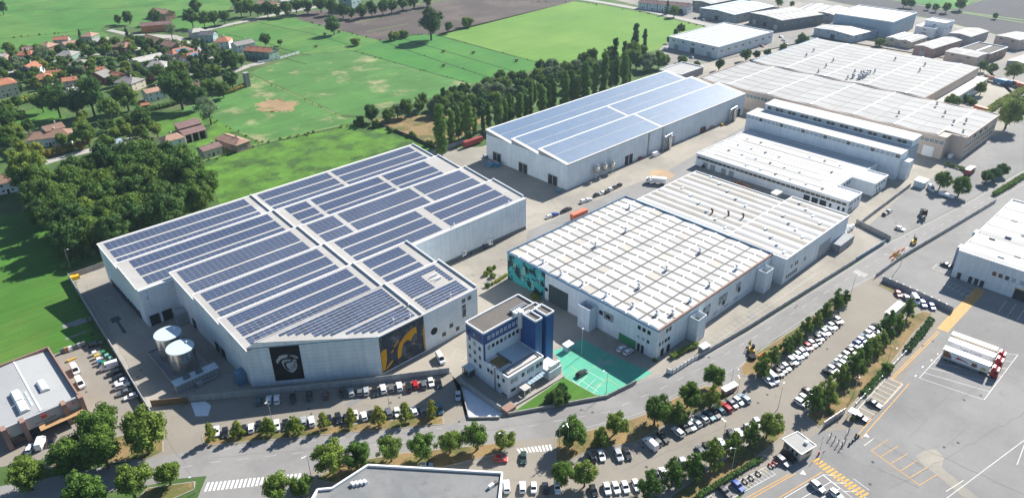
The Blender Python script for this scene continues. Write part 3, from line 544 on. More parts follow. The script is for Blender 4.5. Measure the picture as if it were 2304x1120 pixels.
for i in range(6):
    x0 = (52, 53.5, 64, 64.2, 64.4, 68)[i]
    solar_rows(i, x0+ (1.2 if i == 1 else .3), (110.6, 110.2, 110.4, 110.2, 110.2, 111.6)[i])
    walk = [((150.5, 152.5),), ((127.5, 130), (163, 165)), ((128.5, 131), (167, 169)), ((156, 158.2),), (), ()][i]
    solar_rows(i, (115, 117, 116, 116.5, 116, 115.4)[i], (196.5, 191.5, 195.5, 194, 132.5, 134)[i], walk)
spots = [s for s in spots if not (i == 5 and 0) and not (126.5 < s[0] < 131 and 173 < s[1] < 181.5)]
solar_roof(W1, spots, 1.78, 1.08, 'solar')
# facade details: portrait panel on the slanted wall, yellow mural, windows, roof outlets, loading doors
D = Vector((95.4-62.4, 163.4-186.8, 0)).normalized(); NRM = Vector((D.y, -D.x, 0))
if NRM.y > 0: NRM = -NRM
def slant(s, z, off): p = Vector((62.4, 186.8, 0))+D*s+NRM*off; return (p.x, p.y, z)
def slab(parent, name, poly, off, th, m):            # polygon in (s, z) on the slanted wall
    b = MB(); n = len(poly); fr = [slant(s, z, off+th) for s, z in poly]; bk = [slant(s, z, off) for s, z in poly]
    b.face(fr)
    for i in range(n): b.face([bk[i], bk[(i+1) % n], fr[(i+1) % n], fr[i]])
    return b.build(name, m, parent)
pn = slab(W1, 'portrait_mural', [(7.2, 1.6), (16.2, 1.6), (16.2, 14.7), (7.2, 14.7)], .03, .05, 'mural_black')
pn['label'] = 'black wall panel painted with a grey portrait of a bearded man in a flat cap'
for nm, pl, m, o in (('cap', [(8.5, 9.0), (8.7, 10.3), (9.8, 11.2), (11.5, 11.6), (13.4, 11.4), (14.9, 10.7), (15.4, 9.9), (15.0, 9.6), (13.6, 10.0), (11.9, 10.2), (10.2, 9.9), (9.3, 9.0), (9.0, 8.2)], 'mural_face', .085),
                     ('face', [(10.0, 9.6), (11.9, 9.9), (13.6, 9.7), (14.5, 9.3), (14.7, 8.5), (14.4, 8.0), (14.8, 7.3), (14.5, 6.9), (14.5, 6.2), (14.1, 5.5), (13.5, 4.7), (12.6, 4.3), (11.8, 4.9), (11.0, 5.9), (10.4, 7.2)], 'mural_face', .08),
                     ('collar', [(8.6, 8.0), (9.3, 7.9), (10.0, 6.1), (11.2, 4.5), (12.4, 3.2), (12.0, 2.6), (11.0, 3.5), (9.6, 5.4), (8.7, 6.8)], 'mural_face', .075),
                     ('brim_shadow', [(9.6, 9.5), (10.4, 10.05), (12, 10.3), (13.8, 10.05), (15, 9.65), (14.4, 9.35), (12.2, 9.75), (10.6, 9.5), (10.0, 8.8)], 'mural_line', .095), ('eye_shadow', [(12.0, 8.5), (12.5, 8.9), (13.2, 8.75), (13.1, 8.4), (12.4, 8.3)], 'mural_line', .095), ('eye_shadow', [(13.9, 8.6), (14.4, 8.8), (14.6, 8.5), (14.1, 8.35)], 'mural_line', .095),
                     ('nose_shadow', [(13.7, 8.3), (13.9, 7.2), (13.5, 6.95), (14.2, 6.85), (14.0, 7.4), (13.85, 8.3)], 'mural_line', .095), ('moustache_shadow', [(12.9, 6.3), (13.8, 6.45), (14.4, 6.2), (13.8, 6.15), (13.1, 6.05)], 'mural_line', .095),
                     ('cheek_shadow', [(10.6, 8.6), (11.3, 8.3), (11.5, 6.7), (12.2, 5.4), (11.6, 5.4), (10.9, 6.5)], 'mural_line', .095)):
    slab(pn, nm, pl, o, .004, m)
ym = MB().box(95.5, 113.0, 163.3, 163.38, .6, 14.6).build('yellow_mural', 'mural_slate', W1)
ym['label'] = 'dark slate mural with bright yellow patches'
def ypatch(poly): 
    b = MB(); b.face([(95.5+s, 163.29, z) for s, z in poly]); b.build('yellow_patch', 'mural_yellow', ym)
for pl in ([(0.1, 1), (1.2, 1.5), (2.2, 5), (2.4, 9), (1.4, 9.4), (.1, 8.6)], [(1.2, .9), (4.2, 3.0), (4.4, 3.9), (2.2, 2.6)], [(6.3, 3.0), (7.6, 3.4), (8.1, 6), (9.0, 8), (10.6, 8.6), (11.7, 7.5), (13.4, 9.6), (14.5, 9.4), (14.3, 12), (12, 11.7), (9.6, 10.6), (7.4, 8.8), (6.4, 6.3)],
           [(4.2, 6.4), (5.2, 7.4), (4.6, 7.6), (3.9, 6.9)], [(5.2, 8.1), (7.4, 10), (7.2, 10.4), (5.1, 8.6)], [(17.0, 1), (17.4, 1), (17.4, 12), (16.8, 9)], [(12.6, 5.4), (13.3, 5.9), (12.8, 6.2)]): ypatch(pl)
stars = MB()
for k in range(34):
    s, z = rnd(.6, 17), rnd(8.5, 14.2)
    stars.face([(95.5+s-.12, 163.288, z), (95.5+s, 163.288, z-.12), (95.5+s+.12, 163.288, z), (95.5+s, 163.288, z+.12)])
stars.build('star_marks', 'mural_face', ym)
for x, z in ((124.3, 5.2), (130.2, 12.6), (130.2, 10.2), (130.2, 6.8), (132.8, 12.6), (130.3, 8.4), (127, 2.6), (121, 3.2)): window(W1, (x, 163.38, z), '-y', 1.5, 1.5, 'glass', 'trim_dark')
b = MB(); b.face([(117.0+1.4*cos(i*pi/10), 163.36, 6.5+1.4*sin(i*pi/10)) for i in range(20)]); b.build('emblem', 'mural_line', W1)
for y in (246.5, 249.8): pass
for x in (53.2, 57.6): MB().box(x-1.7, x+1.7, 243.05, 243.16, 0, 4.2).build('loading_door', 'door_dark', W1)
for y in (231, 212, 207.5): MB().box(62.22, 62.34, y-1.6, y+1.6, 0, 3.8).build('loading_door', 'door_dark', W1)
for i in range(9): MB().box(50.44, 50.56, 250+3.6*i, 252.6+3.6*i, 0, 3.2).build('dock_door', 'door_dark', W1)
for x, y in ((109, 165), (103.5, 166.5), (126, 165), (112.2, 170), (190, 204.5), (160, 204.5)):
    o = MB().cyl(x, y, ZE, ZE+1.3, .18, .18, 8).cyl(x, y, ZE+1.3, ZE+1.6, .35, .2, 8).build('roof_vent', 'trim_white', W1)
MB().box(138, 199, 203.0, 203.2, 0, 1.6).build('plinth', 'wall_dark', W1)
b = MB().box(127.5, 130.5, 178, 178.3, ZE+1.4, ZE+2.2).box(127.8, 130.2, 175.4, 175.6, ZE+1.2, ZE+2.0).box(126.8, 130.9, 176.4, 176.7, ZE+1.3, ZE+1.6); b.build('rooftop_unit', 'trim_white', W1)
MB().box(52.6, 52.9, 243.0, 243.12, 10.8, 12).build('wall_louvre', 'wall_grey', W1)
b = MB()
for x0, y0, x1, y1 in ((58.5, 236, 62.2, 240),): b.box(x0, x1, y0, y1, 0, 5)
b.build('dust_filter', 'steel', W1)
MB().box(59.3, 62.2, 190, 193.5, 0, 4.2).cyl(60.6, 191.7, 4.2, 5.0, 1.2, .6, 10).build('dust_filter', 'gutter_blue', W1)

# ------------------------------------------------------------------ second solar warehouse
W2 = thing('solar_warehouse', 'long white warehouse with pale blue solar saw-tooth roof behind the poplar row', 'warehouse', (322, 248, 0))
MB().box(242.0, 403.2, 218.6, 277.6, 0, 13.4, bottom=False).build('wall', 'wall_panel', W2)
spots2 = []
RY2 = [277.6, 257.9, 238.2, 218.6]
for i in range(3):
    y1, y0 = RY2[i], RY2[i+1]; b = MB()
    b.mk(0).face([(241.7, y0, 13.42), (403.5, y0, 13.42), (403.5, y1, 16), (241.7, y1, 16)])
    b.mk(1).face([(242, y0, 13.4), (242, y1, 15.9), (242, y1, 13.4)][::-1]).face([(403.2, y0, 13.4), (403.2, y1, 13.4), (403.2, y1, 15.9)][::-1]).face([(242, y1, 13.4), (403.2, y1, 13.4), (403.2, y1, 15.9), (242, y1, 15.9)][::-1])
    b.mk(2).hexa([(241.7, y1-.5, 15.75), (403.5, y1-.5, 15.75), (403.5, y1+.3, 15.75), (241.7, y1+.3, 15.75)], [(241.7, y1-.45, 16.1), (403.5, y1-.45, 16.1), (403.5, y1+.3, 16.15), (241.7, y1+.3, 16.15)])
    b.build('roof', ['roof_white', 'wall_grey', 'trim_white'], W2)
    t = atan2(2.58, y1-y0)
    for rI in range(15):
        yy = y1-1.1-1.2*rI
        if rI > 6: yy -= .3
        zz = 13.42+2.58*(yy-y0)/(y1-y0)+.06
        for cI in range(77):
            xx = 245+2.03*cI
            if 318 < xx < 320 and i > 0: continue
            spots2.append((xx, yy, zz, t))
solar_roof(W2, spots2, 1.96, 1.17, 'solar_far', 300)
MB().box(241.6, 403.6, 218.25, 218.62, 13.1, 13.5).build('eaves_gutter', 'wall_grey', W2)
for y in (269.2, 249.2, 228.0):
    MB().box(241.86, 241.95, y-3.4, y+3.4, 0, 5.4).build('door_frame', 'shutter', W2)
    for k in (-1, 1):
        MB().box(241.76, 241.85, y+k*1.6-1.35, y+k*1.6+1.35, .1, 4.9).build('loading_door', 'door_dark', W2)
for x in (288.5, 292, 330, 398): MB().box(x-1.4, x+1.4, 218.46, 218.55, 0, 5).build('loading_door', 'door_dark' if x != 330 else 'shutter', W2)
b = MB().box(306, 307.2, 218.4, 218.55, 0, 13); b.build('downpipe_panel', 'concrete', W2); MB().box(318.4, 319.2, 218.4, 218.55, 0, 13.1).build('downpipe_panel', 'shutter', W2)
def silo(x, y, n, h):
    t = thing('filter_unit', 'steel filter unit on legs, %s along the long solar warehouse wall' % ORD[n], 'filter', (x, y, 0), 0, 'filter units on the warehouse wall')
    b = MB()
    for dx in (-1.2, 1.2):
        for dy in (-.9, .9): b.box(x+dx-.1, x+dx+.1, y+dy-.1, y+dy+.1, 0, h)
    for z in (h*.35, h*.7): b.tube((x-1.2, y-.9, z), (x+1.2, y-.9, z+1.2), .06).tube((x-1.2, y+.9, z), (x+1.2, y+.9, z+1.2), .06)
    b.build('leg_frame', 'steel', t)
    MB().cyl(x, y, h-1.5, h, .3, 1.4, 12, cap=False).cyl(x, y, h, h+1.6, 1.4, 1.4, 12).build('hopper', 'steel_tank', t)
    MB().tube((x, y, h+1.6), (x, y, h+3.0), .3, 8).tube((x, y, h+3.0), (x+2.6, y, h+1.2), .28, 8).build('duct', 'steel', t)
for n, (x, h) in enumerate(((262, 5.2), (268, 4.6), (274, 4.0))): silo(x, 216.6, n+1, h)
def ductwork(x, n, lab):
    t = thing('extraction_duct', lab, 'ductwork', (x, 216.5, 0))
    b = MB()
    for k in range(4): b.tube((x-3+2*k, 217, 0), (x-3+2*k, 217, 6+rnd(0, 3)), .4, 8)
    for k in range(5): b.tube((x-3.5, 216.6, 2+1.5*k), (x+3.5, 216.6, 2.6+1.5*k), .22, 8)
    b.build('pipes', 'steel', t); MB().cyl(x+1, 216, 0, 7.5, 1.0, 1.0, 10).cyl(x+1, 216, 7.5, 8.6, 1.0, .3, 10).build('cyclone', 'steel_tank', t)
ductwork(322, 1, 'tangle of steel extraction pipes midway along the long solar warehouse'); ductwork(388, 2, 'tall steel extraction pipes near the far end of the long solar warehouse')

# ------------------------------------------------------------------ mural hall with gutter-divided white roof
HL = thing('mural_hall', 'white hall with a teal mural and ribbed white roof divided by dark gutters', 'hall', (201, 143, 0))
MB().box(165, 236.8, 107.2, 178.5, 0, 11.5, bottom=False).build('wall', 'wall_white', HL)
GY = [178.5, 167.25, 156.95, 146.9, 136.65, 126.15, 115.7, 107.2]
def half_panel(wd, d, rise, m, up):
    key = ('hp', round(wd, 2), round(d, 2), rise, m, up)
    if key not in PANEL:
        b = MB(); n = 4
        pf = [(-d/2+d*k/n, rise*sin(pi/2*(k/n if up else 1-k/n))) for k in range(n+1)]
        for (ya, za), (yb, zb) in zip(pf, pf[1:]):
            b.face([(-wd/2, ya, za), (wd/2, ya, za), (wd/2, yb, zb), (-wd/2, yb, zb)])
        for sx in (-1, 1): b.face([(sx*wd/2, y, z) for y, z in pf]+[(sx*wd/2, d/2, -.25), (sx*wd/2, -d/2, -.25)])
        for e in (0, -1): b.face([(-wd/2, pf[e][0], pf[e][1]), (wd/2, pf[e][0], pf[e][1]), (wd/2, pf[e][0], -.25), (-wd/2, pf[e][0], -.25)])
        PANEL[key] = b.mesh('roof_panel', m)
    return PANEL[key]
NC = 15; PW = 71.0/NC
for i in range(7):
    y1, y0 = GY[i]-.25, GY[i+1]+.25; ym_ = (y0+y1)/2; d = (y1-y0)/2
    for c in range(NC):
        xc = 165.5+PW*(c+.5)
        for up, yc in ((True, y0+d/2), (False, y1-d/2)):
            m = 'roof_white_b' if (c*3+i*5+up) % 4 else ('roof_white' if (c+i) % 3 else 'roof_cream')
            place('roof_panel', half_panel(PW-.85, d, .2, m, up), HL, (xc, yc, 11.62))
            if c: place('skylight_strip', half_panel(.9, d*.74, .17, 'roof_strip', up), HL, (xc-PW/2, yc+(-d*.08 if up else d*.08), 11.70))
    MB().box(165.4, 236.4, ym_-.28, ym_+.28, 11.78, 11.92).build('ridge_cap', 'trim_white', HL)
    if i: MB().box(165.2, 236.6, GY[i]-.2, GY[i]+.2, 11.55, 11.75).build('gutter', 'trim_dark', HL)
MB().box(165.3, 236.5, 107.5, 178.2, 11.3, 11.54).build('roof_deck', 'roof_white', HL)
b = MB().box(164.9, 236.9, 178.3, 178.7, 11.3, 12.25).box(236.5, 236.95, 107.0, 178.3, 11.3, 12.25).box(164.85, 165.2, 107.0, 178.3, 11.3, 11.95)
b.build('parapet', 'gutter_blue', HL); MB().box(165.2, 236.5, 106.9, 107.5, 11.3, 11.95).build('fascia', 'brick_pink', HL)
def cowl(parent, x, y, z, s=1.0, m='trim_white', name='roof_cowl'):
    b = MB().box(x-.45*s, x+.45*s, y-.45*s, y+.45*s, z, z+.5*s).cyl(x, y, z+.5*s, z+1.2*s, .3*s, .3*s, 8).cyl(x, y, z+1.2*s, z+1.6*s, .65*s, .25*s, 8)
    b.build(name, m, parent)
for x, y in ((169, 163), (167.5, 152.5), (168, 142.5), (168.5, 132), (170, 121.5), (193, 158), (211, 157.5), (198, 128), (181, 127.5), (218, 127), (187, 110), (200, 111), (217, 110.5), (176, 109.5), (172, 113), (229, 170)): cowl(HL, x, y, 12.0, 1.15)
# murals and openings of the west wall
tm = MB().box(164.88, 164.97, 158.2, 178.45, .1, 11.3).build('teal_mural', 'mural_teal', HL); tm['label'] = 'teal mural with dark brush strokes at the hall corner'
b = MB()
for y, z, w_, h_ in ((169.5, 6, 2.4, 8), (164.5, 3, 2, 4.5), (174.5, 7.5, 1.6, 4), (161, 7.5, 1.2, 5)):
    b.face([(164.87, y+w_*.5*cos(a*pi/7)*rnd(.7, 1.1), min(11.2, z+h_*.5*sin(a*pi/7)*rnd(.7, 1.1))) for a in range(14)])
b.build('mural_highlight', 'mural_pale', tm)
MB().box(164.86, 164.96, 146.6, 156, 0, 7.6).build('glass_door', 'glass_shop', HL)
for k in range(5): MB().box(164.8, 164.85, 146.6+9.4*k/4-.06, 146.6+9.4*k/4+.06, 0, 7.6).build('mullion', 'trim_dark', HL)
b = MB(); b.face([(164.9, 157.4+.9*cos(i*pi/8), 4.6+.9*sin(i*pi/8)) for i in range(16)]); b.build('emblem', 'mural_line', HL)
MB().box(164.86, 164.96, 130.2, 131.8, 6.4, 8).build('louvre', 'door_dark', HL)
po = MB().box(164.86, 164.95, 125.5, 129.8, 5.6, 8.6).build('wall_poster', 'wall_grey', HL)
b = MB(); b.face([(164.84, 127.6+rnd(.6, 1.7)*cos(a*pi/8), 7.1+rnd(.5, 1.3)*sin(a*pi/8)) for a in range(16)]); b.build('poster_figure', 'mural_line', po)
gp_ = MB().box(164.8, 164.94, 115.4, 122.6, 0, 3.2).build('green_panel', 'paint_green', HL); gp_.data.materials[0] = MT['bin_green']
for y in (114.2, 112.6): MB().box(164.84, 164.95, y-.55, y+.55, 0, 3.0).build('door', 'door_dark', HL)
for y in (114.6, 112.6, 110.6):
    window(HL, (164.97, y, 9.3), '-x', 1.3, 1.5, 'glass', 'trim_dark'); window(HL, (164.97, y, 5.6), '-x', 1.3, 1.5, 'glass_pale' if y > 112 else 'glass', 'trim_white')
for x in (170.2, 171.9): window(HL, (x, 107.17, 9.3), '-y', 1.1, 1.6, 'glass', 'trim_dark')
for x, w_ in ((166.8, .7), (168.4, .5), (170, 1.1), (171.6, 1.2)): window(HL, (x, 107.17, 5.4), '-y', w_, 1.3, 'glass', 'trim_dark')
for x in (168.5, 172): MB().box(x-.8, x+.8, 107.04, 107.14, 0, 2.8).build('door', 'door_dark', HL)
for x, z, w_, h_ in ((193.5, 6.4, 4.6, 3.6), (204, 6.4, 5.4, 3.4), (214, 7.2, 3, 3)):
    MB().box(x-w_/2, x+w_/2, 107.05, 107.15, z-h_/2, z+h_/2).build('wall_print', 'mural_face', HL); MB().box(x+.2, x+1.6, 107.0, 107.12, z-h_/2-1.2, z-h_/2+.6).build('wall_print', 'mural_line', HL)
for x in (200, 207, 213.5): window(HL, (x, 107.17, 2.2), '-y', 3.6, 1.3, 'glass_pale', 'trim_white')
def stair(x0, x1, y0, y1, z, nm):
    b = MB()
    for a in ((x0, x1, y0, y0+.2), (x0, x1, y1-.2, y1), (x0, x0+.2, y0+.2, y1-.2), (x1-.2, x1, y0+.2, y1-.2)): b.box(*a, 0, z, bottom=False)
    o = b.build(nm, 'wall_white', HL); MB().box(x0+.2, x1-.2, y0+.2, y1-.2, z-3, z-2.7).build('landing', 'wall_grey', o); MB().box(x0+.5, x0+1.6, y0-.06, y0-.01, 0, 2.2).build('door', 'trim_white', o)
stair(182.5, 187.6, 103.3, 107.0, 9.2, 'stair_tower'); stair(226.6, 232, 103.3, 107.0, 9.2, 'stair_tower'); stair(160.8, 164.8, 132.7, 138, 9.2, 'stair_tower')
MB().box(237.1, 247, 173.9, 178.5, 0, 6.2).build('lean_to', 'wall_plain', HL)
# ------------------------------------------------------------------ halls behind it
def strip_hall(name, label, x0, x1, y0, y1, z, n, wallm, m1, m2, arch=.5):
    t = thing(name, label, 'hall', ((x0+x1)/2, (y0+y1)/2, 0))
    MB().box(x0, x1, y0, y1, 0, z, bottom=False).build('wall', wallm, t)
    pw = (x1-x0-.6)/n
    for i in range(n):
        xa = x0+.3+pw*i; b = MB(); k = 5
        zz = lambda q: z+.1+arch*sin(pi*q/k) if arch else z+.1
        for q in range(k):
            xa2, xb2 = xa+(pw-.75)*q/k, xa+(pw-.75)*(q+1)/k
            b.face([(xa2, y0+.3, zz(q)), (xb2, y0+.3, zz(q+1)), (xb2, y1-.3, zz(q+1)), (xa2, y1-.3, zz(q))])
        b.build('roof_bay', m1 if i % 3 else m2, t)
        MB().box(xa+pw-.75, xa+pw, y0+.3, y1-.3, z-.1, z+.12).build('skylight_strip', 'roof_strip', t)
    b = MB().box(x0-.1, x1+.1, y1-.3, y1+.1, z-.1, z+.55).box(x1-.3, x1+.1, y0-.1, y1-.3, z-.1, z+.55).box(x0-.1, x0+.3, y0-.1, y1-.3, z-.1, z+.4).box(x0+.3, x1-.3, y0-.1, y0+.3, z-.1, z+.4)
    b.build('parapet', 'trim_white', t)
    return t
H2 = strip_hall('rear_hall', 'white hall with striped cream roof and three red roof pipes behind the mural hall', 239.0, 284.2, 127.6, 173.6, 11.0, 9, 'wall_white', 'roof_cream', 'roof_white')
H3 = strip_hall('rear_hall', 'cream-roofed white hall with grey shutter door beside the boundary street', 237.2, 290.0, 101.5, 127.3, 11.3, 10, 'wall_white', 'roof_white', 'roof_cream')
for x, y in ((251, 143), (254, 137), (256.5, 131.5)):
    b = MB().tube((x, y, 11.2), (x, y, 12.9), .38, 8).tube((x, y, 12.9), (x-.7, y+.2, 13.5), .42, 8); b.build('flue_pipe', 'rust', H2)
for k in range(11): MB().box(242+4*k, 243.8+4*k, 131+(k*7 % 37), 132+(k*7 % 37), 11.5, 11.95).build('roof_light', 'skylight', H2)
for k in range(12): MB().box(240+4.1*k, 242+4.1*k, 104+(k*5 % 19), 105+(k*5 % 19), 11.8, 12.25).build('roof_light', 'skylight', H3)
MB().box(266, 275.5, 101.32, 101.42, 0, 6.5).build('shutter_door', 'shutter', H3)
for x, z in ((243, 6.3), (246, 6.3), (247.5, 6.3), (254, 5.2)): window(H3, (x, 101.47, z), '-y', .9, 1.5, 'glass', 'trim_dark')
for k in range(6): window(H3, (240.4+1.5*k, 101.47, 2.6), '-y', .9, 1.4, 'glass', 'trim_dark')
MB().box(277, 290, 97.4, 101.3, 0, 3.6).build('lean_to', 'wall_grey', H3)
# low white building with ribbon windows
LW = thing('low_hall', 'low flat white building with a ribbon of windows and a roof courtyard notch', 'hall', (341, 152, 0))
outer = [(314.3, 193), (314.3, 111.5), (327.6, 111.5), (327.6, 123), (342, 123), (342, 111.5), (356.5, 111.5), (356.5, 121.5), (368.8, 121.5), (368.8, 193)]
MB().prism(outer, 0, 6.2).build('wall', 'wall_plain', LW)
n = 11
for i in range(n):
    xa, xb = 314.6+54*i/n, 314.6+54*(i+1)/n-.35
    ya = 111.8 if xb < 327.5 else 123.3 if xa < 342 else 111.8 if xb < 356.4 else 121.8
    MB().box(xa, xb, ya, 192.7, 6.22, 6.36).build('roof_strip', 'roof_white' if i % 2 else 'roof_white_b', LW)
for i in range(7):
    x = 320+7*i; MB().box(x, x+.5, 126+(i % 3)*5, 186-(i % 2)*14, 6.37, 6.42).build('skylight_strip', 'roof_strip', LW)
b = MB(); wallrun(b, [(p[0], p[1]) for p in outer+outer[:1]], .35, 6.2, 6.75); b.build('parapet', 'trim_white', LW)
for k in range(22): MB().box(318+(k*11 % 44), 319.6+(k*11 % 44), 126+(k*17 % 60), 126.8+(k*17 % 60), 6.37, 6.9).build('roof_light', 'skylight' if k % 3 else 'wall_dark', LW)
for k in range(32):
    y = 112.6+2.5*k; window(LW, (314.27, y+.9, 4.6), '-x', 2.3, 1.3, 'glass_shop' if k < 24 else 'glass', 'wood' if k < 24 else 'trim_dark')
for y in (187, 182.5, 176, 171.5): MB().box(314.1, 314.2, y-1.4, y+1.4, 0, 3).build('shutter_door', 'wall_grey', LW)
for y in (131, 127, 123): MB().box(314.1, 314.2, y-1.5, y+1.5, 0, 3.2).build('loading_door', 'door_dark', LW)
for y in (119.5, 115.5, 113.2): window(LW, (314.27, y, 1.9), '-x', 1.1, 1.8, 'glass', 'trim_dark')
for x in (316, 318, 321, 324, 344, 347, 350, 353): window(LW, (x, 111.47, 4.6), '-y', 1, 1.3, 'glass', 'trim_dark')
for x in (316, 318, 346, 349): window(LW, (x, 111.47, 1.8), '-y', 1, 1.7, 'glass', 'trim_dark')
for x in (329.5, 332, 335, 338, 340.5): window(LW, (x, 122.97, 4.4), '-y', 1.4, 1.3, 'glass', 'trim_dark')
# tall stepped building
TB = thing('stepped_hall', 'tall pale blue hall with two stepped white roofs above the low white building', 'hall', (380, 153, 0))
MB().box(369.2, 381.5, 112, 197.5, 0, 13.6, bottom=False).build('wall', 'wall_blue_grey', TB); MB().box(381.5, 391.5, 112, 193.5, 0, 17.4, bottom=False).build('wall', 'wall_blue_grey', TB)
TB.children[0].data.materials[0] = MT['wall_white']; TB.children[1].data.materials[0] = MT['wall_white']
MB().hexa([(368.8, 111.7, 13.6), (381.5, 111.7, 13.9), (381.5, 197.9, 13.9), (368.8, 197.9, 13.6)], [(368.8, 111.7, 13.9), (381.5, 111.7, 14.4), (381.5, 197.9, 14.4), (368.8, 197.9, 13.9)]).build('roof', 'roof_white', TB)
MB().hexa([(381.1, 111.7, 17.4), (391.9, 111.7, 17.7), (391.9, 193.9, 17.7), (381.1, 193.9, 17.4)], [(381.1, 111.7, 17.75), (391.9, 111.7, 18.2), (391.9, 193.9, 18.2), (381.1, 193.9, 17.75)]).build('roof', 'roof_white', TB)
for k in range(34): window(TB, (369.17, 113.4+2.5*k, 12.3), '-x', 2.35, 1.9, 'glass_pale' if k*7 % 5 else 'glass', 'trim_white')
for k in range(32): window(TB, (381.47, 113.4+2.5*k, 16.0), '-x', 2.2, 1.7, 'glass' if k*7 % 3 else 'glass_pale', 'trim_dark')
MB().box(372, 377.5, 108.3, 111.9, 0, 9.8).build('stair_tower', 'wall_white', TB); MB().box(378.5, 391.5, 111.8, 111.95, 4, 14).build('end_glazing', 'glass_pale', TB)
for k in range(5): MB().box(378.5, 391.5, 111.7, 111.78, 4.2+2.3*k, 4.4+2.3*k).build('glazing_bar', 'wall_blue', TB)
# ------------------------------------------------------------------ giant hall with wave-shaped roof
WH = thing('wave_hall', 'giant beige hall with an undulating pale roof of curved panels', 'hall', (490, 180, 0))
MB().prism([(414, 258), (414, 106.3), (422, 106.3), (422, 98.8), (473.5, 98.8), (473.5, 258)], 0, 12, True).build('wall', 'wall_beige', WH)
MB().prism([(473.5, 256), (473.5, 139.5), (571, 139.5), (571, 252)], 0, 12.6).build('wall', 'wall_beige', WH)
KY = [98.8, 111, 122.3, 133.5, 145, 156.5, 169, 182, 196, 210, 224, 238.5, 248, 257.8]      # alternating valley and ridge
def wave_panels(x0, x1, nx, ky, z, skip=lambda x, y: False, amp=.45):
    px = (x1-x0)/nx
    for j in range(len(ky)-1):
        ya, yb = ky[j], ky[j+1]; up = j % 2 == 0
        prof = [(ya+(yb-ya)*q/4, z+.15+amp*(.5-.5*cos(pi*(q/4 if up else 1-q/4)))) for q in range(5)]
        for i in range(nx):
            xa = x0+px*i
            if skip(xa+px/2, (ya+yb)/2): continue
            b = MB()
            for (y0_, z0_), (y1_, z1_) in zip(prof, prof[1:]): b.face([(xa+.45, y0_, z0_), (xa+px-.45, y0_, z0_), (xa+px-.45, y1_, z1_), (xa+.45, y1_, z1_)])
            for xx in (xa+.45, xa+px-.45): b.face([(xx, y, zz) for y, zz in prof]+[(xx, prof[-1][0], z), (xx, prof[0][0], z)])
            b.build('roof_panel', 'roof_fold', WH)
            if i:
                b = MB()
                for (y0_, z0_), (y1_, z1_) in list(zip(prof, prof[1:]))[:]: b.face([(xa-.5, y0_, z0_+.06), (xa+.5, y0_, z0_+.06), (xa+.5, y1_, z1_+.06), (xa-.5, y1_, z1_+.06)])
                b.build('skylight_strip', 'roof_strip', WH)
    for j in range(len(ky)):
        hi = j % 2 == 1
        if hi: MB().box(x0, x1, ky[j]-.35, ky[j]+.35, z+.15+amp, z+.25+amp).build('ridge_cap', 'trim_white', WH)
        elif 0 < j < len(ky)-1: MB().box(x0+.3, x1-.3, ky[j]-.16, ky[j]+.16, z+.16, z+.2).build('valley_gutter', 'roof_strip', WH)
wave_panels(414.3, 473.2, 6, KY, 12.0, lambda x, y: x < 422 and y < 106)
KY2 = [139.8, 151, 163, 176, 189, 203, 217, 231, 243, 255.5]
wave_panels(474.2, 570.5, 11, KY2, 12.6)
b = MB().box(413.7, 414.3, 106.3, 258.2, 10.2, 12.25).box(414.3, 474, 257.8, 258.3, 11, 13.5).box(473.3, 473.9, 98.8, 139.3, 11, 12.6).box(422, 473.3, 98.4, 98.9, 11, 12.4); b.build('fascia', 'wall_beige', WH)
MB().box(473.4, 571.4, 255.6, 256.2, 11.5, 13.6).build('parapet', 'gutter_blue', WH)
for k in range(60): window(WH, (413.97, 107.8+2.5*k, 8.8), '-x', 2.3, 2.2, 'glass_shop', 'trim_white', bars=2)
MB().box(413.8, 413.95, 205, 210, 0, 6.6).build('loading_door', 'door_dark', WH)
MB().box(413.8, 413.95, 110.5, 116, 0, 5.6).build('shutter_door', 'trim_white', WH)
for k in range(5): window(WH, (427+9*k, 98.77, 9.6), '-y', 5.2, 2.6, 'glass', 'trim_white')
for k in range(14):
    for z in (6.2, 3.2): window(WH, (424.5+3.4*k, 98.77, z), '-y', 1.5, 1.1, 'glass', 'trim_dark')
sb = MB().box(488, 571, 132.6, 139.3, 0, 6.2, bottom=False).build('side_office', 'wall_plain', WH); MB().box(487.6, 571.4, 132.2, 139.3, 6.2, 6.6).build('roof', 'roof_cream', sb)
for k in range(26): window(WH, (490+3.1*k, 132.57, 4.2), '-y', 1.2, 1.3, 'glass', 'trim_dark')
b = MB()
for k in range(22): x, y = 482+rnd(0, 26), 186+rnd(-3, 3); b.cyl(x, y, 13.2, 15.0, .5, .5, 8).cyl(x, y, 15, 15.5, .8, .4, 8)
b.build('roof_ducts', 'steel', WH)
for k in range(16): cowl(WH, 424+(k*13 % 45) if k < 6 else 480+(k*17 % 85), 102+(k*9 % 40) if k < 6 else 150+(k*23 % 95), 13.3, 1.2, 'wall_grey')
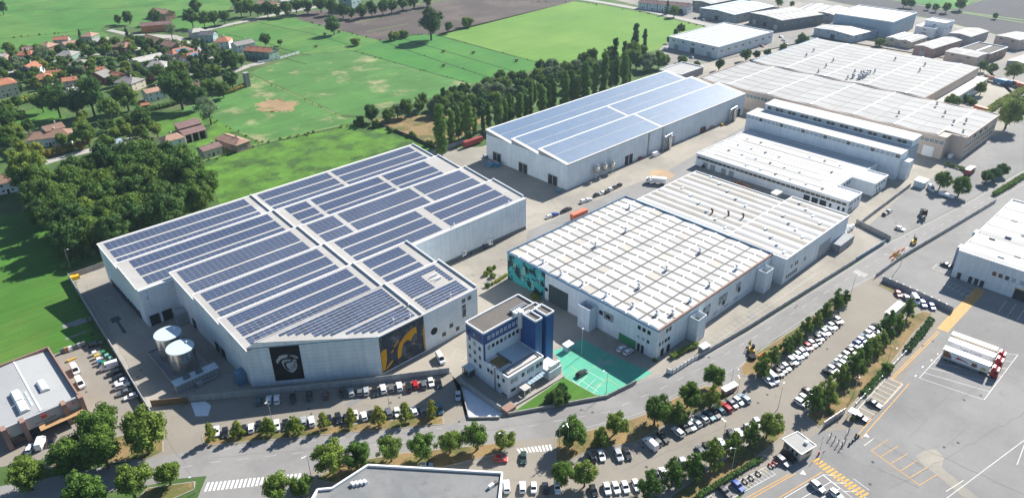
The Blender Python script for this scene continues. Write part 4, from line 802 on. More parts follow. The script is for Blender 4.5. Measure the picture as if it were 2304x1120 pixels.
# ------------------------------------------------------------------ office block
OF = thing('office_block', 'blue and white office block with flat gravel roof and blue twin stair towers', 'office', (128, 137, 0))
MB().box(117.1, 139.9, 138.0, 146.4, 0, 14.2, bottom=False).build('wall', 'wall_plain', OF); MB().box(117.06, 139.94, 137.96, 146.44, 14.2, 18.3, bottom=True).build('upper_wall', 'wall_blue', OF)
MB().box(117.3, 139.7, 138.2, 146.2, 18.3, 18.36).build('roof', 'roof_gravel', OF)
b = MB(); wallrun(b, [(117.1, 138.0), (139.9, 138.0), (139.9, 146.4), (117.1, 146.4), (117.1, 138.0)], .35, 18.3, 18.95); b.build('parapet', 'trim_white', OF)
MB().box(117.02, 117.6, 137.92, 138.2, 0, 14.2).build('corner_strip', 'wall_blue', OF)
for (x0, x1, y0, y1) in ((132.1, 135.0, 130.4, 136.2), (137.0, 140.3, 130.4, 136.0), (133, 139.5, 135.5, 138.0)):
    MB().box(x0, x1, y0, y1, 0, 19.3, bottom=False).build('stair_tower', 'wall_blue', OF)
    b = MB(); wallrun(b, [(x0, y0), (x1, y0), (x1, y1), (x0, y1), (x0, y0)], .28, 19.3, 19.95); b.build('parapet', 'trim_white', OF); MB().box(x0+.2, x1-.2, y0+.2, y1-.2, 19.3, 19.36).build('tower_roof', 'roof_gravel', OF)
MB().box(131.6, 132.4, 136.6, 138.6, 14, 20.2).build('tower_link', 'trim_white', OF); MB().box(130.4, 133.6, 137.4, 139.2, 19, 20.0).build('plant_box', 'trim_white', OF)
for k in range(7): MB().box(131+.95*k, 131.5+.95*k, 139.4, 141.2, 18.4, 19.5).build('condenser_unit', 'steel', OF)
for z, g_ in ((16.2, 'glass_pale'), (12.4, 'glass'), (8.9, 'glass')):
    for k in range(8):
        x = 119.2+1.75*k
        if z < 10 and x < 133: continue
        window(OF, (x, 137.93 if z > 14 else 137.98, z), '-y', 1.05, 1.35, g_ if (k*5+int(z)) % 4 else 'glass_pale', 'trim_white' if z > 14 else 'trim_dark')
for z in (16.0, 11.8, 8.4, 5.0):
    for k, y in enumerate((140, 142.4, 144.8)): window(OF, (117.03 if z > 14 else 117.08, y, z+(.8*k if z < 14 else 0)), '-x', 1.0, 1.3, 'glass' if k != 1 or z < 9 else 'glass_pale', 'trim_dark')
AX = MB().box(116.8, 132.0, 126.7, 137.95, 0, 8.1, bottom=False).build('annex_wall', 'wall_plain', OF)
MB().box(117.1, 131.7, 127, 137.9, 8.1, 8.15).build('annex_roof', 'roof_white', OF); MB().box(122.6, 131.7, 131.4, 137.9, 8.16, 8.3).build('roof_deck', 'steel_roof', OF)
MB().box(118, 122.4, 132, 136.8, 8.16, 8.22).build('stained_patch', 'dry_grass', OF); MB().box(122.3, 122.7, 131.2, 137.9, 8.16, 8.6).build('roof_kerb', 'wall_dark', OF)
b = MB().box(117.6, 131, 127.6, 127.8, 8.16, 8.45).box(117.6, 131, 130, 130.2, 8.16, 8.45).box(117.6, 117.8, 127.8, 130, 8.16, 8.45).box(130.8, 131, 127.8, 130, 8.16, 8.45); b.build('roof_kerb', 'trim_dark', OF); MB().box(117.8, 130.8, 127.8, 130, 8.16, 8.25).build('roof_tray', 'roof_cream', OF)
b = MB(); wallrun(b, [(116.8, 126.7), (132.0, 126.7), (132.0, 137.8)], .3, 8.1, 8.5); wallrun(b, [(116.8, 137.8), (116.8, 126.9)], .3, 8.1, 8.5); b.build('annex_parapet', 'trim_white', OF)
MB().box(116.74, 132.06, 126.64, 126.69, 4.0, 4.25).build('string_course', 'trim_white', OF)
for x, g_ in ((118.4, 'glass_pale'), (120, 'glass_pale'), (123, 'glass'), (125.4, 'glass_pale'), (127, 'glass_pale'), (129.3, 'glass'), (130.8, 'glass')): window(OF, (x, 126.67, 6.1), '-y', 1.1, 1.4, g_, 'trim_dark')
for x, w_ in ((118.8, 2.4), (126.3, 1.5), (129.6, 2.6)): window(OF, (x, 126.67, 2.6), '-y', w_, 1.4, 'glass', 'trim_white')
for y in (135.8, 134.3, 131.2, 128.8): window(OF, (116.77, y, 6.1), '-x', .95, 1.3, 'glass', 'trim_dark')
window(OF, (116.77, 130.8, 3), '-x', 1, 1.3, 'glass', 'trim_dark'); MB().box(116.7, 116.78, 127.3, 129.7, .4, 1.1).build('vent_grille', 'trim_dark', OF)
MB().cyl(116.6, 132.6, .2, 9.3, .22, .22, 8).build('flue_pipe', 'concrete', OF)
pc = MB().box(120.6, 123.4, 123.4, 126.6, 2.6, 2.95).build('porch_canopy', 'roof_cream', OF)
for x, y in ((120.8, 123.6), (123.2, 123.6)): MB().box(x-.12, x+.12, y-.12, y+.12, 0, 2.6).build('porch_post', 'trim_white', OF)
MB().box(120.8, 123.2, 124.2, 124.3, 0, 2.5).build('porch_glass', 'glass_shop', OF)
for k in range(9): MB().box(124+1.35*k, 125.2+1.35*k, 124.6, 126.5, 2.7, 2.78).build('canopy_pane', 'glass_pale', OF)
MB().box(132.1, 137.6, 124, 130.2, 0, 3.2).build('rear_block', 'wall_plain', OF); MB().box(132.3, 137.4, 124.2, 130, 3.2, 3.26).build('rear_roof', 'roof_cream', OF)
for k in range(5): MB().box(133+.95*k, 133.6+.95*k, 124.4, 125.4, 3.27, 4.9).build('screen_fin', 'trim_white', OF)
# perimeter walls around the office
pw_ = thing('perimeter_wall', 'low pale wall around the office lawn ending in a square planter', 'wall', (112, 122, 0))
b = MB(); wallrun(b, [(111.6, 121.4), (139.51, 105.96)], .35, 0, 1.15); b.build('wall_run', 'concrete', pw_); MB().box(111.4, 115.2, 121.6, 124.2, 0, 1.5).build('planter', 'brick_pink', pw_)
b = MB(); wallrun(b, [(115.2, 123.2), (136.9, 122.2)], .9, 0, .6); b.build('wall_walk', 'kerb', pw_); b = MB(); wallrun(b, [(111.2, 124), (110.6, 143)], .5, 0, 2.2); b.build('boundary_wall', 'concrete_panel', pw_); b = MB(); wallrun(b, [(110.14, 141.59), (102.24, 128.42), (109.06, 122.14)], .3, 0, .8); b.build('ramp_kerb', 'concrete', pw_)
gh = thing('gate_shelter', 'small blue curved-roof shelter at the office gate', 'shelter', (*(116.97, 144.17), 0)); gx, gy = (116.97, 144.17)
for dx, dy in ((-2.6, -1.5), (2.6, -1.5), (-2.6, 1.5), (2.6, 1.5)): MB().box(gx+dx-.12, gx+dx+.12, gy+dy-.12, gy+dy+.12, 0, 2.8).build('post', 'steel', gh)
b = MB()
for q in range(6):
    y0, y1 = -1.9+3.8*q/6, -1.9+3.8*(q+1)/6; z = lambda y: 2.8+.7*cos(y/1.9*pi/2)
    b.hexa([(gx-3, gy+y0, z(y0)), (gx+3, gy+y0, z(y0)), (gx+3, gy+y1, z(y1)), (gx-3, gy+y1, z(y1))], [(gx-3, gy+y0, z(y0)+.08), (gx+3, gy+y0, z(y0)+.08), (gx+3, gy+y1, z(y1)+.08), (gx-3, gy+y1, z(y1)+.08)])
b.build('shelter_roof', 'steel_roof', gh); MB().box(gx-2.4, gx+2.4, gy-1.3, gy+1.3, 0, 2.6).build('cabin', 'glass_shop', gh)
# ------------------------------------------------------------------ tanks beside the warehouse
for nm, (tx, ty) in (('rear one, nearer the loading doors', (50.6, 220.8)), ('front one, nearer the machine housing', (50.6, 210.4))):
    t = thing('steel_tank', 'shiny round steel water tank with flat pale lid, '+nm, 'tank', (tx, ty, 0), 0, 'water tanks beside the warehouse')
    MB().cyl(tx, ty, .3, 8.8, 4.2, 4.2, 48, cap=False).build('shell', 'steel_tank', t, smooth=True); MB().cyl(tx, ty, 8.8, 9.05, 4.3, 4.3, 48).build('lid', 'steel_roof', t)
    for z in (2.6, 5.6): MB().cyl(tx, ty, z, z+.1, 4.24, 4.24, 48, cap=False).build('band', 'steel', t)
    MB().box(tx+2.4, tx+3.2, ty+.6, ty+1.3, 9.05, 9.5).build('hatch', 'trim_white', t)
pd = thing('tank_bund', 'raised concrete basin with kerb around the steel tanks', 'basin', (50.5, 214, 0))
MB().box(44.6, 57.0, 203.0, 227.5, 0, .3).build('slab', 'concrete', pd); b = MB(); wallrun(b, [(44.6, 203), (44.6, 227.5), (57, 227.5)], .3, 0, .9); b.build('kerb', 'concrete', pd)
ph = thing('pump_house', 'long pale machine housing with louvred side below the tanks', 'machine housing', (51, 201.6, 0))
MB().box(43.9, 57.4, 200.1, 203.0, 0, 2.9).build('casing', 'wall_grey', ph); MB().hexa([(43.7, 199.9, 2.9), (57.6, 199.9, 2.9), (57.6, 203.2, 2.9), (43.7, 203.2, 2.9)], [(43.7, 199.9, 3.0), (57.6, 199.9, 3.0), (57.6, 203.2, 3.3), (43.7, 203.2, 3.3)]).build('housing_roof', 'steel_roof', ph)
for k in range(11): MB().box(44.5+1.15*k, 45.3+1.15*k, 200.0, 200.08, .5, 2.5).build('louvre', 'steel', ph)
for k in range(2): MB().box(47+4*k, 49+4*k, 201, 202.4, 3.2, 3.9).build('intake_hood', 'wall_dark', ph)
MB().box(49.5, 51.5, 198.4, 199.8, 0, 1.6).tube((51.5, 199, .8), (56.5, 199, .8), .15).build('pump', 'steel', ph)
# ------------------------------------------------------------------ right-hand, left and bottom buildings
RW = thing('right_hall', 'white-roofed hall with black doors beside the yellow hatched walkway', 'hall', (330, 30, 0))
MB().box(291.1, 356.2, -20, 59.0, 0, 11.2, bottom=False).build('wall', 'wall_white', RW)
for i in range(6):
    xa, xb = 291.4+64.5*i/6, 291.4+64.5*(i+1)/6-.5; b = MB()
    for q in range(5):
        x0, x1 = xa+(xb-xa)*q/5, xa+(xb-xa)*(q+1)/5; b.face([(x0, -19.7, 11.3+.5*sin(pi*q/5)), (x1, -19.7, 11.3+.5*sin(pi*(q+1)/5)), (x1, 58.7, 11.3+.5*sin(pi*(q+1)/5)), (x0, 58.7, 11.3+.5*sin(pi*q/5))])
    b.build('roof_bay', 'roof_white' if i % 2 else 'roof_white_b', RW); MB().box(xb, xb+.5, -19.7, 58.7, 11.2, 11.36).build('gutter', 'roof_strip', RW)
b = MB(); wallrun(b, [(291.1, -20), (291.1, 59), (356.2, 59), (356.2, -20)], .35, 11.2, 11.8); b.build('parapet', 'trim_white', RW)
for k in range(16): MB().box(295+(k*13 % 58), 295.8+(k*13 % 58), 30+(k*7 % 24), 32.2+(k*7 % 24), 11.85, 12.2).build('roof_light', 'skylight' if k % 2 else 'wall_dark', RW)
for y in (56.3, 52.3, 50.2, 48.2): MB().box(290.9, 291.05, y-.65, y+.65, 0, 2.7).build('door', 'door_dark', RW)
for y, g_ in ((45.5, 'rust'), (43.4, 'rust'), (41.2, 'glass_shop'), (39, 'glass_pale')): window(RW, (291.07, y, 7), '-x', 1.6, 1.9, g_, 'trim_white')
for k in range(8): window(RW, (291.07, 36-2.5*k, 7), '-x', 2.3, 1.9, 'glass_pale', 'trim_white')
MB().box(290.9, 291.05, 32.2, 37.6, 0, 4.2).build('loading_door', 'door_dark', RW); b = MB(); wallrun(b, [(291, 31.9), (291, 37.9)], .3, 4.2, 4.5); b.build('door_lintel', 'safety_yellow', RW)
for x in (301, 319): MB().box(x, x+4, 59.2, 62, 0, 8).build('stair_tower', 'wall_blue_grey', RW)
BL = thing('shop_building', 'grey-roofed shop with pinkish pillars, skylights and a sign over the entrance', 'shop', (10, 226, 0))
MB().box(-.5, 20.2, 210.4, 242.6, 0, 6.3, bottom=False).build('wall', 'brick_pink', BL)
for xa, za, xb, zb in ((-.2, 6.45, 10.0, 7.15), (10.05, 7.15, 19.7, 6.45)): MB().hexa([(xa, 210.8, 6.3), (xb, 210.8, 6.3), (xb, 242.2, 6.3), (xa, 242.2, 6.3)], [(xa, 210.8, za), (xb, 210.8, zb), (xb, 242.2, zb), (xa, 242.2, za)]).build('roof', 'roof_metal', BL)
MB().box(9.85, 10.2, 210.8, 242.2, 7.13, 7.25).build('ridge_cap', 'trim_white', BL)
b = MB(); wallrun(b, [(20.0, 210.6), (20.0, 242.5), (-.5, 242.5)], .45, 6.3, 7.7); b.build('parapet', 'brick_pink', BL)
for x, y, wd in ((5.3, 219.6, 2.5), (5.3, 213.4, 2.5), (12.3, 219.6, 2.2)):
    MB().box(x-.15, x+wd+.15, y-.15, y+5.75, 6.5, 7.35).build('skylight_kerb', 'wall_grey', BL)
    for q in range(4): MB().hexa([(x, y+1.42*q, 7.35), (x+wd, y+1.42*q, 7.35), (x+wd, y+1.42*q+1.34, 7.35), (x, y+1.42*q+1.34, 7.35)], [(x+.5, y+1.42*q, 7.95), (x+wd-.5, y+1.42*q, 7.95), (x+wd-.5, y+1.42*q+1.34, 7.95), (x+.5, y+1.42*q+1.34, 7.95)]).build('skylight_dome', 'trim_white', BL)
for k in range(3): MB().box(8.6, 9.2, 215+3*k, 217.6+3*k, 7.1, 7.16).build('translucent_sheet', 'skylight', BL)
for x0, x1 in ((.9, 4.3), (5.5, 15.0), (16.3, 19.6)): MB().hexa([(x0, 209.3, 3.6), (x1, 209.3, 3.6), (x1, 210.2, 3.6), (x0, 210.2, 3.6)], [(x0, 209.7, 7.2), (x1, 209.7, 7.2), (x1, 210.5, 7.2), (x0, 210.5, 7.2)]).build('fascia', 'roof_metal', BL)
for x in (.2, 4.9, 15.6, 20.1): MB().box(x-.6, x+.6, 208.5, 210.9, 0, 7.5).build('pillar', 'brick_pink', BL)
for x0, x1 in ((.9, 4.2), (16.4, 19.4)):
    for k in range(4): window(BL, (x0+.45+(x1-x0)*k/4, 210.3, 2.2), '-y', .75, 1.4, 'glass_shop', 'trim_dark')
for k in range(8): window(BL, (6.1+1.17*k, 210.3, 1.75), '-y', 1.1, 3.0, 'glass_shop', 'trim_dark')
MB().hexa([(8, 206.9, 3.2), (19.6, 206.9, 3.2), (19.6, 209.1, 3.2), (8, 209.1, 3.2)], [(8, 206.9, 3.35), (19.6, 206.9, 3.35), (19.6, 209.1, 3.6), (8, 209.1, 3.6)]).build('awning', 'wood', BL)
MB().box(9.4, 10.8, 209.1, 209.3, 5.5, 6.7).build('sign', 'print_red', BL); MB().box(17.6, 18.3, 209.2, 209.35, 5.8, 6.4).build('sign', 'print_red', BL)
b = MB()
for k in range(9): b.box(7.6+.62*k, 8.0+.62*k, 209.2, 209.3, 4.5, 4.75)
b.build('sign_lettering', 'trim_dark', BL)
BBp = [(67.06, 127.73), (90.79, 101.27), (72.93, 84.90), (37.93, 118.32), (50.57, 127.88), (53.10, 129.62), (56.02, 127.42)]
BB = thing('flat_roof_building', 'grey flat-roofed building with white parapet cut by the bottom edge', 'building', (*(66.45, 106.97), 0))
MB().prism(BBp, 0, 6.3).build('wall', 'wall_plain', BB); MB().prism(BBp, 6.3, 6.36).build('roof', 'roof_felt', BB)
b = MB(); wallrun(b, BBp+BBp[:1], .5, 6.3, 7.0); b.build('parapet', 'trim_white', BB)
ax, ay = (60.23, 125.25)
for k in range(4): MB().box(ax+.9*k, ax+.7+.9*k, ay-1-.5*k, ay+.3-.5*k, 6.36, 7.2).build('air_conditioner', 'trim_white', BB)
ax, ay = (86.22, 99.97); MB().box(ax-1.2, ax+.4, ay-.4, ay+.4, 6.36, 7.3).build('air_conditioner', 'trim_white', BB); MB().box(ax+.7, ax+1.6, ay-.5, ay+.5, 6.36, 7.1).build('roof_hatch', 'roof_gravel', BB)
HU = thing('guard_hut', 'beige gatehouse with flat grey roof at the yellow crossing', 'gatehouse', (160.3, 54.5, 0)); ha = [(158.2, 58.5), (164.0, 57.0), (162.6, 50.7), (156.5, 51.9)]
hb = [(160.3+(x-160.3)*.86, 54.5+(y-54.5)*.86) for x, y in ha]
MB().prism(hb, 0, 3.0).build('wall', 'stucco_cream', HU); MB().prism(ha, 3.0, 3.3, True).build('roof', 'roof_grey', HU); b = MB(); wallrun(b, ha+ha[:1], .25, 3.3, 3.5); b.build('roof_edge', 'trim_white', HU); MB().box(161, 162, 52.6, 53.6, 3.3, 4.1).build('air_conditioner', 'trim_white', HU)
d = Vector((hb[3][0]-hb[0][0], hb[3][1]-hb[0][1], 0)); ang = atan2(d.y, d.x)
for t_, w_ in ((.2, 1.6), (.55, .7), (.8, .7)):
    p = lerp(hb[0], hb[3], t_); window(HU, (p[0], p[1], 1.8), ang, w_, 1.1, 'glass', 'trim_dark')
d = Vector((hb[2][0]-hb[3][0], hb[2][1]-hb[3][1], 0)); ang = atan2(d.y, d.x); p = lerp(hb[3], hb[2], .6); window(HU, (p[0], p[1], 1.9), ang, 1.6, .7, 'glass', 'trim_dark')

# ------------------------------------------------------------------ far industrial buildings
def frame(name, label, cat, o, ang, group=None):
    t = thing(name, label, cat, (o[0], o[1], 0), ang, group); ORG[t.name] = Vector((0, 0, 0)); return t
def industrial(label, L, N, R, h, wm, rm, style='gable', sk=3, name='industrial_building', rise=1.2, wins=True):
    ux, uy = R[0]-N[0], R[1]-N[1]; lx = hypot(ux, uy); ang = atan2(uy, ux)
    ly = -(L[0]-N[0])*sin(ang)+(L[1]-N[1])*cos(ang)
    t = frame(name, label, 'building', N, ang, None)
    MB().box(0, lx, 0, ly, 0, h, bottom=False).build('wall', wm, t, local=True)
    if style == 'flat':
        MB().box(.4, lx-.4, .4, ly-.4, h, h+.08).build('roof', rm, t, local=True)
        b = MB(); wallrun(b, [(0, 0), (lx, 0), (lx, ly), (0, ly), (0, 0)], .5, h, h+.8); b.build('parapet', 'trim_white' if wm != 'wall_beige' else 'wall_beige', t, local=True)
        for k in range(sk): MB().box(lx*.1, lx*.9, ly*(k+.5)/sk-.9, ly*(k+.5)/sk+.9, h+.09, h+.35).build('roof_light', 'skylight', t, local=True)
    else:
        n = 2 if style == 'gable' else int(style[3:])
        along = lx >= ly
        if style != 'gable': along = True
        a, bq = (lx, ly) if along else (ly, lx)
        P = (lambda p, q, z: (p, q, z)) if along else (lambda p, q, z: (q, p, z))
        bays = 1 if style == 'gable' else n
        for k in range(bays):
            q0, q1 = bq*k/bays-.3, bq*(k+1)/bays+.3; qm = (q0+q1)/2
            for qa, qb, za, zb in ((q0, qm, h, h+rise), (qm, q1, h+rise, h)):
                b = MB(); b.hexa([P(-.4, qa, za), P(a+.4, qa, za), P(a+.4, qb, zb), P(-.4, qb, zb)], [P(-.4, qa, za+.15), P(a+.4, qa, za+.15), P(a+.4, qb, zb+.15), P(-.4, qb, zb+.15)])
                rf = b.build('roof_slope', rm, t, local=True)
                for s in range(sk):
                    pa = a*(s+.5)/sk; b = MB(); f0, f1 = .15, .85
                    qa2, qb2 = qa+(qb-qa)*f0, qa+(qb-qa)*f1; za2, zb2 = za+(zb-za)*f0, za+(zb-za)*f1
                    if style == 'gable' and along is False or style == 'gable': b.hexa([P(pa-.9, qa2, za2+.16), P(pa+.9, qa2, za2+.16), P(pa+.9, qb2, zb2+.16), P(pa-.9, qb2, zb2+.16)], [P(pa-.9, qa2, za2+.24), P(pa+.9, qa2, za2+.24), P(pa+.9, qb2, zb2+.24), P(pa-.9, qb2, zb2+.24)])
                    else: qm2 = (qa+qb)/2; zm2 = (za+zb)/2; b.box(-.2, a+.2, qm2-.7, qm2+.7, zm2+.16, zm2+.36)
                    b.build('skylight_strip', 'roof_strip' if rm in ('roof_white', 'roof_metal', 'steel_roof') else 'trim_white', rf if 0 else t, local=True)
                    if style != 'gable': break
            g = MB(); g.face([P(0, q0+.3, h), P(0, q1-.3, h), P(0, qm, h+rise)]).face([P(a, q0+.3, h), P(a, q1-.3, h), P(a, qm, h+rise)]); g.build('gable', wm, t, local=True)
    if wins:
        for k in range(max(2, int(lx/9))): place('window', winmesh(3.4, 1.3, 'glass', 'trim_white'), t, (lx*(k+.5)/max(2, int(lx/9)), -.02, h*.62))
        for k in range(max(1, int(ly/12))):
            yq = ly*(k+.5)/max(1, int(ly/12)); MB().box(-.12, -.02, yq-2, yq+2, 0, min(4, h*.6)).build('shutter_door', 'door_dark' if k % 2 else 'shutter', t, local=True)
        for k in range(max(1, int(ly/9))): place('window', winmesh(3, 1.1, 'glass', 'trim_white'), t, (-.02, ly*(k+.5)/max(1, int(ly/9)), h*.8), (0, 0, -pi/2))
    return t
industrial('wide white flat-roofed store with a pinkish base band beside the bright crop field', (510.00, 350.71), (505.78, 302.96), (583.10, 299.82), 8.6, 'wall_panel', 'roof_white', 'flat', 7)
industrial('hall with pale blue striped roof beyond the white flat-roofed store', (630.75, 401.30), (623.93, 361.55), (685.17, 355.28), 8, 'wall_grey', 'steel_roof', 'gable', 4)
industrial('dark grey-green hall with white saw skylights behind the flat-roofed store', (627.82, 356.20), (627.56, 316.05), (678.08, 302.58), 9, 'wall_dark', 'roof_grey', 'gable', 7, rise=.8)
industrial('pale double-gabled hall at the edge of the dark ploughed field', (702.04, 336.32), (692.41, 299.29), (731.24, 303.67), 7, 'wall_grey', 'roof_metal', 'saw2', 2)
industrial('tall windowless pale blue block with bright white flat roof', (683.01, 287.19), (666.03, 236.19), (718.89, 237.04), 13.4, 'wall_blue_grey', 'roof_white', 'flat', 0, wins=False)
industrial('hall with grey and blue striped roof in front of the tall pale block', (628.80, 289.43), (629.00, 251.96), (680.43, 244.80), 6, 'wall_blue_grey', 'roof_metal', 'gable', 5)
industrial('small double-gabled workshop between the wave-roofed hall and the white office cube', (641.65, 232.05), (643.85, 210.51), (671.84, 208.41), 5, 'stucco_cream', 'roof_grey', 'saw2', 2)
industrial('white office cube with higher rear block near the ploughed field', (690.50, 226.61), (692.06, 210.64), (732.54, 209.18), 7.6, 'wall_plain', 'roof_white', 'flat', 1)
industrial('taller white rear block of the office cube by the ploughed field', (707.43, 222.91), (701.53, 206.36), (717.55, 205.09), 11.5, 'wall_plain', 'roof_white', 'flat', 0)
industrial('grey gabled shed with two pale roof strips beside the dark field', (688.40, 198.38), (687.27, 180.78), (720.03, 177.17), 7, 'wall_grey', 'roof_grey', 'gable', 2)
industrial('mauve-walled shed with one long pale roof strip and dark doorway', (621.50, 202.77), (624.49, 187.97), (670.91, 182.12), 7, 'stucco_mauve', 'roof_grey', 'gable', 3)
industrial('pinkish workshop with round windows behind the wave-roofed hall', (621.25, 178.57), (621.47, 155.56), (639.85, 153.65), 7, 'wall_beige', 'roof_grey', 'gable', 1, rise=.7)
industrial('brick-walled flat shed behind the pinkish workshop', (656.32, 171.97), (639.36, 152.29), (671.14, 149.20), 6.6, 'brick_pink', 'roof_gravel', 'flat', 1)
industrial('beige hall with dark gate at the picture edge below the dark field', (691.88, 170.08), (697.56, 148.62), (724.87, 141.35), 8, 'wall_beige', 'roof_grey', 'gable', 1, rise=.6)
industrial('low hall with white striped roof beside the lane at the edge', (632.39, 139.49), (634.51, 125.32), (692.97, 117.42), 5, 'wall_grey', 'roof_metal', 'gable', 4)
industrial('small plain grey shed at the end of the long solar warehouse', (437.38, 304.46), (432.98, 286.32), (461.82, 286.84), 5, 'wall_grey', 'roof_grey', 'flat', 0, wins=False)
industrial('long grey shed behind the red terrace at the top of the picture', (654.74, 427.84), (651.63, 404.98), (716.35, 399.24), 8, 'wall_dark', 'roof_grey', 'gable', 3)
industrial('pale apartment block rising from the tree line beyond the brown field', (402.63, 679.51), (402.47, 662.64), (416.78, 668.54), 13, 'stucco_teal', 'tile_palegrey', 'flat', 0, name='apartment_block')
# low lean-tos beside the flat-roofed store and stock at the timber yard
MB()
# ------------------------------------------------------------------ village houses
HOUSES = []
def house(label, P1, P2, wd, kind, rm, wm, h=5.6, rise=None, ext=1.0, pv=False, wins=True):
    dx, dy = P2[0]-P1[0], P2[1]-P1[1]; L = hypot(dx, dy); ang = atan2(dy, dx); c = ((P1[0]+P2[0])/2, (P1[1]+P2[1])/2)
    n = 4 if kind != 'g' else 4
    rise = rise or wd*.2
    l2 = L/2+(wd*.32 if kind == 'h' else ext); w2 = wd/2; r2 = L/2 if kind == 'h' else l2
    t = frame('house', label, 'house', c, ang); HOUSES.append((c, max(l2, w2)+1.5))
    a, bq = l2-.5, w2-.5
    MB().box(-a, a, -bq, bq, 0, h, bottom=False).build('wall', wm, t, local=True)
    E_ = .18
    b = MB(); ridge0, ridge1 = (-r2 if kind == 'h' else -l2, 0, h+rise), (r2 if kind == 'h' else l2, 0, h+rise)
    A, B, C, D_ = (-l2, -w2, h-.05), (l2, -w2, h-.05), (l2, w2, h-.05), (-l2, w2, h-.05)
    b.face([A, B, ridge1, ridge0]).face([C, D_, ridge0, ridge1])
    if kind == 'h': b.face([B, C, ridge1]).face([D_, A, ridge0])
    else:
        b.mk(1).face([(a, -bq, h), (a, bq, h), (a, 0, h+rise*.93)]).face([(-a, -bq, h), (-a, bq, h), (-a, 0, h+rise*.93)][::-1]); b.mk(0)
    dn = lambda p: (p[0], p[1], p[2]-E_)
    for p, q in ((A, B), (B, C), (C, D_), (D_, A)):
        if kind != 'h' and p[1] != q[1]: continue
        b.face([dn(p), dn(q), q, p])
    b.face([dn(D_), dn(C), dn(B), dn(A)])
    rf = b.build('roof', [rm, wm], t, local=True)
    rg = MB().box(ridge0[0], ridge1[0]+.02, -.14, .14, h+rise-.06, h+rise+.09); rg.build('ridge_tiles', rm, rf, local=True)
    cx_ = r2*.4; MB().box(cx_-.35, cx_+.35, .5, 1.2, h+rise*.4, h+rise+1.0).build('chimney', wm, rf, local=True)
    if pv: MB().hexa([(-l2*.5, -w2*.85, h+rise*.15+.1), (l2*.6, -w2*.85, h+rise*.15+.1), (l2*.6, -w2*.3, h+rise*.7+.1), (-l2*.5, -w2*.3, h+rise*.7+.1)], [(-l2*.5, -w2*.85, h+rise*.15+.16), (l2*.6, -w2*.85, h+rise*.15+.16), (l2*.6, -w2*.3, h+rise*.7+.16), (-l2*.5, -w2*.3, h+rise*.7+.16)]).build('solar_panel', 'solar_far', rf, local=True)
    if wins:
        # only the two sides that face the camera
        side = -1 if cos(ang)*c[1]-sin(ang)*c[0] > 0 else 1
        endx = -1 if cos(ang)*c[0]+sin(ang)*c[1] > 0 else 1
        k = max(2, int(2*a/3.6)); zs = (1.6, 4.3) if h > 5 else (1.6,)
        for z in zs:
            for i in range(k): place('window', winmesh(1.1, 1.3, 'glass', 'trim_white'), t, (-a+2*a*(i+.5)/k, side*(bq+.02), z), (0, 0, 0 if side < 0 else pi))
            for i in range(2): place('window', winmesh(1.1, 1.3, 'glass', 'trim_white'), t, (endx*(a+.02), -bq+2*bq*(i+.5)/2, z), (0, 0, -pi/2 if endx < 0 else pi/2))
        MB().box(-.55, .55, side*(bq+.03)-.04, side*(bq+.03)+.04, 0, 2.2).build('door', 'door_dark', t, local=True)
    return t
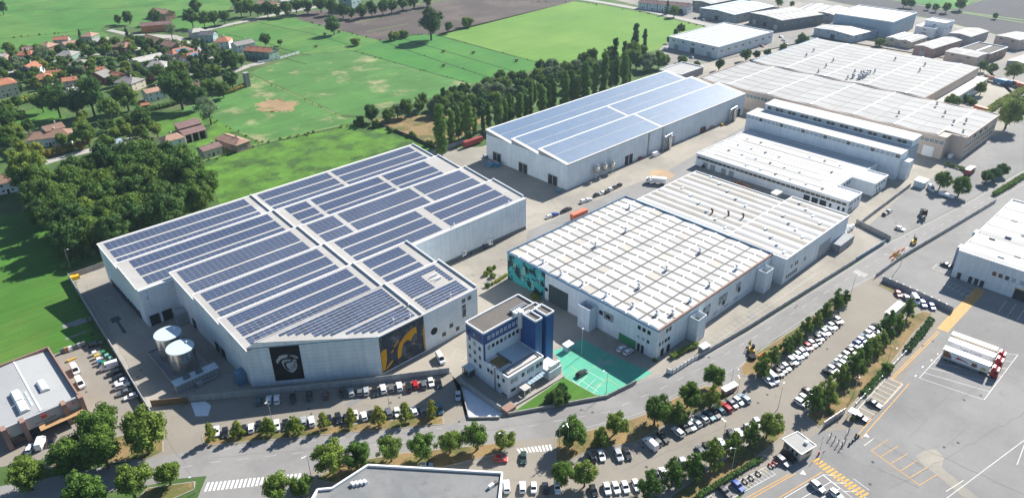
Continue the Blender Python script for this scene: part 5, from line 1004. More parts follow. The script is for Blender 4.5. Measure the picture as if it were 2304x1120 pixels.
for a in (
 ('house with dark mauve roof at the meadow edge next to the pink hip roof', (117.09, 701.14), (124.61, 699.80), 9, 'g', 'tile_mauve', 'stucco_white'),
 ('house with brownish pink hip roof at the meadow edge', (134.41, 702.62), (135.78, 700.19), 14, 'h', 'tile_pink', 'stucco_mauve'),
 ('house with salmon gable roof standing highest on the meadow edge', (145.74, 722.09), (154.85, 717.51), 10, 'g', 'tile_terracotta', 'stucco_grey'),
 ('house with pink roof and white gable just below the salmon-roofed house', (146.03, 697.43), (155.96, 698.40), 9, 'g', 'tile_pink', 'stucco_white'),
 ('green-walled house with pink pyramid roof by the meadow', (171.27, 717.77), (172.65, 716.38), 13, 'h', 'tile_pink', 'stucco_green'),
 ('salmon-walled house with pale grey roof below the pyramid roof', (167.43, 691.35), (178.26, 690.62), 9, 'g', 'tile_palegrey', 'stucco_salmon'),
 ('dark red house under a wide brown hip roof mid village', (179.57, 659.56), (181.93, 655.08), 14, 'h', 'tile_brown', 'stucco_red'),
 ('house with low red hip roof behind a dark purple tree', (113.56, 686.29), (118.24, 682.21), 12, 'h', 'tile_terracotta', 'stucco_cream'),
 ('grey-roofed house at the village edge cut by the picture side', (97.03, 689.26), (102.38, 685.84), 12, 'g', 'tile_palegrey', 'stucco_salmon'),
 ('two-tier grey hip-roofed house with green-grey walls mid village', (135.72, 654.92), (139.08, 651.96), 14, 'h', 'tile_greyroof', 'stucco_green', 7),
 ('salmon house with dark grey hip roof below the two-tier house', (135.11, 625.56), (138.53, 623.41), 13, 'h', 'tile_greyroof', 'stucco_salmon'),
 ('white house with large gable wall and red roof near the lime bushes', (103.65, 633.17), (111.73, 642.57), 13, 'g', 'tile_terracotta', 'stucco_white'),
 ('narrow house with bright terracotta roof behind the orange hip roof', (112.17, 611.32), (119.77, 607.92), 8, 'g', 'tile_terracotta', 'stucco_mauve'),
 ('house with orange hip roof in front of the narrow terracotta house', (104.89, 601.57), (107.94, 600.13), 13, 'h', 'tile_terracotta', 'stucco_mauve'),
 ('house with orange gable roof next to the pale flat shed', (114.73, 581.81), (122.52, 580.46), 9, 'g', 'tile_terracotta', 'stucco_cream'),
 ('three-storey beige house with orange roof at the picture side', (76.58, 593.58), (83.98, 593.68), 14, 'h', 'tile_terracotta', 'stucco_cream', 8.5),
 ('house with wide brown roof and dark red gable end mid village', (135.38, 577.49), (143.12, 581.26), 16, 'g', 'tile_greyroof', 'stucco_red', 5),
 ('small orange roof attached behind the wide brown-roofed house', (138.30, 596.22), (145.49, 594.69), 7, 'g', 'tile_terracotta', 'stucco_mauve'),
 ('low house with orange roof running towards the conifer', (143.97, 583.88), (148.52, 566.75), 7, 'g', 'tile_terracotta', 'stucco_mauve'),
 ('house with grey hip roof half hidden by the large trees', (146.36, 551.07), (149.72, 545.12), 14, 'h', 'tile_greyroof', 'stucco_cream'),
 ('pale grey garden shed between the orange gable and the trees', (112.48, 564.58), (117.82, 565.13), 7, 'g', 'tile_palegrey', 'stucco_grey', 3),
 ('farmhouse with pink roof alone beyond the village in the meadow', (251.04, 782.21), (256.21, 757.06), 12, 'g', 'tile_pink', 'stucco_salmon', 6.5),
 ('long bright orange row house with mauve roof', (217.31, 722.60), (240.70, 713.63), 11, 'g', 'tile_mauve', 'stucco_ochre', 6),
 ('long brown-roofed terrace running towards the two solar-roofed houses', (203.69, 670.03), (210.91, 622.07), 13, 'g', 'tile_brown', 'stucco_mauve', 6),
 ('long white house with light grey roof in the village centre', (167.98, 597.37), (188.56, 600.19), 12, 'g', 'tile_palegrey', 'stucco_white', 6),
 ('white house with terracotta roof carrying solar panels, next to the brown terrace', (199.81, 603.56), (211.12, 606.30), 12, 'h', 'tile_terracotta', 'stucco_white', 6, None, 1, True),
 ('white house with terracotta roof carrying solar panels, beside the tall conifer', (202.29, 581.73), (212.64, 584.85), 12, 'h', 'tile_terracotta', 'stucco_white', 6, None, 1, True),
 ('low dark red flat roof between the grey row and the solar-roofed house', (193.57, 603.30), (198.85, 599.00), 8, 'g', 'tile_darkred', 'stucco_white', 4, .6),
 ('house with pale grey hip roof beside the country road', (242.26, 666.51), (248.55, 666.35), 11, 'h', 'tile_palegrey', 'stucco_grey'),
 ('teal-walled house with dark slate roof beside the country road', (242.92, 650.14), (250.62, 642.40), 11, 'g', 'tile_darkgrey', 'stucco_teal', 6),
 ('white house with red hip roof at the field edge', (244.81, 616.02), (247.68, 613.81), 14, 'h', 'tile_terracotta', 'stucco_white', 6),
 ('white house with grey broken roof behind the red terrace', (245.51, 592.30), (260.72, 593.45), 11, 'g', 'tile_greyroof', 'stucco_white', 6),
 ('farmhouse with orange roof and white end wall among the big trees', (145.47, 510.97), (157.42, 511.85), 9, 'g', 'tile_pink', 'stucco_white', 6),
 ('small brown-roofed house in the wood below the tall conifer', (176.25, 509.63), (179.33, 502.15), 8, 'g', 'tile_pink', 'stucco_mauve'),
 ('tiny orange-roofed hut under the big trees', (137.67, 496.49), (141.05, 495.74), 5, 'g', 'tile_terracotta', 'stucco_cream', 2.6),
 ('grey hip-roofed house joined to the long white house', (175.89, 579.61), (180.10, 577.19), 13, 'h', 'tile_greyroof', 'stucco_white'),
 ('small house with slate blue roof behind the village pines', (179.01, 638.88), (183.12, 636.81), 9, 'h', 'tile_palegrey', 'stucco_grey'),
 ('white farmhouse with pale pink roof beside the open barn', (122.46, 412.54), (127.49, 412.76), 10, 'h', 'tile_pink', 'stucco_white', 6),
 ('small barn with mauve roof and pale walls at the rough meadow', (130.85, 386.77), (140.46, 387.68), 8, 'g', 'tile_mauve', 'stucco_cream', 4.5),
 ('pinkish barn with hip roof and three dark roof vents', (148.48, 396.46), (151.33, 382.81), 10, 'h', 'tile_pink', 'stucco_mauve', 4.5),
 ('low barn with mauve roof behind the small greenhouse', (92.33, 415.29), (113.53, 418.70), 8, 'g', 'tile_mauve', 'stucco_mauve', 4),
 ('house with brown roof and white wall by the wood edge', (39.60, 414.77), (47.68, 413.02), 13, 'h', 'tile_brown', 'stucco_white', 5.5),
 ('salmon-roofed farmhouse in the tree line at the top', (344.91, 746.60), (354.49, 726.69), 12, 'g', 'tile_pink', 'stucco_cream'),
 ('white house in the tree line at the top', (361.22, 732.53), (369.50, 731.03), 9, 'g', 'tile_palegrey', 'stucco_white', 7),
 ('lower wing of the white villa with brown tiled roof', (70.77, 472.29), (84.19, 467.31), 13, 'h', 'tile_brown', 'stucco_white', 5),
 ('raised rear wing of the white villa with brown roof', (76.30, 473.00), (85.09, 473.86), 10, 'g', 'tile_brown', 'stucco_white', 7.5),
): house(*a)
# terraces made of stepped units
def terrace(P1, P2, n, wd, rm, wm, h, what):
    for i in range(n):
        a, b = lerp(P1, P2, i/n), lerp(P1, P2, (i+.94)/n)
        house('%s unit of the %s' % (ORD[i+1], what), a, b, wd, 'g', rm, wm if i < n-1 else wm, h+.35*i, None, .3)
terrace((248.54, 573.84), (258.09, 548.19), 4, 12, 'tile_terracotta', 'stucco_green', 5.5, 'red-roofed terrace at the field corner, counted from the village')
terrace((623.47, 469.76), (632.64, 414.81), 5, 12, 'tile_mauve', 'stucco_white', 6, 'mauve-roofed terrace by the far crop field, counted from the far road')
# open barn
OB = thing('open_barn', 'open-fronted barn with two mauve roof slopes and brick pillars', 'barn', (*(137.97, 419.80), 0))
A1, A2 = (131.47, 424.37), (146.09, 425.53); B1, B2 = (132.16, 412.98), (145.85, 414.15)
def bz(t, s, z): p = lerp(lerp(A1, A2, t), lerp(B1, B2, t), s); return (p[0], p[1], z)
b = MB(); b.hexa([bz(0, 0, 9.3), bz(0, .52, 7.4), bz(1, .52, 7.4), bz(1, 0, 9.3)][::-1], [bz(0, 0, 9.5), bz(0, .52, 7.6), bz(1, .52, 7.6), bz(1, 0, 9.5)][::-1]); b.build('upper_roof', 'tile_mauve', OB)
b = MB(); b.hexa([bz(0, .5, 6.6), bz(0, 1, 4.9), bz(1, 1, 4.9), bz(1, .5, 6.6)][::-1], [bz(0, .5, 6.8), bz(0, 1, 5.1), bz(1, 1, 5.1), bz(1, .5, 6.8)][::-1]); b.build('lower_roof', 'tile_mauve', OB)
b = MB(); b.face([bz(.02, .02, 0), bz(.02, .97, 0), bz(.02, .97, 4.9), bz(.02, .5, 6.6), bz(.02, .5, 7.3), bz(.02, .02, 9.2)]); b.face([bz(.02, .02, 0), bz(.98, .02, 0), bz(.98, .02, 9.2), bz(.02, .02, 9.2)]); b.face([bz(.98, .02, 0), bz(.98, .97, 0), bz(.98, .97, 4.9), bz(.98, .5, 6.6), bz(.98, .02, 9.2)]); b.build('wall', 'stucco_mauve', OB)
for k in range(4):
    p = bz(.04+.3*k, .95, 0); MB().box(p[0]-.35, p[0]+.35, p[1]-.35, p[1]+.35, 0, 5).build('pillar', 'stucco_cream', OB)
GH = thing('greenhouse', 'small polytunnel greenhouse with pale glazing beside the low barn', 'greenhouse', (*(101.76, 440.45), 0)); p, q = Vector((*(97.90, 440.36), 0)), Vector((*(106.34, 441.84), 0)); ax_ = (q-p).normalized(); sd = Vector((-ax_.y, ax_.x, 0))
b = MB(); N_ = 8
for i in range(N_):
    e0, e1 = pi*i/N_, pi*(i+1)/N_; P = lambda base, e: tuple(base+sd*3.2*cos(e)+Vector((0, 0, 3.2*sin(e))))
    b.face([P(p, e0), P(p, e1), P(q, e1), P(q, e0)])
for base in (p, q): b.face([tuple(base+sd*3.2*cos(pi*i/N_)+Vector((0, 0, 3.2*sin(pi*i/N_)))) for i in range(N_+1)])
b.build('glazing', 'glass_pale', GH)
for k in range(5):
    c_ = p.lerp(q, k/4); bb = MB()
    for i in range(N_): e0, e1 = pi*i/N_, pi*(i+1)/N_; bb.tube(c_+sd*3.25*cos(e0)+Vector((0, 0, 3.25*sin(e0))), c_+sd*3.25*cos(e1)+Vector((0, 0, 3.25*sin(e1))), .08, 5)
    bb.build('hoop', 'trim_white', GH)
TT = thing('transformer_tower', 'narrow concrete transformer tower standing at the hedge by the hay field', 'tower', (*(208.86, 494.06), 0)); tx, ty = (208.86, 494.06)
MB().box(tx-1.6, tx+1.6, ty-1.6, ty+1.6, 0, 9.6).build('shaft', 'concrete', TT); MB().box(tx-1.8, tx+1.8, ty-1.8, ty+1.8, 9.6, 9.9).build('cap', 'concrete', TT); MB().box(tx-.6, tx+.6, ty-1.68, ty-1.61, 0, 2.2).build('door', 'wall_grey', TT)

# ------------------------------------------------------------------ trees
import numpy as np
ICO = None
def ico():
    global ICO
    if ICO is None:
        bm = bmesh.new(); bmesh.ops.create_icosphere(bm, subdivisions=1, radius=1)
        ICO = (np.array([v.co[:] for v in bm.verts]), [[v.index for v in f.verts] for f in bm.faces]); bm.free()
    return ICO
def leafcloud(name, lobes, leaf, per, m, rng, zdiv=1.0, core=.80):
    """lobes: (centre, radius, tone) in real proportions; leaf quads sit on every lobe; z is divided by zdiv at the end"""
    V, Fq, Ft, T = [], [], [], []
    iv, itf = ico(); n = 0
    for c, q, tone in lobes:
        c = np.array(c); k = max(8, int(per*(q**2)))
        d = rng.normal(size=(k, 3)); d[:, 2] += .25; d /= np.linalg.norm(d, axis=1)[:, None]
        p = c+d*q*rng.uniform(.82, 1.12, (k, 1))
        nn = d+rng.normal(size=(k, 3))*.55; nn /= np.linalg.norm(nn, axis=1)[:, None]
        a = np.cross(nn, rng.normal(size=(k, 3))); a /= np.linalg.norm(a, axis=1)[:, None]; b = np.cross(nn, a)
        s = leaf*rng.uniform(.6, 1.25, (k, 1)); e = s*rng.uniform(.5, .9, (k, 1))
        quad = np.stack([p-a*s, p-b*e, p+a*s, p+b*e], 1).reshape(-1, 3)
        V.append(quad); idx = np.arange(k*4).reshape(k, 4)+n; Fq += idx.tolist(); n += k*4
        T.append(np.repeat(tone*rng.uniform(.72, 1.3, k), 4))
        if core:
            cv = c+iv*q*core*rng.uniform(.85, 1.12, (len(iv), 1)); V.append(cv); Ft += [[i+n for i in t] for t in itf]; n += len(iv); T.append(np.full(len(iv), tone))
    v = np.concatenate(V); v[:, 2] /= zdiv
    me = bpy.data.meshes.new(name); me.from_pydata(v.tolist(), [], Fq+Ft); me.materials.append(MT[m])
    at = me.attributes.new('tone', 'FLOAT', 'POINT'); at.data.foreach_set('value', np.concatenate(T).astype(np.float32)); me.update()
    return me
ASP = dict(r=2.05, c=2.75, p=6.6, o=2.25, b=1.5, d=4.2, s=2.4)       # height / crown radius
def crown_mesh(kind, seed, m):
    rng = np.random.default_rng(seed); A = ASP[kind]; lob = []
    def add(x, y, z, q): lob.append(((x, y, z), q, rng.uniform(.78, 1.2)))
    if kind in 'rosb':
        lop = rng.normal(size=3)*.16; gapd = rng.normal(size=3); gapd /= np.linalg.norm(gapd)
        zc, rz = {'r': (1.22, .80), 'o': (1.3, .92), 's': (1.45, .9), 'b': (.70, .75)}[kind]
        nl = {'r': 46, 'o': 60, 's': 40, 'b': 26}[kind]
        for i in range(nl):
            u_ = rng.normal(size=3); u_ /= np.linalg.norm(u_); rr = rng.uniform(.35, .9)**.6
            q = rng.uniform(.17, .30)*(1.0 if kind != 'b' else 1.15)
            if kind != 'b' and u_ @ gapd > .80 and rr > .6: rr *= .62
            x, y, z = u_*rr*(1-q*.6)*(1+u_ @ lop)
            if kind == 'o': x *= rng.uniform(.85, 1.12); y *= rng.uniform(.85, 1.12)
            add(x, y, max(q*.9 if kind == 'b' else .35, zc+z*rz*1.05), q)
        if kind != 's': add(0, 0, zc, .5)
    elif kind == 'c':
        for i in range(44):
            t = rng.uniform(0, 1)**1.25; rad = .88*(1-t)**.55+.05; an = rng.uniform(0, 2*pi); q = rng.uniform(.15, .27)*(1-.35*t)
            rr = rad*rng.uniform(.55, .95); add(rr*cos(an), rr*sin(an), .5+t*2.1, q)
        for z, q in ((.95, .5), (1.5, .36), (2.0, .22)): add(0, 0, z, q)
    elif kind == 'p':
        for i in range(64):
            t = rng.uniform(0, 1); rad = .72*math.sin(pi*(t*.86+.12))**.6; an = rng.uniform(0, 2*pi); q = rng.uniform(.26, .42)
            rr = rad*rng.uniform(.35, .85); add(rr*cos(an), rr*sin(an), .7+t*5.6, q)
        for i in range(9): add(0, 0, .9+i*.6, .42*math.sin(pi*(i+1.2)/11)**.4)
    elif kind == 'd':
        for i in range(56):
            t = rng.uniform(0, 1)**1.1; rad = .9*(1-t)+.06; an = rng.uniform(0, 2*pi); q = rng.uniform(.14, .26)*(1-.4*t)
            rr = rad*rng.uniform(.5, .95); add(rr*cos(an), rr*sin(an), .35+t*3.7, q)
        for i in range(6): add(0, 0, .6+i*.6, .5*(1-i/6.5))
    per = {'r': 1500, 'o': 1500, 's': 1100, 'b': 1500, 'c': 1700, 'p': 950, 'd': 1700}[kind]
    leaf = {'r': .060, 'o': .052, 's': .05, 'b': .065, 'c': .060, 'p': .085, 'd': .055}[kind]
    return leafcloud('crown', lob, leaf, per, m, rng, A, .68 if kind != 's' else .4)
def trunk_mesh(kind):
    A = ASP[kind]; b = MB(); rng = random.Random(3); top = {'p': 5.5, 'd': 3.6, 'c': 1.9}.get(kind, 1.2 if kind != 'b' else .5)
    b.cyl(0, 0, 0, top*.5/A, .075, .055, 7, False).cyl(0, 0, top*.5/A, top/A, .055, .025, 7)
    for i in range(5):
        an = i*1.3; z = top*(.45+.1*i)/A; b.tube((0, 0, z), (.45*cos(an), .45*sin(an), z+.35/A), .022, 5)
    return b.mesh('trunk', 'bark')
TK = {k: trunk_mesh(k) for k in ASP}
CR = {}
def crown_of(kind, m):
    if (kind, m) not in CR: CR[(kind, m)] = [crown_mesh(kind, 100+len(CR)*7+s, m) for s in range(5 if (kind, m) in (('r', 'leaf_mid'), ('c', 'leaf_mid'), ('o', 'leaf_wood'), ('p', 'leaf_poplar')) else 3 if kind in 'ro' else 2)]
    return random.choice(CR[(kind, m)])
def tree(x, y, R, kind, m, label, group=None, hs=1.0, name=None):
    nm = name or {'p': 'poplar_tree', 'd': 'conifer_tree', 'b': 'bush', 'o': 'broadleaf_tree', 'c': 'parking_tree', 'r': 'street_tree', 's': 'willow_tree'}[kind]
    t = thing(nm, label, 'bush' if kind == 'b' else 'tree', (x, y, 0), rnd(0, 6.28), group)
    H = R*ASP[kind]*hs; t.scale = (R, R, H)
    for pn, me in (('trunk', TK[kind]), ('crown', crown_of(kind, m))):
        o = bpy.data.objects.new(pn, me); col.objects.link(o); o.parent = t
    return t
LEAF = dict(r='leaf_mid', c='leaf_mid', p='leaf_poplar', o='leaf_mid', b='leaf_mid', d='leaf_conifer', s='leaf_grey')
def tree_row(items, kind, m, tmpl, group):
    for i, (x, y, R) in enumerate(items): tree(x+rnd(-.4, .4), y+rnd(-.4, .4), R*rnd(1.04, 1.2), kind, m, tmpl % ORD[i+1], group, rnd(.86, 1.14))
tree_row([(61.6, 138.3, 4.49), (68.7, 134.7, 4.16), (75.8, 130.5, 4.00), (82.8, 125.7, 3.96), (89.5, 121.4, 3.86), (96.2, 116.8, 3.62), (101.3, 112.7, 3.12)], 'r', 'leaf_mid', '%s rounded tree of the row between the main road and the flat-roofed building', 'round trees along the road verge')
tree_row([(43.3, 172.6, 2.12), (49.5, 169.2, 2.13), (55.9, 163.7, 2.20), (62.0, 158.4, 2.54), (68.8, 154.6, 2.09), (75.1, 150.0, 2.03), (81.6, 145.2, 2.31), (87.8, 140.3, 2.31), (94.7, 136.7, 1.92)], 'c', 'leaf_lime', '%s pointed young tree in the front car park strip, from the entrance', 'front car park trees')
tree_row([(183.1, 78.9, 2.58), (190.2, 79.0, 2.48), (199.3, 78.9, 2.53), (205.0, 78.7, 2.49), (213.0, 79.1, 2.54), (220.7, 79.3, 2.03), (226.8, 79.2, 2.71), (234.8, 79.4, 2.67), (242.3, 79.1, 2.13)], 'c', 'leaf_mid', '%s pointed tree of the upper parking row, from the excavator', 'upper parking row trees')
tree_row([(179.3, 59.8, 3.31), (186.2, 59.0, 3.29), (197.4, 59.4, 2.89), (204.2, 59.0, 3.16), (212.9, 59.2, 2.79), (219.7, 58.8, 2.98), (225.2, 58.9, 2.64), (232.8, 60.1, 3.17), (240.1, 59.4, 2.18), (248.6, 59.4, 2.79)], 'c', 'leaf_mid', '%s pointed tree on the dry parking strip, from the pedestrian gate', 'dry strip trees')
tree_row([(153.0, 65.3, 2.87), (146.2, 66.7, 2.76), (138.6, 68.2, 3.15), (130.3, 69.3, 3.44), (124.4, 71.5, 3.23), (116.8, 73.2, 3.34)], 'c', 'leaf_mid', '%s pointed tree of the lower parking row, from the gatehouse', 'lower parking row trees')
tree_row([(224.3, 294.4, 4.32), (241.0, 306.1, 3.24), (248.6, 309.7, 2.64), (256.8, 315.1, 2.43), (250.8, 302.3, 3.26), (260.7, 309.3, 2.42), (269.0, 310.7, 1.64), (273.4, 311.5, 2.47), (274.8, 303.9, 3.39), (283.2, 307.0, 2.35), (289.2, 309.9, 2.38), (292.8, 310.9, 1.97), (292.2, 303.7, 3.33), (301.9, 308.7, 2.41), (305.7, 307.4, 2.00), (318.7, 320.9, 2.51), (324.9, 323.5, 1.95), (307.3, 299.8, 3.79), (322.3, 308.2, 2.77), (326.2, 308.5, 2.49), (329.3, 301.6, 3.92), (340.8, 305.1, 2.97), (343.8, 304.4, 2.83), (348.0, 300.7, 4.15), (363.1, 305.8, 3.36), (372.6, 305.6, 3.85), (386.7, 311.6, 2.85), (389.8, 309.9, 2.86), (387.5, 300.9, 3.44), (400.5, 307.1, 2.41)], 'p', 'leaf_poplar', '%s columnar poplar in the row behind the long solar warehouse, from the trailer', 'poplars behind the warehouse')
tree_row([(272.2, 352.2, 2.04), (433.6, 346.9, 2.79), (452.2, 352.8, 2.51), (468.9, 358.1, 2.21), (474.2, 359.1, 3.32), (481.8, 355.8, 2.60)], 'p', 'leaf_dark', '%s tall poplar rising above the tree belt, from the clearing', 'tall poplars in the belt')
tree_row([(395.4, 79.3, 3.31), (403.7, 77.9, 3.57), (412.3, 76.5, 3.38)], 'r', 'leaf_dark', '%s dark round tree beside the street at the edge, nearest the hall first', 'edge street trees')
tree_row([(515.2, 283.6, 4.45), (526.6, 280.9, 3.42), (538.7, 278.3, 3.45), (478.0, 284.0, 3.42)], 'r', 'leaf_dark', '%s dark clipped tree between the store and the wave-roofed hall', 'clipped trees by the wave hall')
for x_, y_, R_, m_ in [(83.5, 389.1, 9.15, 'leaf_dark'), (92.0, 384.1, 8.97, 'leaf_dark'), (98.0, 372.9, 10.57, 'leaf_wood'), (110.0, 374.6, 8.25, 'leaf_dark'), (113.9, 369.2, 7.78, 'leaf_wood'), (52.3, 401.0, 10.23, 'leaf_mid'), (69.0, 389.9, 7.82, 'leaf_dark'), (77.1, 387.8, 7.25, 'leaf_mid'), (86.3, 378.0, 8.05, 'leaf_wood'), (88.6, 368.2, 8.78, 'leaf_wood'), (98.0, 359.2, 9.63, 'leaf_wood'), (105.4, 354.1, 8.48, 'leaf_wood'), (107.3, 338.8, 10.25, 'leaf_dark'), (50.6, 394.3, 7.61, 'leaf_wood'), (53.0, 387.2, 8.40, 'leaf_wood'), (62.9, 377.2, 7.90, 'leaf_wood'), (66.7, 370.7, 9.00, 'leaf_wood'), (75.8, 362.2, 8.39, 'leaf_mid'), (84.7, 357.2, 8.21, 'leaf_wood'), (88.7, 349.4, 8.91, 'leaf_wood'), (93.9, 340.4, 8.65, 'leaf_mid'), (104.3, 332.2, 8.23, 'leaf_wood'), (108.9, 330.9, 7.72, 'leaf_mid'), (48.1, 374.6, 7.27, 'leaf_wood'), (51.9, 363.3, 8.71, 'leaf_wood'), (58.9, 356.9, 7.26, 'leaf_wood'), (66.0, 355.0, 7.47, 'leaf_wood'), (72.7, 345.2, 8.47, 'leaf_wood'), (80.0, 342.0, 8.13, 'leaf_dark'), (87.2, 327.6, 8.44, 'leaf_wood'), (93.2, 320.5, 8.07, 'leaf_dark'), (101.4, 317.3, 6.67, 'leaf_wood'), (45.4, 353.3, 6.63, 'leaf_dark'), (52.9, 340.1, 8.60, 'leaf_wood'), (60.1, 336.9, 7.46, 'leaf_mid'), (67.1, 330.0, 7.66, 'leaf_wood'), (73.8, 324.2, 8.31, 'leaf_mid'), (81.1, 328.8, 6.73, 'leaf_wood'), (84.1, 307.4, 8.98, 'leaf_dark'), (47.2, 338.6, 6.94, 'leaf_wood'), (52.0, 326.0, 8.90, 'leaf_dark'), (61.5, 326.8, 6.69, 'leaf_wood'), (65.2, 317.5, 7.22, 'leaf_mid'), (72.6, 314.6, 7.47, 'leaf_dark'), (46.7, 316.1, 8.02, 'leaf_dark'), (54.5, 317.2, 7.45, 'leaf_wood'), (60.1, 309.0, 7.55, 'leaf_dark')]: tree(x_, y_, R_, 'o', m_, 'tall broad tree in the dense dark wood beside the solar warehouse', 'trees of the dark wood')
for x_, y_, R_, m_ in [(443.0, 359.4, 4.87, 'leaf_wood'), (454.8, 346.3, 6.76, 'leaf_mid'), (466.9, 346.1, 4.94, 'leaf_mid'), (413.3, 360.2, 5.23, 'leaf_wood'), (415.9, 355.2, 6.48, 'leaf_wood'), (431.6, 353.9, 4.73, 'leaf_wood'), (434.1, 349.1, 5.37, 'leaf_mid'), (436.1, 335.0, 6.18, 'leaf_wood'), (437.7, 329.5, 6.17, 'leaf_wood'), (442.2, 322.3, 6.39, 'leaf_grey'), (451.1, 318.9, 6.09, 'leaf_wood'), (376.7, 370.5, 5.13, 'leaf_wood'), (382.9, 363.4, 6.03, 'leaf_grey'), (384.1, 351.0, 5.76, 'leaf_mid'), (395.3, 352.2, 5.58, 'leaf_grey'), (399.1, 342.8, 6.24, 'leaf_wood'), (403.8, 335.8, 6.19, 'leaf_grey'), (409.7, 330.1, 5.15, 'leaf_wood'), (416.8, 329.7, 5.32, 'leaf_wood'), (436.2, 318.4, 4.94, 'leaf_grey'), (336.3, 369.5, 5.30, 'leaf_wood'), (346.7, 367.8, 4.33, 'leaf_wood'), (348.6, 359.9, 4.94, 'leaf_wood'), (357.9, 354.6, 5.39, 'leaf_mid'), (365.5, 350.0, 5.26, 'leaf_grey'), (369.6, 346.6, 5.53, 'leaf_grey'), (376.5, 339.9, 4.23, 'leaf_wood'), (380.5, 333.1, 5.00, 'leaf_mid'), (387.3, 331.8, 5.01, 'leaf_grey'), (316.3, 361.5, 5.45, 'leaf_wood'), (325.7, 364.0, 4.67, 'leaf_grey'), (327.5, 355.7, 5.46, 'leaf_wood'), (336.2, 351.1, 4.42, 'leaf_wood'), (342.1, 346.7, 4.44, 'leaf_wood'), (352.9, 345.4, 4.62, 'leaf_wood'), (356.1, 337.5, 5.16, 'leaf_wood'), (357.9, 327.5, 4.34, 'leaf_wood'), (365.5, 324.7, 5.00, 'leaf_wood'), (292.1, 365.9, 4.80, 'leaf_wood'), (298.9, 365.7, 5.22, 'leaf_wood'), (304.0, 355.5, 5.38, 'leaf_grey'), (312.6, 356.6, 4.65, 'leaf_grey'), (316.7, 349.1, 5.32, 'leaf_grey'), (319.7, 340.6, 4.49, 'leaf_grey'), (321.0, 332.4, 5.27, 'leaf_wood'), (330.7, 332.4, 3.96, 'leaf_mid'), (267.0, 367.8, 4.58, 'leaf_wood'), (273.4, 361.2, 4.42, 'leaf_mid'), (279.0, 357.0, 5.61, 'leaf_wood'), (284.5, 351.4, 5.14, 'leaf_wood'), (288.0, 344.6, 5.02, 'leaf_wood'), (293.4, 337.0, 5.41, 'leaf_wood'), (298.9, 334.1, 5.27, 'leaf_mid'), (306.7, 329.1, 4.24, 'leaf_wood'), (316.2, 327.9, 4.14, 'leaf_wood'), (245.2, 364.6, 4.67, 'leaf_grey'), (251.2, 361.8, 5.43, 'leaf_wood'), (261.0, 363.1, 3.83, 'leaf_wood'), (264.3, 353.2, 4.67, 'leaf_grey'), (269.6, 348.4, 5.40, 'leaf_wood'), (272.1, 339.6, 4.49, 'leaf_wood'), (279.8, 338.6, 3.99, 'leaf_wood'), (284.6, 332.7, 5.36, 'leaf_wood'), (235.9, 361.7, 4.44, 'leaf_wood')]: tree(x_, y_, R_, 'o', m_, 'broad tree in the mixed belt behind the poplar row', 'trees of the belt behind the poplars')
ANCHOR = {'the white gable house': (113, 672), 'the orange hip roof': (112, 634), 'the wide brown roof': (148, 616), 'the long white house': (189, 634), 'the dark red hip house': (191, 694), 'the salmon gable roof': (159, 760), 'the pyramid roof': (182, 759), 'the teal slate-roofed house': (261, 683), 'the solar-roofed pair': (219, 630), 'the three-storey beige house': (87, 637), 'the white villa': (81, 496), 'the open barn': (145, 441), 'the orange row house': (242, 758), 'the long brown-roofed terrace': (220, 683), 'the red-roofed terrace': (268, 590), 'the two-tier grey house': (145, 692), 'the brown ploughed field': (399, 598), 'the tiny orange hut': (143, 510), 'the flat-roofed white store': (548, 327), 'the office cube': (741, 228), 'the side office of the wave hall': (541, 141), 'the shop with pinkish pillars': (5, 212), 'the concrete tower': (213, 505), 'the lone pink farmhouse': (268, 815), 'the kiosk on the east lot': (371, 100), 'the mauve far terrace': (656, 461), 'the dry clearing': (239, 344), 'the wide crossing': (44, 150), 'the far ploughed field edge': (830, 251), 'the round planting bed': (160, 183), 'the office lawn': (130, 119), 'the gatehouse': (163, 55), 'the small crossing': (108, 106), 'the mural hall door': (164, 156)}
LM = ['leaf_conifer', 'leaf_dark', 'leaf_grey', 'leaf_lime', 'leaf_mid', 'leaf_purple', 'leaf_wood', 'leaf_yellow']
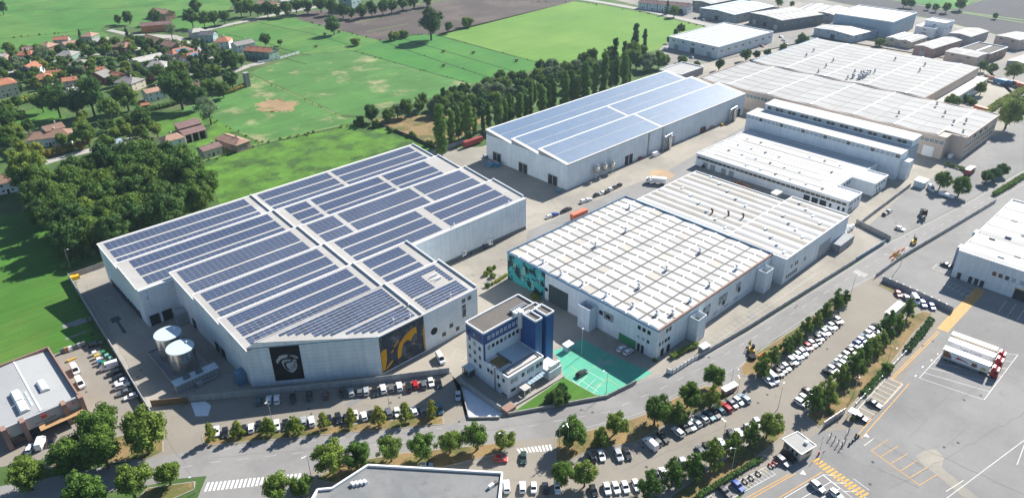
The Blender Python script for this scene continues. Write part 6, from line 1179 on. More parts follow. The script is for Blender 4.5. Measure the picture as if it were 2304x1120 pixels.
SINGLES = [
 (116.7, 99.9, 4.8, 'r', 4, 0), (128.5, 94.3, 4.1, 'r', 4, 0), (140.0, 88.8, 5.0, 'r', 4, 0), (154.2, 86.6, 4.3, 'r', 4, 0), (167.0, 86.2, 4.1, 'r', 4, 0), (103.2, 91.6, 3.9, 'r', 4, 0), (107.7, 87.4, 3.8, 'r', 4, 0), (158.7, 63.2, 4.2, 'r', 4, 0),
 (28.0, 164.5, 3.8, 'r', 4, 0), (19.4, 166.5, 5.4, 'r', 4, 0), (9.6, 171.1, 5.9, 'r', 4, 0), (45.9, 139.1, 4.3, 'r', 4, 0), (51.0, 135.9, 3.5, 'r', 4, 0), (122.0, 94.1, 2.7, 'c', 4, 0), (145.5, 84.7, 3.1, 'c', 4, 0), (158.3, 81.5, 3.4, 'c', 4, 0),
 (19.4, 190.3, 6.9, 'o', 4, 0), (28.0, 180.1, 6.7, 'o', 4, 0), (17.8, 182.4, 6.1, 'o', 4, 0), (9.9, 187.5, 5.7, 'o', 4, 0), (0.4, 188.2, 5.1, 'o', 4, 0), (373.8, 92.5, 4.7, 'o', 4, 0), (371.1, 83.0, 4.8, 'o', 4, 0), (489.7, 97.1, 8.3, 'o', 4, 0),
 (498.7, 130.3, 5.7, 'o', 4, 0), (549.4, 129.2, 4.3, 'o', 4, 0), (0.9, 202.1, 1.4, 'b', 4, 0), (528.9, 131.2, 3.6, 'b', 4, 0), (214.0, 52.0, 2.2, 'b', 4, 0), (525.6, 126.1, 3.0, 'b', 4, 0), (160.5, 186.3, 1.4, 'b', 4, 0), (163.5, 187.8, 1.6, 'b', 4, 0),
 (161.3, 183.4, 1.5, 'b', 4, 0), (155.3, 179.4, 1.3, 'b', 4, 0), (166.2, 187.8, 1.1, 'b', 4, 0), (162.4, 160.1, 1.6, 'b', 4, 0), (163.1, 162.4, 1.2, 'b', 4, 0), (164.4, 107.0, 0.9, 'b', 4, 0), (184.1, 49.4, 1.0, 'b', 4, 0), (181.8, 55.4, 1.1, 'b', 4, 0),
 (126.3, 115.8, 3.4, 'b', 1, 0), (129.8, 116.8, 2.6, 'b', 1, 0), (125.0, 116.8, 2.4, 'b', 1, 0), (128.3, 114.3, 2.5, 'b', 1, 0), (229.6, 369.5, 5.6, 'o', 1, 0), (384.7, 510.3, 12.2, 'o', 1, 0), (412.4, 521.2, 4.5, 'o', 1, 0), (336.0, 588.2, 8.2, 'o', 1, 0),
 (572.5, 268.8, 6.3, 'o', 1, 0), (554.4, 372.3, 4.1, 'o', 1, 0), (545.3, 370.4, 3.0, 'o', 1, 0), (519.3, 359.0, 2.5, 'o', 1, 0), (221.9, 371.7, 3.9, 'b', 4, 0), (226.6, 361.0, 3.3, 'b', 4, 0), (438.8, 526.6, 6.8, 'b', 4, 0), (361.6, 533.4, 6.0, 'b', 4, 0),
 (372.3, 535.2, 5.3, 'b', 4, 0), (327.9, 541.1, 4.7, 'b', 4, 0), (228.1, 347.2, 1.9, 'b', 4, 0), (231.7, 332.2, 2.3, 'b', 4, 0), (230.0, 313.1, 2.6, 'b', 4, 0), (569.9, 281.7, 3.2, 'b', 4, 0), (478.1, 315.8, 3.9, 'b', 4, 0), (477.8, 303.3, 3.0, 'b', 4, 0),
 (466.1, 323.8, 5.0, 'b', 4, 0), (634.6, 231.6, 4.8, 'b', 4, 0), (93.7, 513.8, 9.8, 'o', 6, 0), (110.1, 501.7, 10.4, 'o', 6, 0), (129.5, 498.0, 8.5, 'o', 6, 0), (155.7, 476.3, 11.5, 'o', 6, 0), (180.0, 543.5, 7.3, 'o', 6, 0), (180.2, 486.9, 6.5, 'o', 6, 0),
 (197.9, 493.6, 6.4, 'o', 6, 0), (126.1, 459.2, 6.4, 'o', 6, 0), (218.4, 540.0, 7.3, 'o', 6, 0), (283.8, 763.7, 6.9, 'o', 6, 0), (257.5, 707.0, 7.3, 'o', 6, 0), (264.1, 696.1, 6.8, 'o', 6, 0), (274.2, 697.2, 6.5, 'o', 6, 0), (284.5, 698.4, 6.1, 'o', 6, 0),
 (192.7, 651.1, 5.7, 'o', 6, 0), (239.8, 747.0, 7.0, 'o', 6, 0), (220.0, 763.4, 6.1, 'o', 6, 0), (212.8, 771.5, 4.4, 'o', 6, 0), (109.6, 707.9, 5.6, 'o', 6, 0), (271.4, 590.6, 5.6, 'o', 6, 0), (282.1, 585.3, 2.5, 'o', 6, 0), (64.2, 508.7, 6.9, 'o', 6, 0),
 (71.8, 495.4, 4.1, 'o', 6, 0), (91.1, 447.2, 6.5, 'o', 6, 0), (144.1, 901.0, 6.0, 'o', 6, 0), (228.1, 544.9, 4.6, 'o', 6, 0), (170.7, 555.9, 5.0, 'o', 6, 0), (115.0, 485.7, 6.6, 'o', 6, 0), (101.9, 508.4, 7.2, 'o', 6, 0), (88.9, 533.5, 5.9, 'o', 6, 0),
 (163.0, 468.8, 7.4, 'o', 6, 0), (184.9, 479.7, 5.3, 'o', 6, 0), (60.3, 458.1, 4.1, 'r', 3, 0), (65.5, 446.3, 4.8, 'r', 3, 0), (117.0, 640.4, 3.8, 'r', 3, 0), (110.3, 637.6, 3.1, 'r', 3, 0), (129.9, 678.6, 3.7, 'r', 3, 0), (101.7, 492.5, 3.7, 'r', 3, 0),
 (79.8, 456.2, 4.0, 'r', 4, 0), (86.1, 458.2, 3.3, 'r', 4, 0), (96.6, 477.3, 4.4, 'r', 4, 0), (59.7, 485.3, 5.3, 'r', 4, 0), (59.6, 471.8, 3.9, 'r', 4, 0), (96.8, 431.8, 5.1, 'r', 4, 0), (105.7, 445.9, 4.0, 'r', 4, 0), (204.1, 548.2, 6.2, 'd', 0, 0),
 (194.2, 532.1, 5.0, 'd', 0, 0), (188.7, 670.8, 4.3, 'd', 0, 0), (166.1, 724.3, 2.6, 'd', 0, 0), (106.7, 471.0, 1.8, 'd', 0, 0), (146.8, 575.6, 2.3, 'd', 0, 0), (615.4, 430.6, 3.2, 'd', 0, 0), (114.3, 677.8, 2.9, 'd', 0, 0), (170.7, 634.8, 2.6, 'd', 0, 0),
 (221.8, 613.1, 2.6, 'd', 0, 0), (156.8, 435.3, 7.8, 's', 2, 0), (227.6, 680.1, 5.3, 's', 2, 0), (123.4, 666.2, 6.1, 's', 2, 0), (70.5, 446.5, 3.0, 'b', 7, 0), (75.5, 446.2, 3.1, 'b', 7, 0), (81.1, 447.1, 3.1, 'b', 7, 0), (86.2, 446.1, 3.4, 'b', 7, 0),
 (91.9, 453.4, 2.9, 'b', 7, 0), (62.6, 454.9, 2.8, 'b', 7, 0), (117.8, 696.5, 3.7, 'b', 5, 0), (163.5, 551.6, 4.0, 'b', 5, 0), (624.5, 421.9, 3.2, 'b', 5, 0), (608.9, 417.6, 5.3, 'o', 4, 0), (723.5, 370.6, 4.0, 'o', 4, 0), (731.8, 361.3, 3.1, 'o', 4, 0),
 (610.6, 148.0, 3.9, 'o', 4, 0), (609.2, 139.6, 3.8, 'o', 4, 0), (603.2, 124.6, 5.8, 'o', 4, 0), (808.9, 280.6, 4.7, 'o', 4, 0), (810.6, 273.8, 4.2, 'o', 4, 0), (808.8, 249.9, 3.9, 'o', 4, 0), (809.6, 241.0, 4.7, 'o', 4, 0), (832.4, 235.8, 6.2, 'o', 4, 0),
 (813.1, 198.5, 2.8, 'o', 4, 0), (812.2, 258.8, 3.2, 'o', 4, 0), (532.5, 101.5, 4.9, 'o', 4, 0), (309.7, 716.8, 6.8, 'o', 6, 0), (319.2, 716.8, 7.7, 'o', 6, 0), (322.0, 706.4, 5.9, 'o', 6, 0), (329.2, 699.9, 6.8, 'o', 6, 0), (335.0, 693.2, 5.9, 'o', 6, 0),
 (344.2, 687.7, 6.8, 'o', 6, 0), (358.1, 695.6, 6.5, 'o', 6, 0), (364.6, 685.0, 6.9, 'o', 6, 0), (377.0, 680.4, 7.4, 'o', 6, 0), (379.6, 663.8, 6.9, 'o', 6, 0), (379.5, 643.3, 6.7, 'o', 6, 0), (384.1, 635.0, 5.8, 'o', 6, 0), (392.2, 627.7, 6.7, 'o', 6, 0),
 (404.1, 630.2, 6.8, 'o', 6, 0), (415.4, 627.6, 6.8, 'o', 6, 0), (425.3, 626.6, 6.9, 'o', 6, 0), (438.2, 625.7, 7.0, 'o', 6, 0), (454.1, 628.5, 7.1, 'o', 6, 0), (470.6, 627.8, 7.2, 'o', 6, 0), (323.5, 756.6, 6.2, 'o', 6, 0), (195.2, 685.2, 3.7, 'r', 4, 1),
 (157.7, 692.3, 4.6, 'r', 1, 1), (165.1, 685.5, 4.3, 'r', 2, 1), (173.2, 680.9, 4.7, 'r', 4, 1), (179.1, 674.9, 4.8, 'r', 4, 1), (185.9, 665.1, 4.7, 'r', 4, 1), (195.0, 661.2, 4.3, 'r', 6, 1), (199.0, 651.1, 4.7, 'r', 1, 1), (204.6, 642.1, 4.6, 'r', 4, 1),
 (213.1, 633.7, 4.7, 'r', 1, 1), (221.0, 635.5, 3.6, 'r', 4, 1), (227.6, 627.7, 4.0, 'r', 1, 1), (118.1, 705.0, 4.4, 'r', 4, 1), (126.5, 695.3, 4.9, 'r', 4, 1), (136.5, 700.4, 3.5, 'r', 2, 1), (139.7, 687.9, 4.0, 'r', 6, 1), (147.6, 683.5, 4.5, 'r', 4, 1),
 (154.6, 668.4, 4.5, 'r', 4, 1), (162.3, 662.1, 3.7, 'r', 4, 1), (165.1, 651.6, 4.9, 'r', 4, 1), (176.8, 652.8, 3.7, 'r', 4, 1), (180.6, 636.1, 4.7, 'r', 4, 1), (190.6, 634.4, 4.6, 'r', 1, 1), (198.4, 634.0, 3.5, 'r', 6, 1), (201.7, 625.4, 3.5, 'r', 2, 1),
 (211.6, 618.5, 3.8, 'r', 4, 1), (217.0, 615.6, 4.1, 'r', 4, 1), (226.7, 603.7, 3.9, 'r', 2, 1), (231.3, 599.3, 4.1, 'r', 4, 1), (105.0, 692.0, 4.0, 'r', 1, 1), (108.8, 687.6, 4.3, 'r', 6, 1), (116.2, 684.0, 3.8, 'r', 4, 1), (122.3, 677.1, 4.3, 'r', 2, 1),
 (130.8, 673.9, 3.6, 'r', 6, 1), (139.4, 663.4, 4.6, 'r', 4, 1), (147.2, 657.1, 3.5, 'r', 4, 1), (152.5, 651.8, 4.6, 'r', 6, 1), (161.9, 649.1, 3.6, 'r', 1, 1), (167.4, 641.3, 3.7, 'r', 2, 1), (174.9, 630.2, 3.6, 'r', 4, 1), (183.3, 627.5, 3.6, 'r', 1, 1),
 (187.7, 616.6, 4.8, 'r', 4, 1), (195.9, 609.5, 4.7, 'r', 6, 1), (202.3, 607.0, 3.6, 'r', 2, 1), (205.7, 598.3, 4.4, 'r', 1, 1), (213.1, 592.3, 3.3, 'r', 1, 1), (224.9, 585.7, 4.0, 'r', 2, 1), (225.4, 572.6, 4.0, 'r', 1, 1), (230.3, 565.7, 4.6, 'r', 4, 1),
 (97.0, 679.9, 4.0, 'r', 2, 1), (104.1, 670.2, 4.7, 'r', 2, 1), (108.9, 671.5, 3.4, 'r', 2, 1), (116.4, 661.8, 4.0, 'r', 4, 1), (124.7, 655.0, 3.5, 'r', 4, 1), (129.7, 645.7, 4.1, 'r', 4, 1), (134.8, 642.8, 4.3, 'r', 2, 1), (143.0, 634.7, 3.7, 'r', 2, 1),
 (148.9, 632.8, 3.8, 'r', 4, 1), (158.1, 622.9, 3.2, 'r', 6, 1), (165.4, 614.4, 4.0, 'r', 1, 1), (172.9, 614.9, 3.8, 'r', 4, 1), (177.3, 598.1, 4.3, 'r', 2, 1), (183.6, 595.6, 3.9, 'r', 4, 1), (190.6, 593.3, 4.2, 'r', 2, 1), (200.5, 587.5, 3.8, 'r', 4, 1),
 (203.0, 571.4, 4.6, 'r', 1, 1), (208.4, 564.9, 4.6, 'r', 1, 1), (217.0, 559.5, 4.7, 'r', 6, 1), (222.4, 557.5, 3.4, 'r', 4, 1), (96.3, 659.3, 4.5, 'r', 6, 1), (102.8, 649.5, 4.6, 'r', 2, 1), (109.2, 652.9, 3.9, 'r', 1, 1), (117.4, 649.9, 3.5, 'r', 4, 1),
 (120.8, 631.7, 4.0, 'r', 6, 1), (127.1, 626.9, 4.6, 'r', 4, 1), (134.4, 616.5, 4.4, 'r', 1, 1), (142.1, 615.8, 4.4, 'r', 4, 1), (150.0, 616.1, 3.7, 'r', 1, 1), (154.8, 607.5, 3.3, 'r', 1, 1), (160.9, 595.4, 4.2, 'r', 4, 1), (166.5, 585.6, 4.1, 'r', 4, 1),
 (175.3, 590.1, 3.2, 'r', 4, 1), (182.9, 584.3, 3.1, 'r', 1, 1), (188.9, 570.3, 3.9, 'r', 1, 1), (195.1, 569.9, 3.3, 'r', 4, 1), (199.8, 560.3, 4.4, 'r', 6, 1), (206.7, 556.7, 3.7, 'r', 6, 1), (216.6, 547.4, 3.5, 'r', 2, 1), (90.5, 651.3, 3.3, 'r', 2, 1),
 (97.8, 648.5, 3.5, 'r', 4, 1), (102.1, 634.5, 3.8, 'r', 2, 1), (107.4, 627.5, 4.0, 'r', 1, 1), (116.0, 618.8, 3.8, 'r', 4, 1), (121.2, 616.1, 4.3, 'r', 1, 1), (126.9, 612.9, 3.9, 'r', 1, 1), (133.9, 609.9, 4.0, 'r', 2, 1), (138.0, 596.0, 4.1, 'r', 6, 1),
 (149.5, 591.6, 4.0, 'r', 6, 1), (154.9, 582.5, 3.3, 'r', 4, 1), (159.0, 582.3, 3.6, 'r', 6, 1), (165.6, 570.7, 3.4, 'r', 4, 1), (171.1, 566.1, 3.3, 'r', 1, 1), (177.9, 559.0, 3.8, 'r', 4, 1), (186.2, 550.1, 3.7, 'r', 4, 1), (192.1, 545.3, 4.0, 'r', 6, 1),
 (200.2, 540.5, 4.4, 'r', 4, 1), (203.4, 534.9, 4.3, 'r', 4, 1), (89.7, 636.5, 3.5, 'r', 4, 1), (96.4, 624.4, 3.9, 'r', 1, 1), (103.1, 619.1, 3.5, 'r', 4, 1), (106.5, 613.1, 3.3, 'r', 6, 1), (114.9, 604.1, 3.5, 'r', 4, 1), (120.3, 604.6, 3.6, 'r', 4, 1),
 (126.3, 592.6, 3.0, 'r', 1, 1), (134.7, 587.8, 3.7, 'r', 4, 1), (142.9, 583.7, 3.2, 'r', 1, 1), (145.7, 577.3, 3.7, 'r', 2, 1), (155.2, 570.1, 3.8, 'r', 2, 1), (155.1, 558.1, 4.2, 'r', 4, 1), (165.8, 563.0, 3.0, 'r', 1, 1), (170.0, 544.2, 4.3, 'r', 1, 1),
 (175.3, 543.6, 3.6, 'r', 2, 1), (183.0, 539.4, 3.5, 'r', 2, 1), (189.2, 530.7, 3.5, 'r', 1, 1), (89.5, 613.1, 2.9, 'r', 2, 1), (96.5, 603.9, 3.0, 'r', 4, 1), (100.5, 596.3, 3.9, 'r', 4, 1), (108.8, 593.2, 3.9, 'r', 4, 1), (112.2, 587.3, 3.2, 'r', 2, 1),
 (121.1, 579.9, 3.5, 'r', 1, 1), (125.3, 570.0, 4.0, 'r', 1, 1), (131.1, 570.5, 3.3, 'r', 1, 1), (139.8, 560.3, 3.9, 'r', 1, 1), (144.6, 561.3, 3.3, 'r', 4, 1), (83.9, 600.2, 3.8, 'r', 4, 1), (89.2, 589.6, 3.3, 'r', 1, 1), (100.9, 588.6, 3.0, 'r', 4, 1),
 (74.0, 550.1, 4.2, 'r', 6, 1), (79.4, 555.3, 4.3, 'r', 6, 1), (69.1, 549.3, 3.6, 'r', 4, 1), (71.2, 536.7, 4.6, 'r', 4, 1), (67.3, 518.8, 4.7, 'r', 6, 1), (73.4, 516.8, 4.5, 'r', 4, 1), (65.4, 511.1, 3.5, 'r', 4, 1), (59.7, 493.7, 3.9, 'r', 4, 1),
 (65.8, 492.6, 4.4, 'r', 4, 1), (57.0, 490.3, 3.3, 'r', 6, 1), (59.7, 481.2, 3.8, 'r', 6, 1), (65.7, 483.7, 3.2, 'r', 4, 1), (55.8, 477.4, 3.5, 'r', 6, 1), (120.1, 469.2, 3.7, 'r', 6, 1), (126.2, 462.1, 4.4, 'r', 4, 1), (105.6, 465.2, 4.1, 'r', 6, 1),
 (109.4, 466.7, 3.5, 'r', 6, 1), (113.9, 459.0, 4.3, 'r', 4, 1), (121.0, 457.8, 3.2, 'r', 4, 1), (125.0, 450.0, 4.2, 'r', 6, 1), (110.1, 457.5, 3.0, 'r', 4, 1), (112.3, 445.2, 4.3, 'r', 4, 1), (117.9, 442.6, 3.7, 'r', 6, 1), (125.0, 436.0, 4.4, 'r', 4, 1),
 (117.8, 432.9, 2.9, 'r', 4, 1),
]
ADJ = {'r': 'round tree', 'c': 'pointed tree', 'o': 'broad tree', 'b': 'bush', 'd': 'dark conifer', 's': 'grey-green loose tree'}
TONE = {'leaf_lime': 'yellow-green ', 'leaf_dark': 'dark ', 'leaf_yellow': 'ochre ', 'leaf_purple': 'purple-leaved '}
near = {}
for e in SINGLES:          # each single tree is named after the landmark it stands closest to
    a = min(ANCHOR, key=lambda q: hypot(ANCHOR[q][0]-e[0], ANCHOR[q][1]-e[1])); near.setdefault((a, 'garden tree' if e[5] else TONE.get(LM[e[4]], '')+ADJ[e[3]]), []).append((hypot(ANCHOR[a][0]-e[0], ANCHOR[a][1]-e[1]), e))
for (a, what), lst in near.items():
    lst.sort(key=lambda q: q[0])
    for i, (d_, (x_, y_, R_, k_, m_, g_)) in enumerate(lst):
        lab = '%s standing nearest %s' % (what, a) if len(lst) == 1 else '%sclosest %s to %s' % (ORD[i+1]+' ' if i else '', what, a)
        tree(x_, y_, R_*rnd(.95, 1.05), k_, LM[m_], lab)
# hedges: leafy runs
def hedge(pts, wd, h, m, label):
    rng = np.random.default_rng(int(abs(pts[0][0])*10)); lob = []; o = pts[0]
    for p, q in zip(pts, pts[1:]):
        L = hypot(q[0]-p[0], q[1]-p[1]); n = max(2, int(L/(wd*.45)))
        for i in range(n+1):
            c = lerp(p, q, i/n)
            for s in (-.22, .22): lob.append(((c[0]-o[0]+rng.uniform(-.1, .1)*wd+s*wd*(q[1]-p[1])/L, c[1]-o[1]+rng.uniform(-.1, .1)*wd-s*wd*(q[0]-p[0])/L, h*rng.uniform(.45, .62)), min(wd*.42, h*.5), rng.uniform(.8, 1.2)))
    me = leafcloud('hedge', lob, .16, 30/max(.4, wd*.42)**.5, m, rng); ob = bpy.data.objects.new('hedge', me); col.objects.link(ob); ob.location = (o[0], o[1], 0); return tag(ob, label, 'hedge')
for a in (([(197.22, 52.12), (211.38, 52.20), (216.88, 51.92)], 2.2, 1.6, 'leaf_dark', 'dark clipped hedge along the lower half of the dry parking strip'), ([(229.42, 51.63), (241.73, 51.96), (253.68, 52.65)], 2.4, 1.8, 'leaf_dark', 'dark hedge beside the yellow lane near the white box truck'),
          ([(126.36, 64.42), (137.95, 62.38), (149.79, 59.95)], 1.6, 1.3, 'leaf_dark', 'long low hedge behind the motorcycle bays'), ([(169.98, 103.80), (177.97, 102.83), (181.38, 101.95)], 2.0, 1.8, 'leaf_mid', 'bright clipped hedge in front of the mural hall corner'),
          ([(157.57, 179.32), (161.89, 179.69), (166.04, 180.31)], 1.6, 1.1, 'leaf_lime', 'yellow-green hedge edging the round planting bed'), ([(384.42, 71.52), (400.96, 69.75), (419.60, 68.22)], 2.5, 2.2, 'leaf_mid', 'tall hedge beside the street at the picture edge'),
          ([(53.45, 475.33), (54.19, 463.54), (54.46, 449.13)], 2.6, 2.4, 'leaf_lime', 'clipped boundary hedge beside the villa drive'), ([(70.34, 562.09), (80.84, 563.28), (95.14, 567.83)], 5, 4.5, 'leaf_lime', 'broad yellow-green hedge behind the villa lawn'),
          ([(138.63, 488.61), (151.39, 488.61), (167.58, 492.31)], 4, 3.0, 'leaf_dark', 'dark hedge between the wood and the paddock'), ([(186.82, 486.99), (197.87, 490.25), (207.02, 494.38)], 3.5, 3, 'leaf_yellow', 'ochre-tinged hedge beside the concrete tower'),
          ([(504.90, 113.87), (542.25, 113.66), (580.96, 111.69)], 5, 3.5, 'leaf_lime', 'bright shrub belt beside the bend of the side lane'), ([(407.73, 100.77), (407.19, 93.04), (403.46, 88.66)], 2.5, 1.8, 'leaf_mid', 'flowering hedge at the loading bay of the wave-roofed hall')): hedge(*a)

# ------------------------------------------------------------------ vehicles
CARS = {}
def car_meshes(kind):
    if kind in CARS: return CARS[kind]
    L, W, H, hood, belt, ws, rf, rr, rb = dict(          # length width height | hood height, belt height | windscreen base, roof front, roof rear, rear base (from the nose)
        hatch=(4.1, 1.78, 1.5, .92, .98, 1.15, 1.85, 3.55, 3.98), saloon=(4.6, 1.82, 1.45, .90, .96, 1.35, 2.1, 3.3, 4.0), suv=(4.5, 1.86, 1.66, 1.05, 1.1, 1.25, 1.95, 4.0, 4.38),
        wagon=(4.7, 1.82, 1.5, .92, .97, 1.35, 2.1, 4.15, 4.6), van=(5.4, 2.0, 2.45, 1.2, 1.35, .75, 1.55, 5.3, 5.38), mini=(3.6, 1.64, 1.5, .92, 1.0, .85, 1.5, 3.2, 3.5))[kind]
    x = lambda d: L/2-d
    bm = bmesh.new()
    def loft(sec):      # sec: list of (x, half width, z) rings given as left/right pairs -> side polygons + strips
        Lv = [bm.verts.new((a, w_, z)) for a, w_, z in sec]; Rv = [bm.verts.new((a, -w_, z)) for a, w_, z in sec]; n = len(sec)
        bm.faces.new(Lv[::-1]); bm.faces.new(Rv)
        for i in range(n): j = (i+1) % n; bm.faces.new([Lv[i], Lv[j], Rv[j], Rv[i]])
    h = W/2
    loft([(x(.02), h*.86, .34), (x(0), h*.88, .62), (x(.12), h*.9, hood-.16), (x(ws), h*.98, belt), (x(L*.5), h, belt), (x(rb), h*.98, belt), (x(L-.04), h*.9, belt-.06), (x(L), h*.88, .6), (x(L-.03), h*.86, .34), (x(L*.5), h*.97, .28)])
    loft([(x(ws), h*.90, belt-.02), (x(rf), h*.76, H-.05), (x((rf+rr)/2), h*.78, H), (x(rr), h*.76, H-.04), (x(rb), h*.88, belt-.02)])
    bmesh.ops.recalc_face_normals(bm, faces=bm.faces[:]); bmesh.ops.bevel(bm, geom=bm.edges[:], offset=.05, segments=2, affect='EDGES', profile=.6, clamp_overlap=True)
    body = bpy.data.meshes.new('body'); bm.to_mesh(body); bm.free(); body.materials.append(PAINT['w'])
    def quad(nm, pts, m):
        b = MB(); b.face(pts); return b.mesh(nm, m)
    def on(a, b, t, off): return lerp(a, b, t)
    A0, A1 = (x(ws), belt), (x(rf), H-.05); d = (H-.05-belt); e = .03
    def slope(xa, za, xb, zb, w0, w1, t0, t1, sgn):
        nx, nz = (zb-za), -(xb-xa); nl = hypot(nx, nz); nx, nz = nx/nl*e*sgn, nz/nl*e*sgn
        pa = (xa+(xb-xa)*t0+nx, za+(zb-za)*t0+nz); pb = (xa+(xb-xa)*t1+nx, za+(zb-za)*t1+nz)
        return [(pa[0], -w0, pa[1]), (pa[0], w0, pa[1]), (pb[0], w1, pb[1]), (pb[0], -w1, pb[1])]
    wsq = slope(x(ws), belt, x(rf), H-.05, h*.80, h*.68, .08, .9, 1); rwq = slope(x(rb), belt, x(rr), H-.04, h*.76, h*.66, .15, .88, -1)
    if kind == 'van': sd = [(x(ws+.25), 0, belt+.06), (x(1.9), 0, belt+.06), (x(1.9), 0, H-.5), (x(rf+.05), 0, H-.5)]
    else: sd = [(x(ws+.22), 0, belt+.03), (x(rb-.16), 0, belt+.03), (x(rr-.08), 0, H-.16), (x(rf+.14), 0, H-.16)]
    def side(s): return [(a, s*(h*.90+(h*.76-h*.90)*(z-belt)/d+.025), z) for a, _, z in sd]
    wh = MB()
    for i in range(14): pass
    n = 14; R = .34 if kind in ('suv', 'van') else .31
    wv = MB().mk(0)
    ring = [(R*cos(2*pi*i/n), R*sin(2*pi*i/n)) for i in range(n)]
    for i in range(n):
        j = (i+1) % n; wv.face([(ring[i][0], -.11, ring[i][1]), (ring[j][0], -.11, ring[j][1]), (ring[j][0], .11, ring[j][1]), (ring[i][0], .11, ring[i][1])])
    for yy in (-.11, .11): wv.mk(0).face([(a, yy, z) for a, z in ring]); wv.mk(1).face([(a*.62, yy*1.06, z*.62) for a, z in ring])
    CARS[kind] = dict(body=body, windscreen=quad('windscreen', wsq, 'car_glass'), rear_window=quad('rear_window', rwq, 'car_glass'), side=[quad('side_window', side(s), 'car_glass') for s in (1, -1)],
                      wheel=wv.mesh('wheel', ['tyre', 'steel']), head=MB().box(-.05, .05, -.2, .2, -.08, .08).mesh('headlight', 'glass_pale'), tail=MB().box(-.04, .04, -.14, .14, -.1, .1).mesh('tail_light', 'print_red'), L=L, W=W, R=R, hood=hood)
    return CARS[kind]
def car(x, y, ang, paint, kind, label, group=None):
    M_ = car_meshes(kind); nm = 'delivery_van' if kind == 'van' else 'car'
    t = thing(nm, label, 'van' if kind == 'van' else 'car', (x, y, 0), ang, group)
    def add(n, me, loc=(0, 0, 0), rz=0):
        o = bpy.data.objects.new(n, me); col.objects.link(o); o.parent = t; o.location = loc; o.rotation_euler = (0, 0, rz); return o
    bd = add('body', M_['body']); bd.material_slots[0].link = 'OBJECT'; bd.material_slots[0].material = PAINT[paint]
    add('windscreen', M_['windscreen'])
    if kind != 'van': add('rear_window', M_['rear_window'])
    for s in M_['side']: add('side_window', s)
    L, W, R = M_['L'], M_['W'], M_['R']
    for a in (L/2-.82, -L/2+.82):
        for s in (-1, 1): add('wheel', M_['wheel'], (a, s*(W/2-.09), R))
    for s in (-1, 1): add('headlight', M_['head'], (L/2-.06, s*W*.33, M_['hood']-.24)); add('tail_light', M_['tail'], (-L/2+.05, s*W*.37, M_['hood']-.16))
    return t
KIND = {'h': 'hatch', 's': 'saloon', 'u': 'suv', 'w': 'wagon', 'v': 'van', 'm': 'mini'}; KN = {'h': 'hatchback', 's': 'saloon car', 'u': 'tall SUV', 'w': 'estate car', 'v': 'delivery van', 'm': 'small city car'}
def car_row(items, ang, where, group):
    # items: (x, y, paint+kind, flip)
    for i, (x, y, pk, fl) in enumerate(items):
        car(x+rnd(-.12, .12), y+rnd(-.12, .12), ang+(pi if fl else 0)+rnd(-.05, .05), pk[0], KIND[pk[1]], '%s %s, %s in %s' % (PNAME[pk[0]], KN[pk[1]], ORD[i+1], where), group)
car_row([(60.4, 178.7, 'th', 0), (62.9, 177.1, 'wh', 0), (64.8, 175.3, 'wu', 0), (68.4, 172.4, 'ks', 1), (72.6, 169.8, 'kh', 1), (76.6, 166.8, 'nh', 0), (81.1, 164.2, 'kh', 1), (83.0, 162.4, 'sh', 0), (85.2, 160.8, 'gh', 0), (86.8, 159.6, 'sh', 0), (88.8, 157.6, 'ks', 1), (91.2, 156.8, 'wu', 0), (93.2, 155.5, 'gh', 0), (95.5, 154.2, 'wu', 0), (97.6, 152.1, 'ku', 0), (99.6, 151.5, 'rh', 0), (101.6, 149.8, 'gh', 0), (104.0, 149.0, 'wh', 1), (105.6, 147.1, 'kw', 1)], 1.085, 'the row against the concrete fence', 'cars along the concrete fence')
car_row([(45.4, 174.9, 'wh', 1), (46.9, 172.9, 'kh', 1), (50.1, 171.9, 'sh', 1), (51.5, 170.4, 'kh', 0), (53.3, 169.1, 'wh', 0), (55.4, 168.4, 'kh', 1), (59.3, 164.9, 'wu', 1), (61.2, 163.6, 'ks', 1), (65.7, 161.1, 'sh', 0), (67.5, 159.4, 'wu', 0), (71.7, 156.6, 'kh', 0), (73.9, 154.9, 'ku', 1), (75.8, 153.5, 'kh', 0), (78.2, 152.5, 'wh', 1), (79.9, 150.7, 'wh', 0), (81.8, 149.6, 'kh', 0), (86.2, 146.7, 'gu', 0), (88.0, 145.0, 'wh', 1), (92.1, 141.9, 'wh', 0), (94.1, 140.5, 'gh', 0), (98.2, 137.4, 'tu', 1)], 1.155, 'the front car park row under the young trees', 'cars under the young trees')
car_row([(132.2, 84.3, 'wv', 1), (134.6, 83.9, 'gh', 1), (137.1, 83.5, 'ku', 0), (141.9, 81.9, 'wu', 1), (144.9, 81.3, 'kh', 0), (146.8, 80.7, 'sh', 0), (149.2, 80.5, 'wh', 1), (151.8, 80.1, 'su', 1), (154.2, 79.4, 'tu', 0), (156.4, 78.9, 'ks', 0), (158.6, 78.9, 'th', 1), (161.2, 78.0, 'rw', 1), (163.9, 77.5, 'gh', 0), (166.3, 76.9, 'wh', 0), (168.6, 76.3, 'lu', 1)], -1.794, 'the central upper row, from the round trees', 'central car park upper row')
car_row([(116.7, 92.6, 'kh', 1), (118.9, 91.2, 'wh', 0), (122.4, 87.8, 'su', 0), (124.9, 86.6, 'ks', 0)], -2.141, 'the short group by the dry verge', 'cars by the dry verge')
car_row([(92.2, 101.2, 'wu', 1), (95.2, 98.3, 'wh', 1), (97.2, 96.0, 'wm', 0), (99.5, 93.8, 'kh', 1), (101.8, 91.6, 'wh', 0)], -2.292, 'the bottom row near the flat-roofed building', 'bottom row cars')
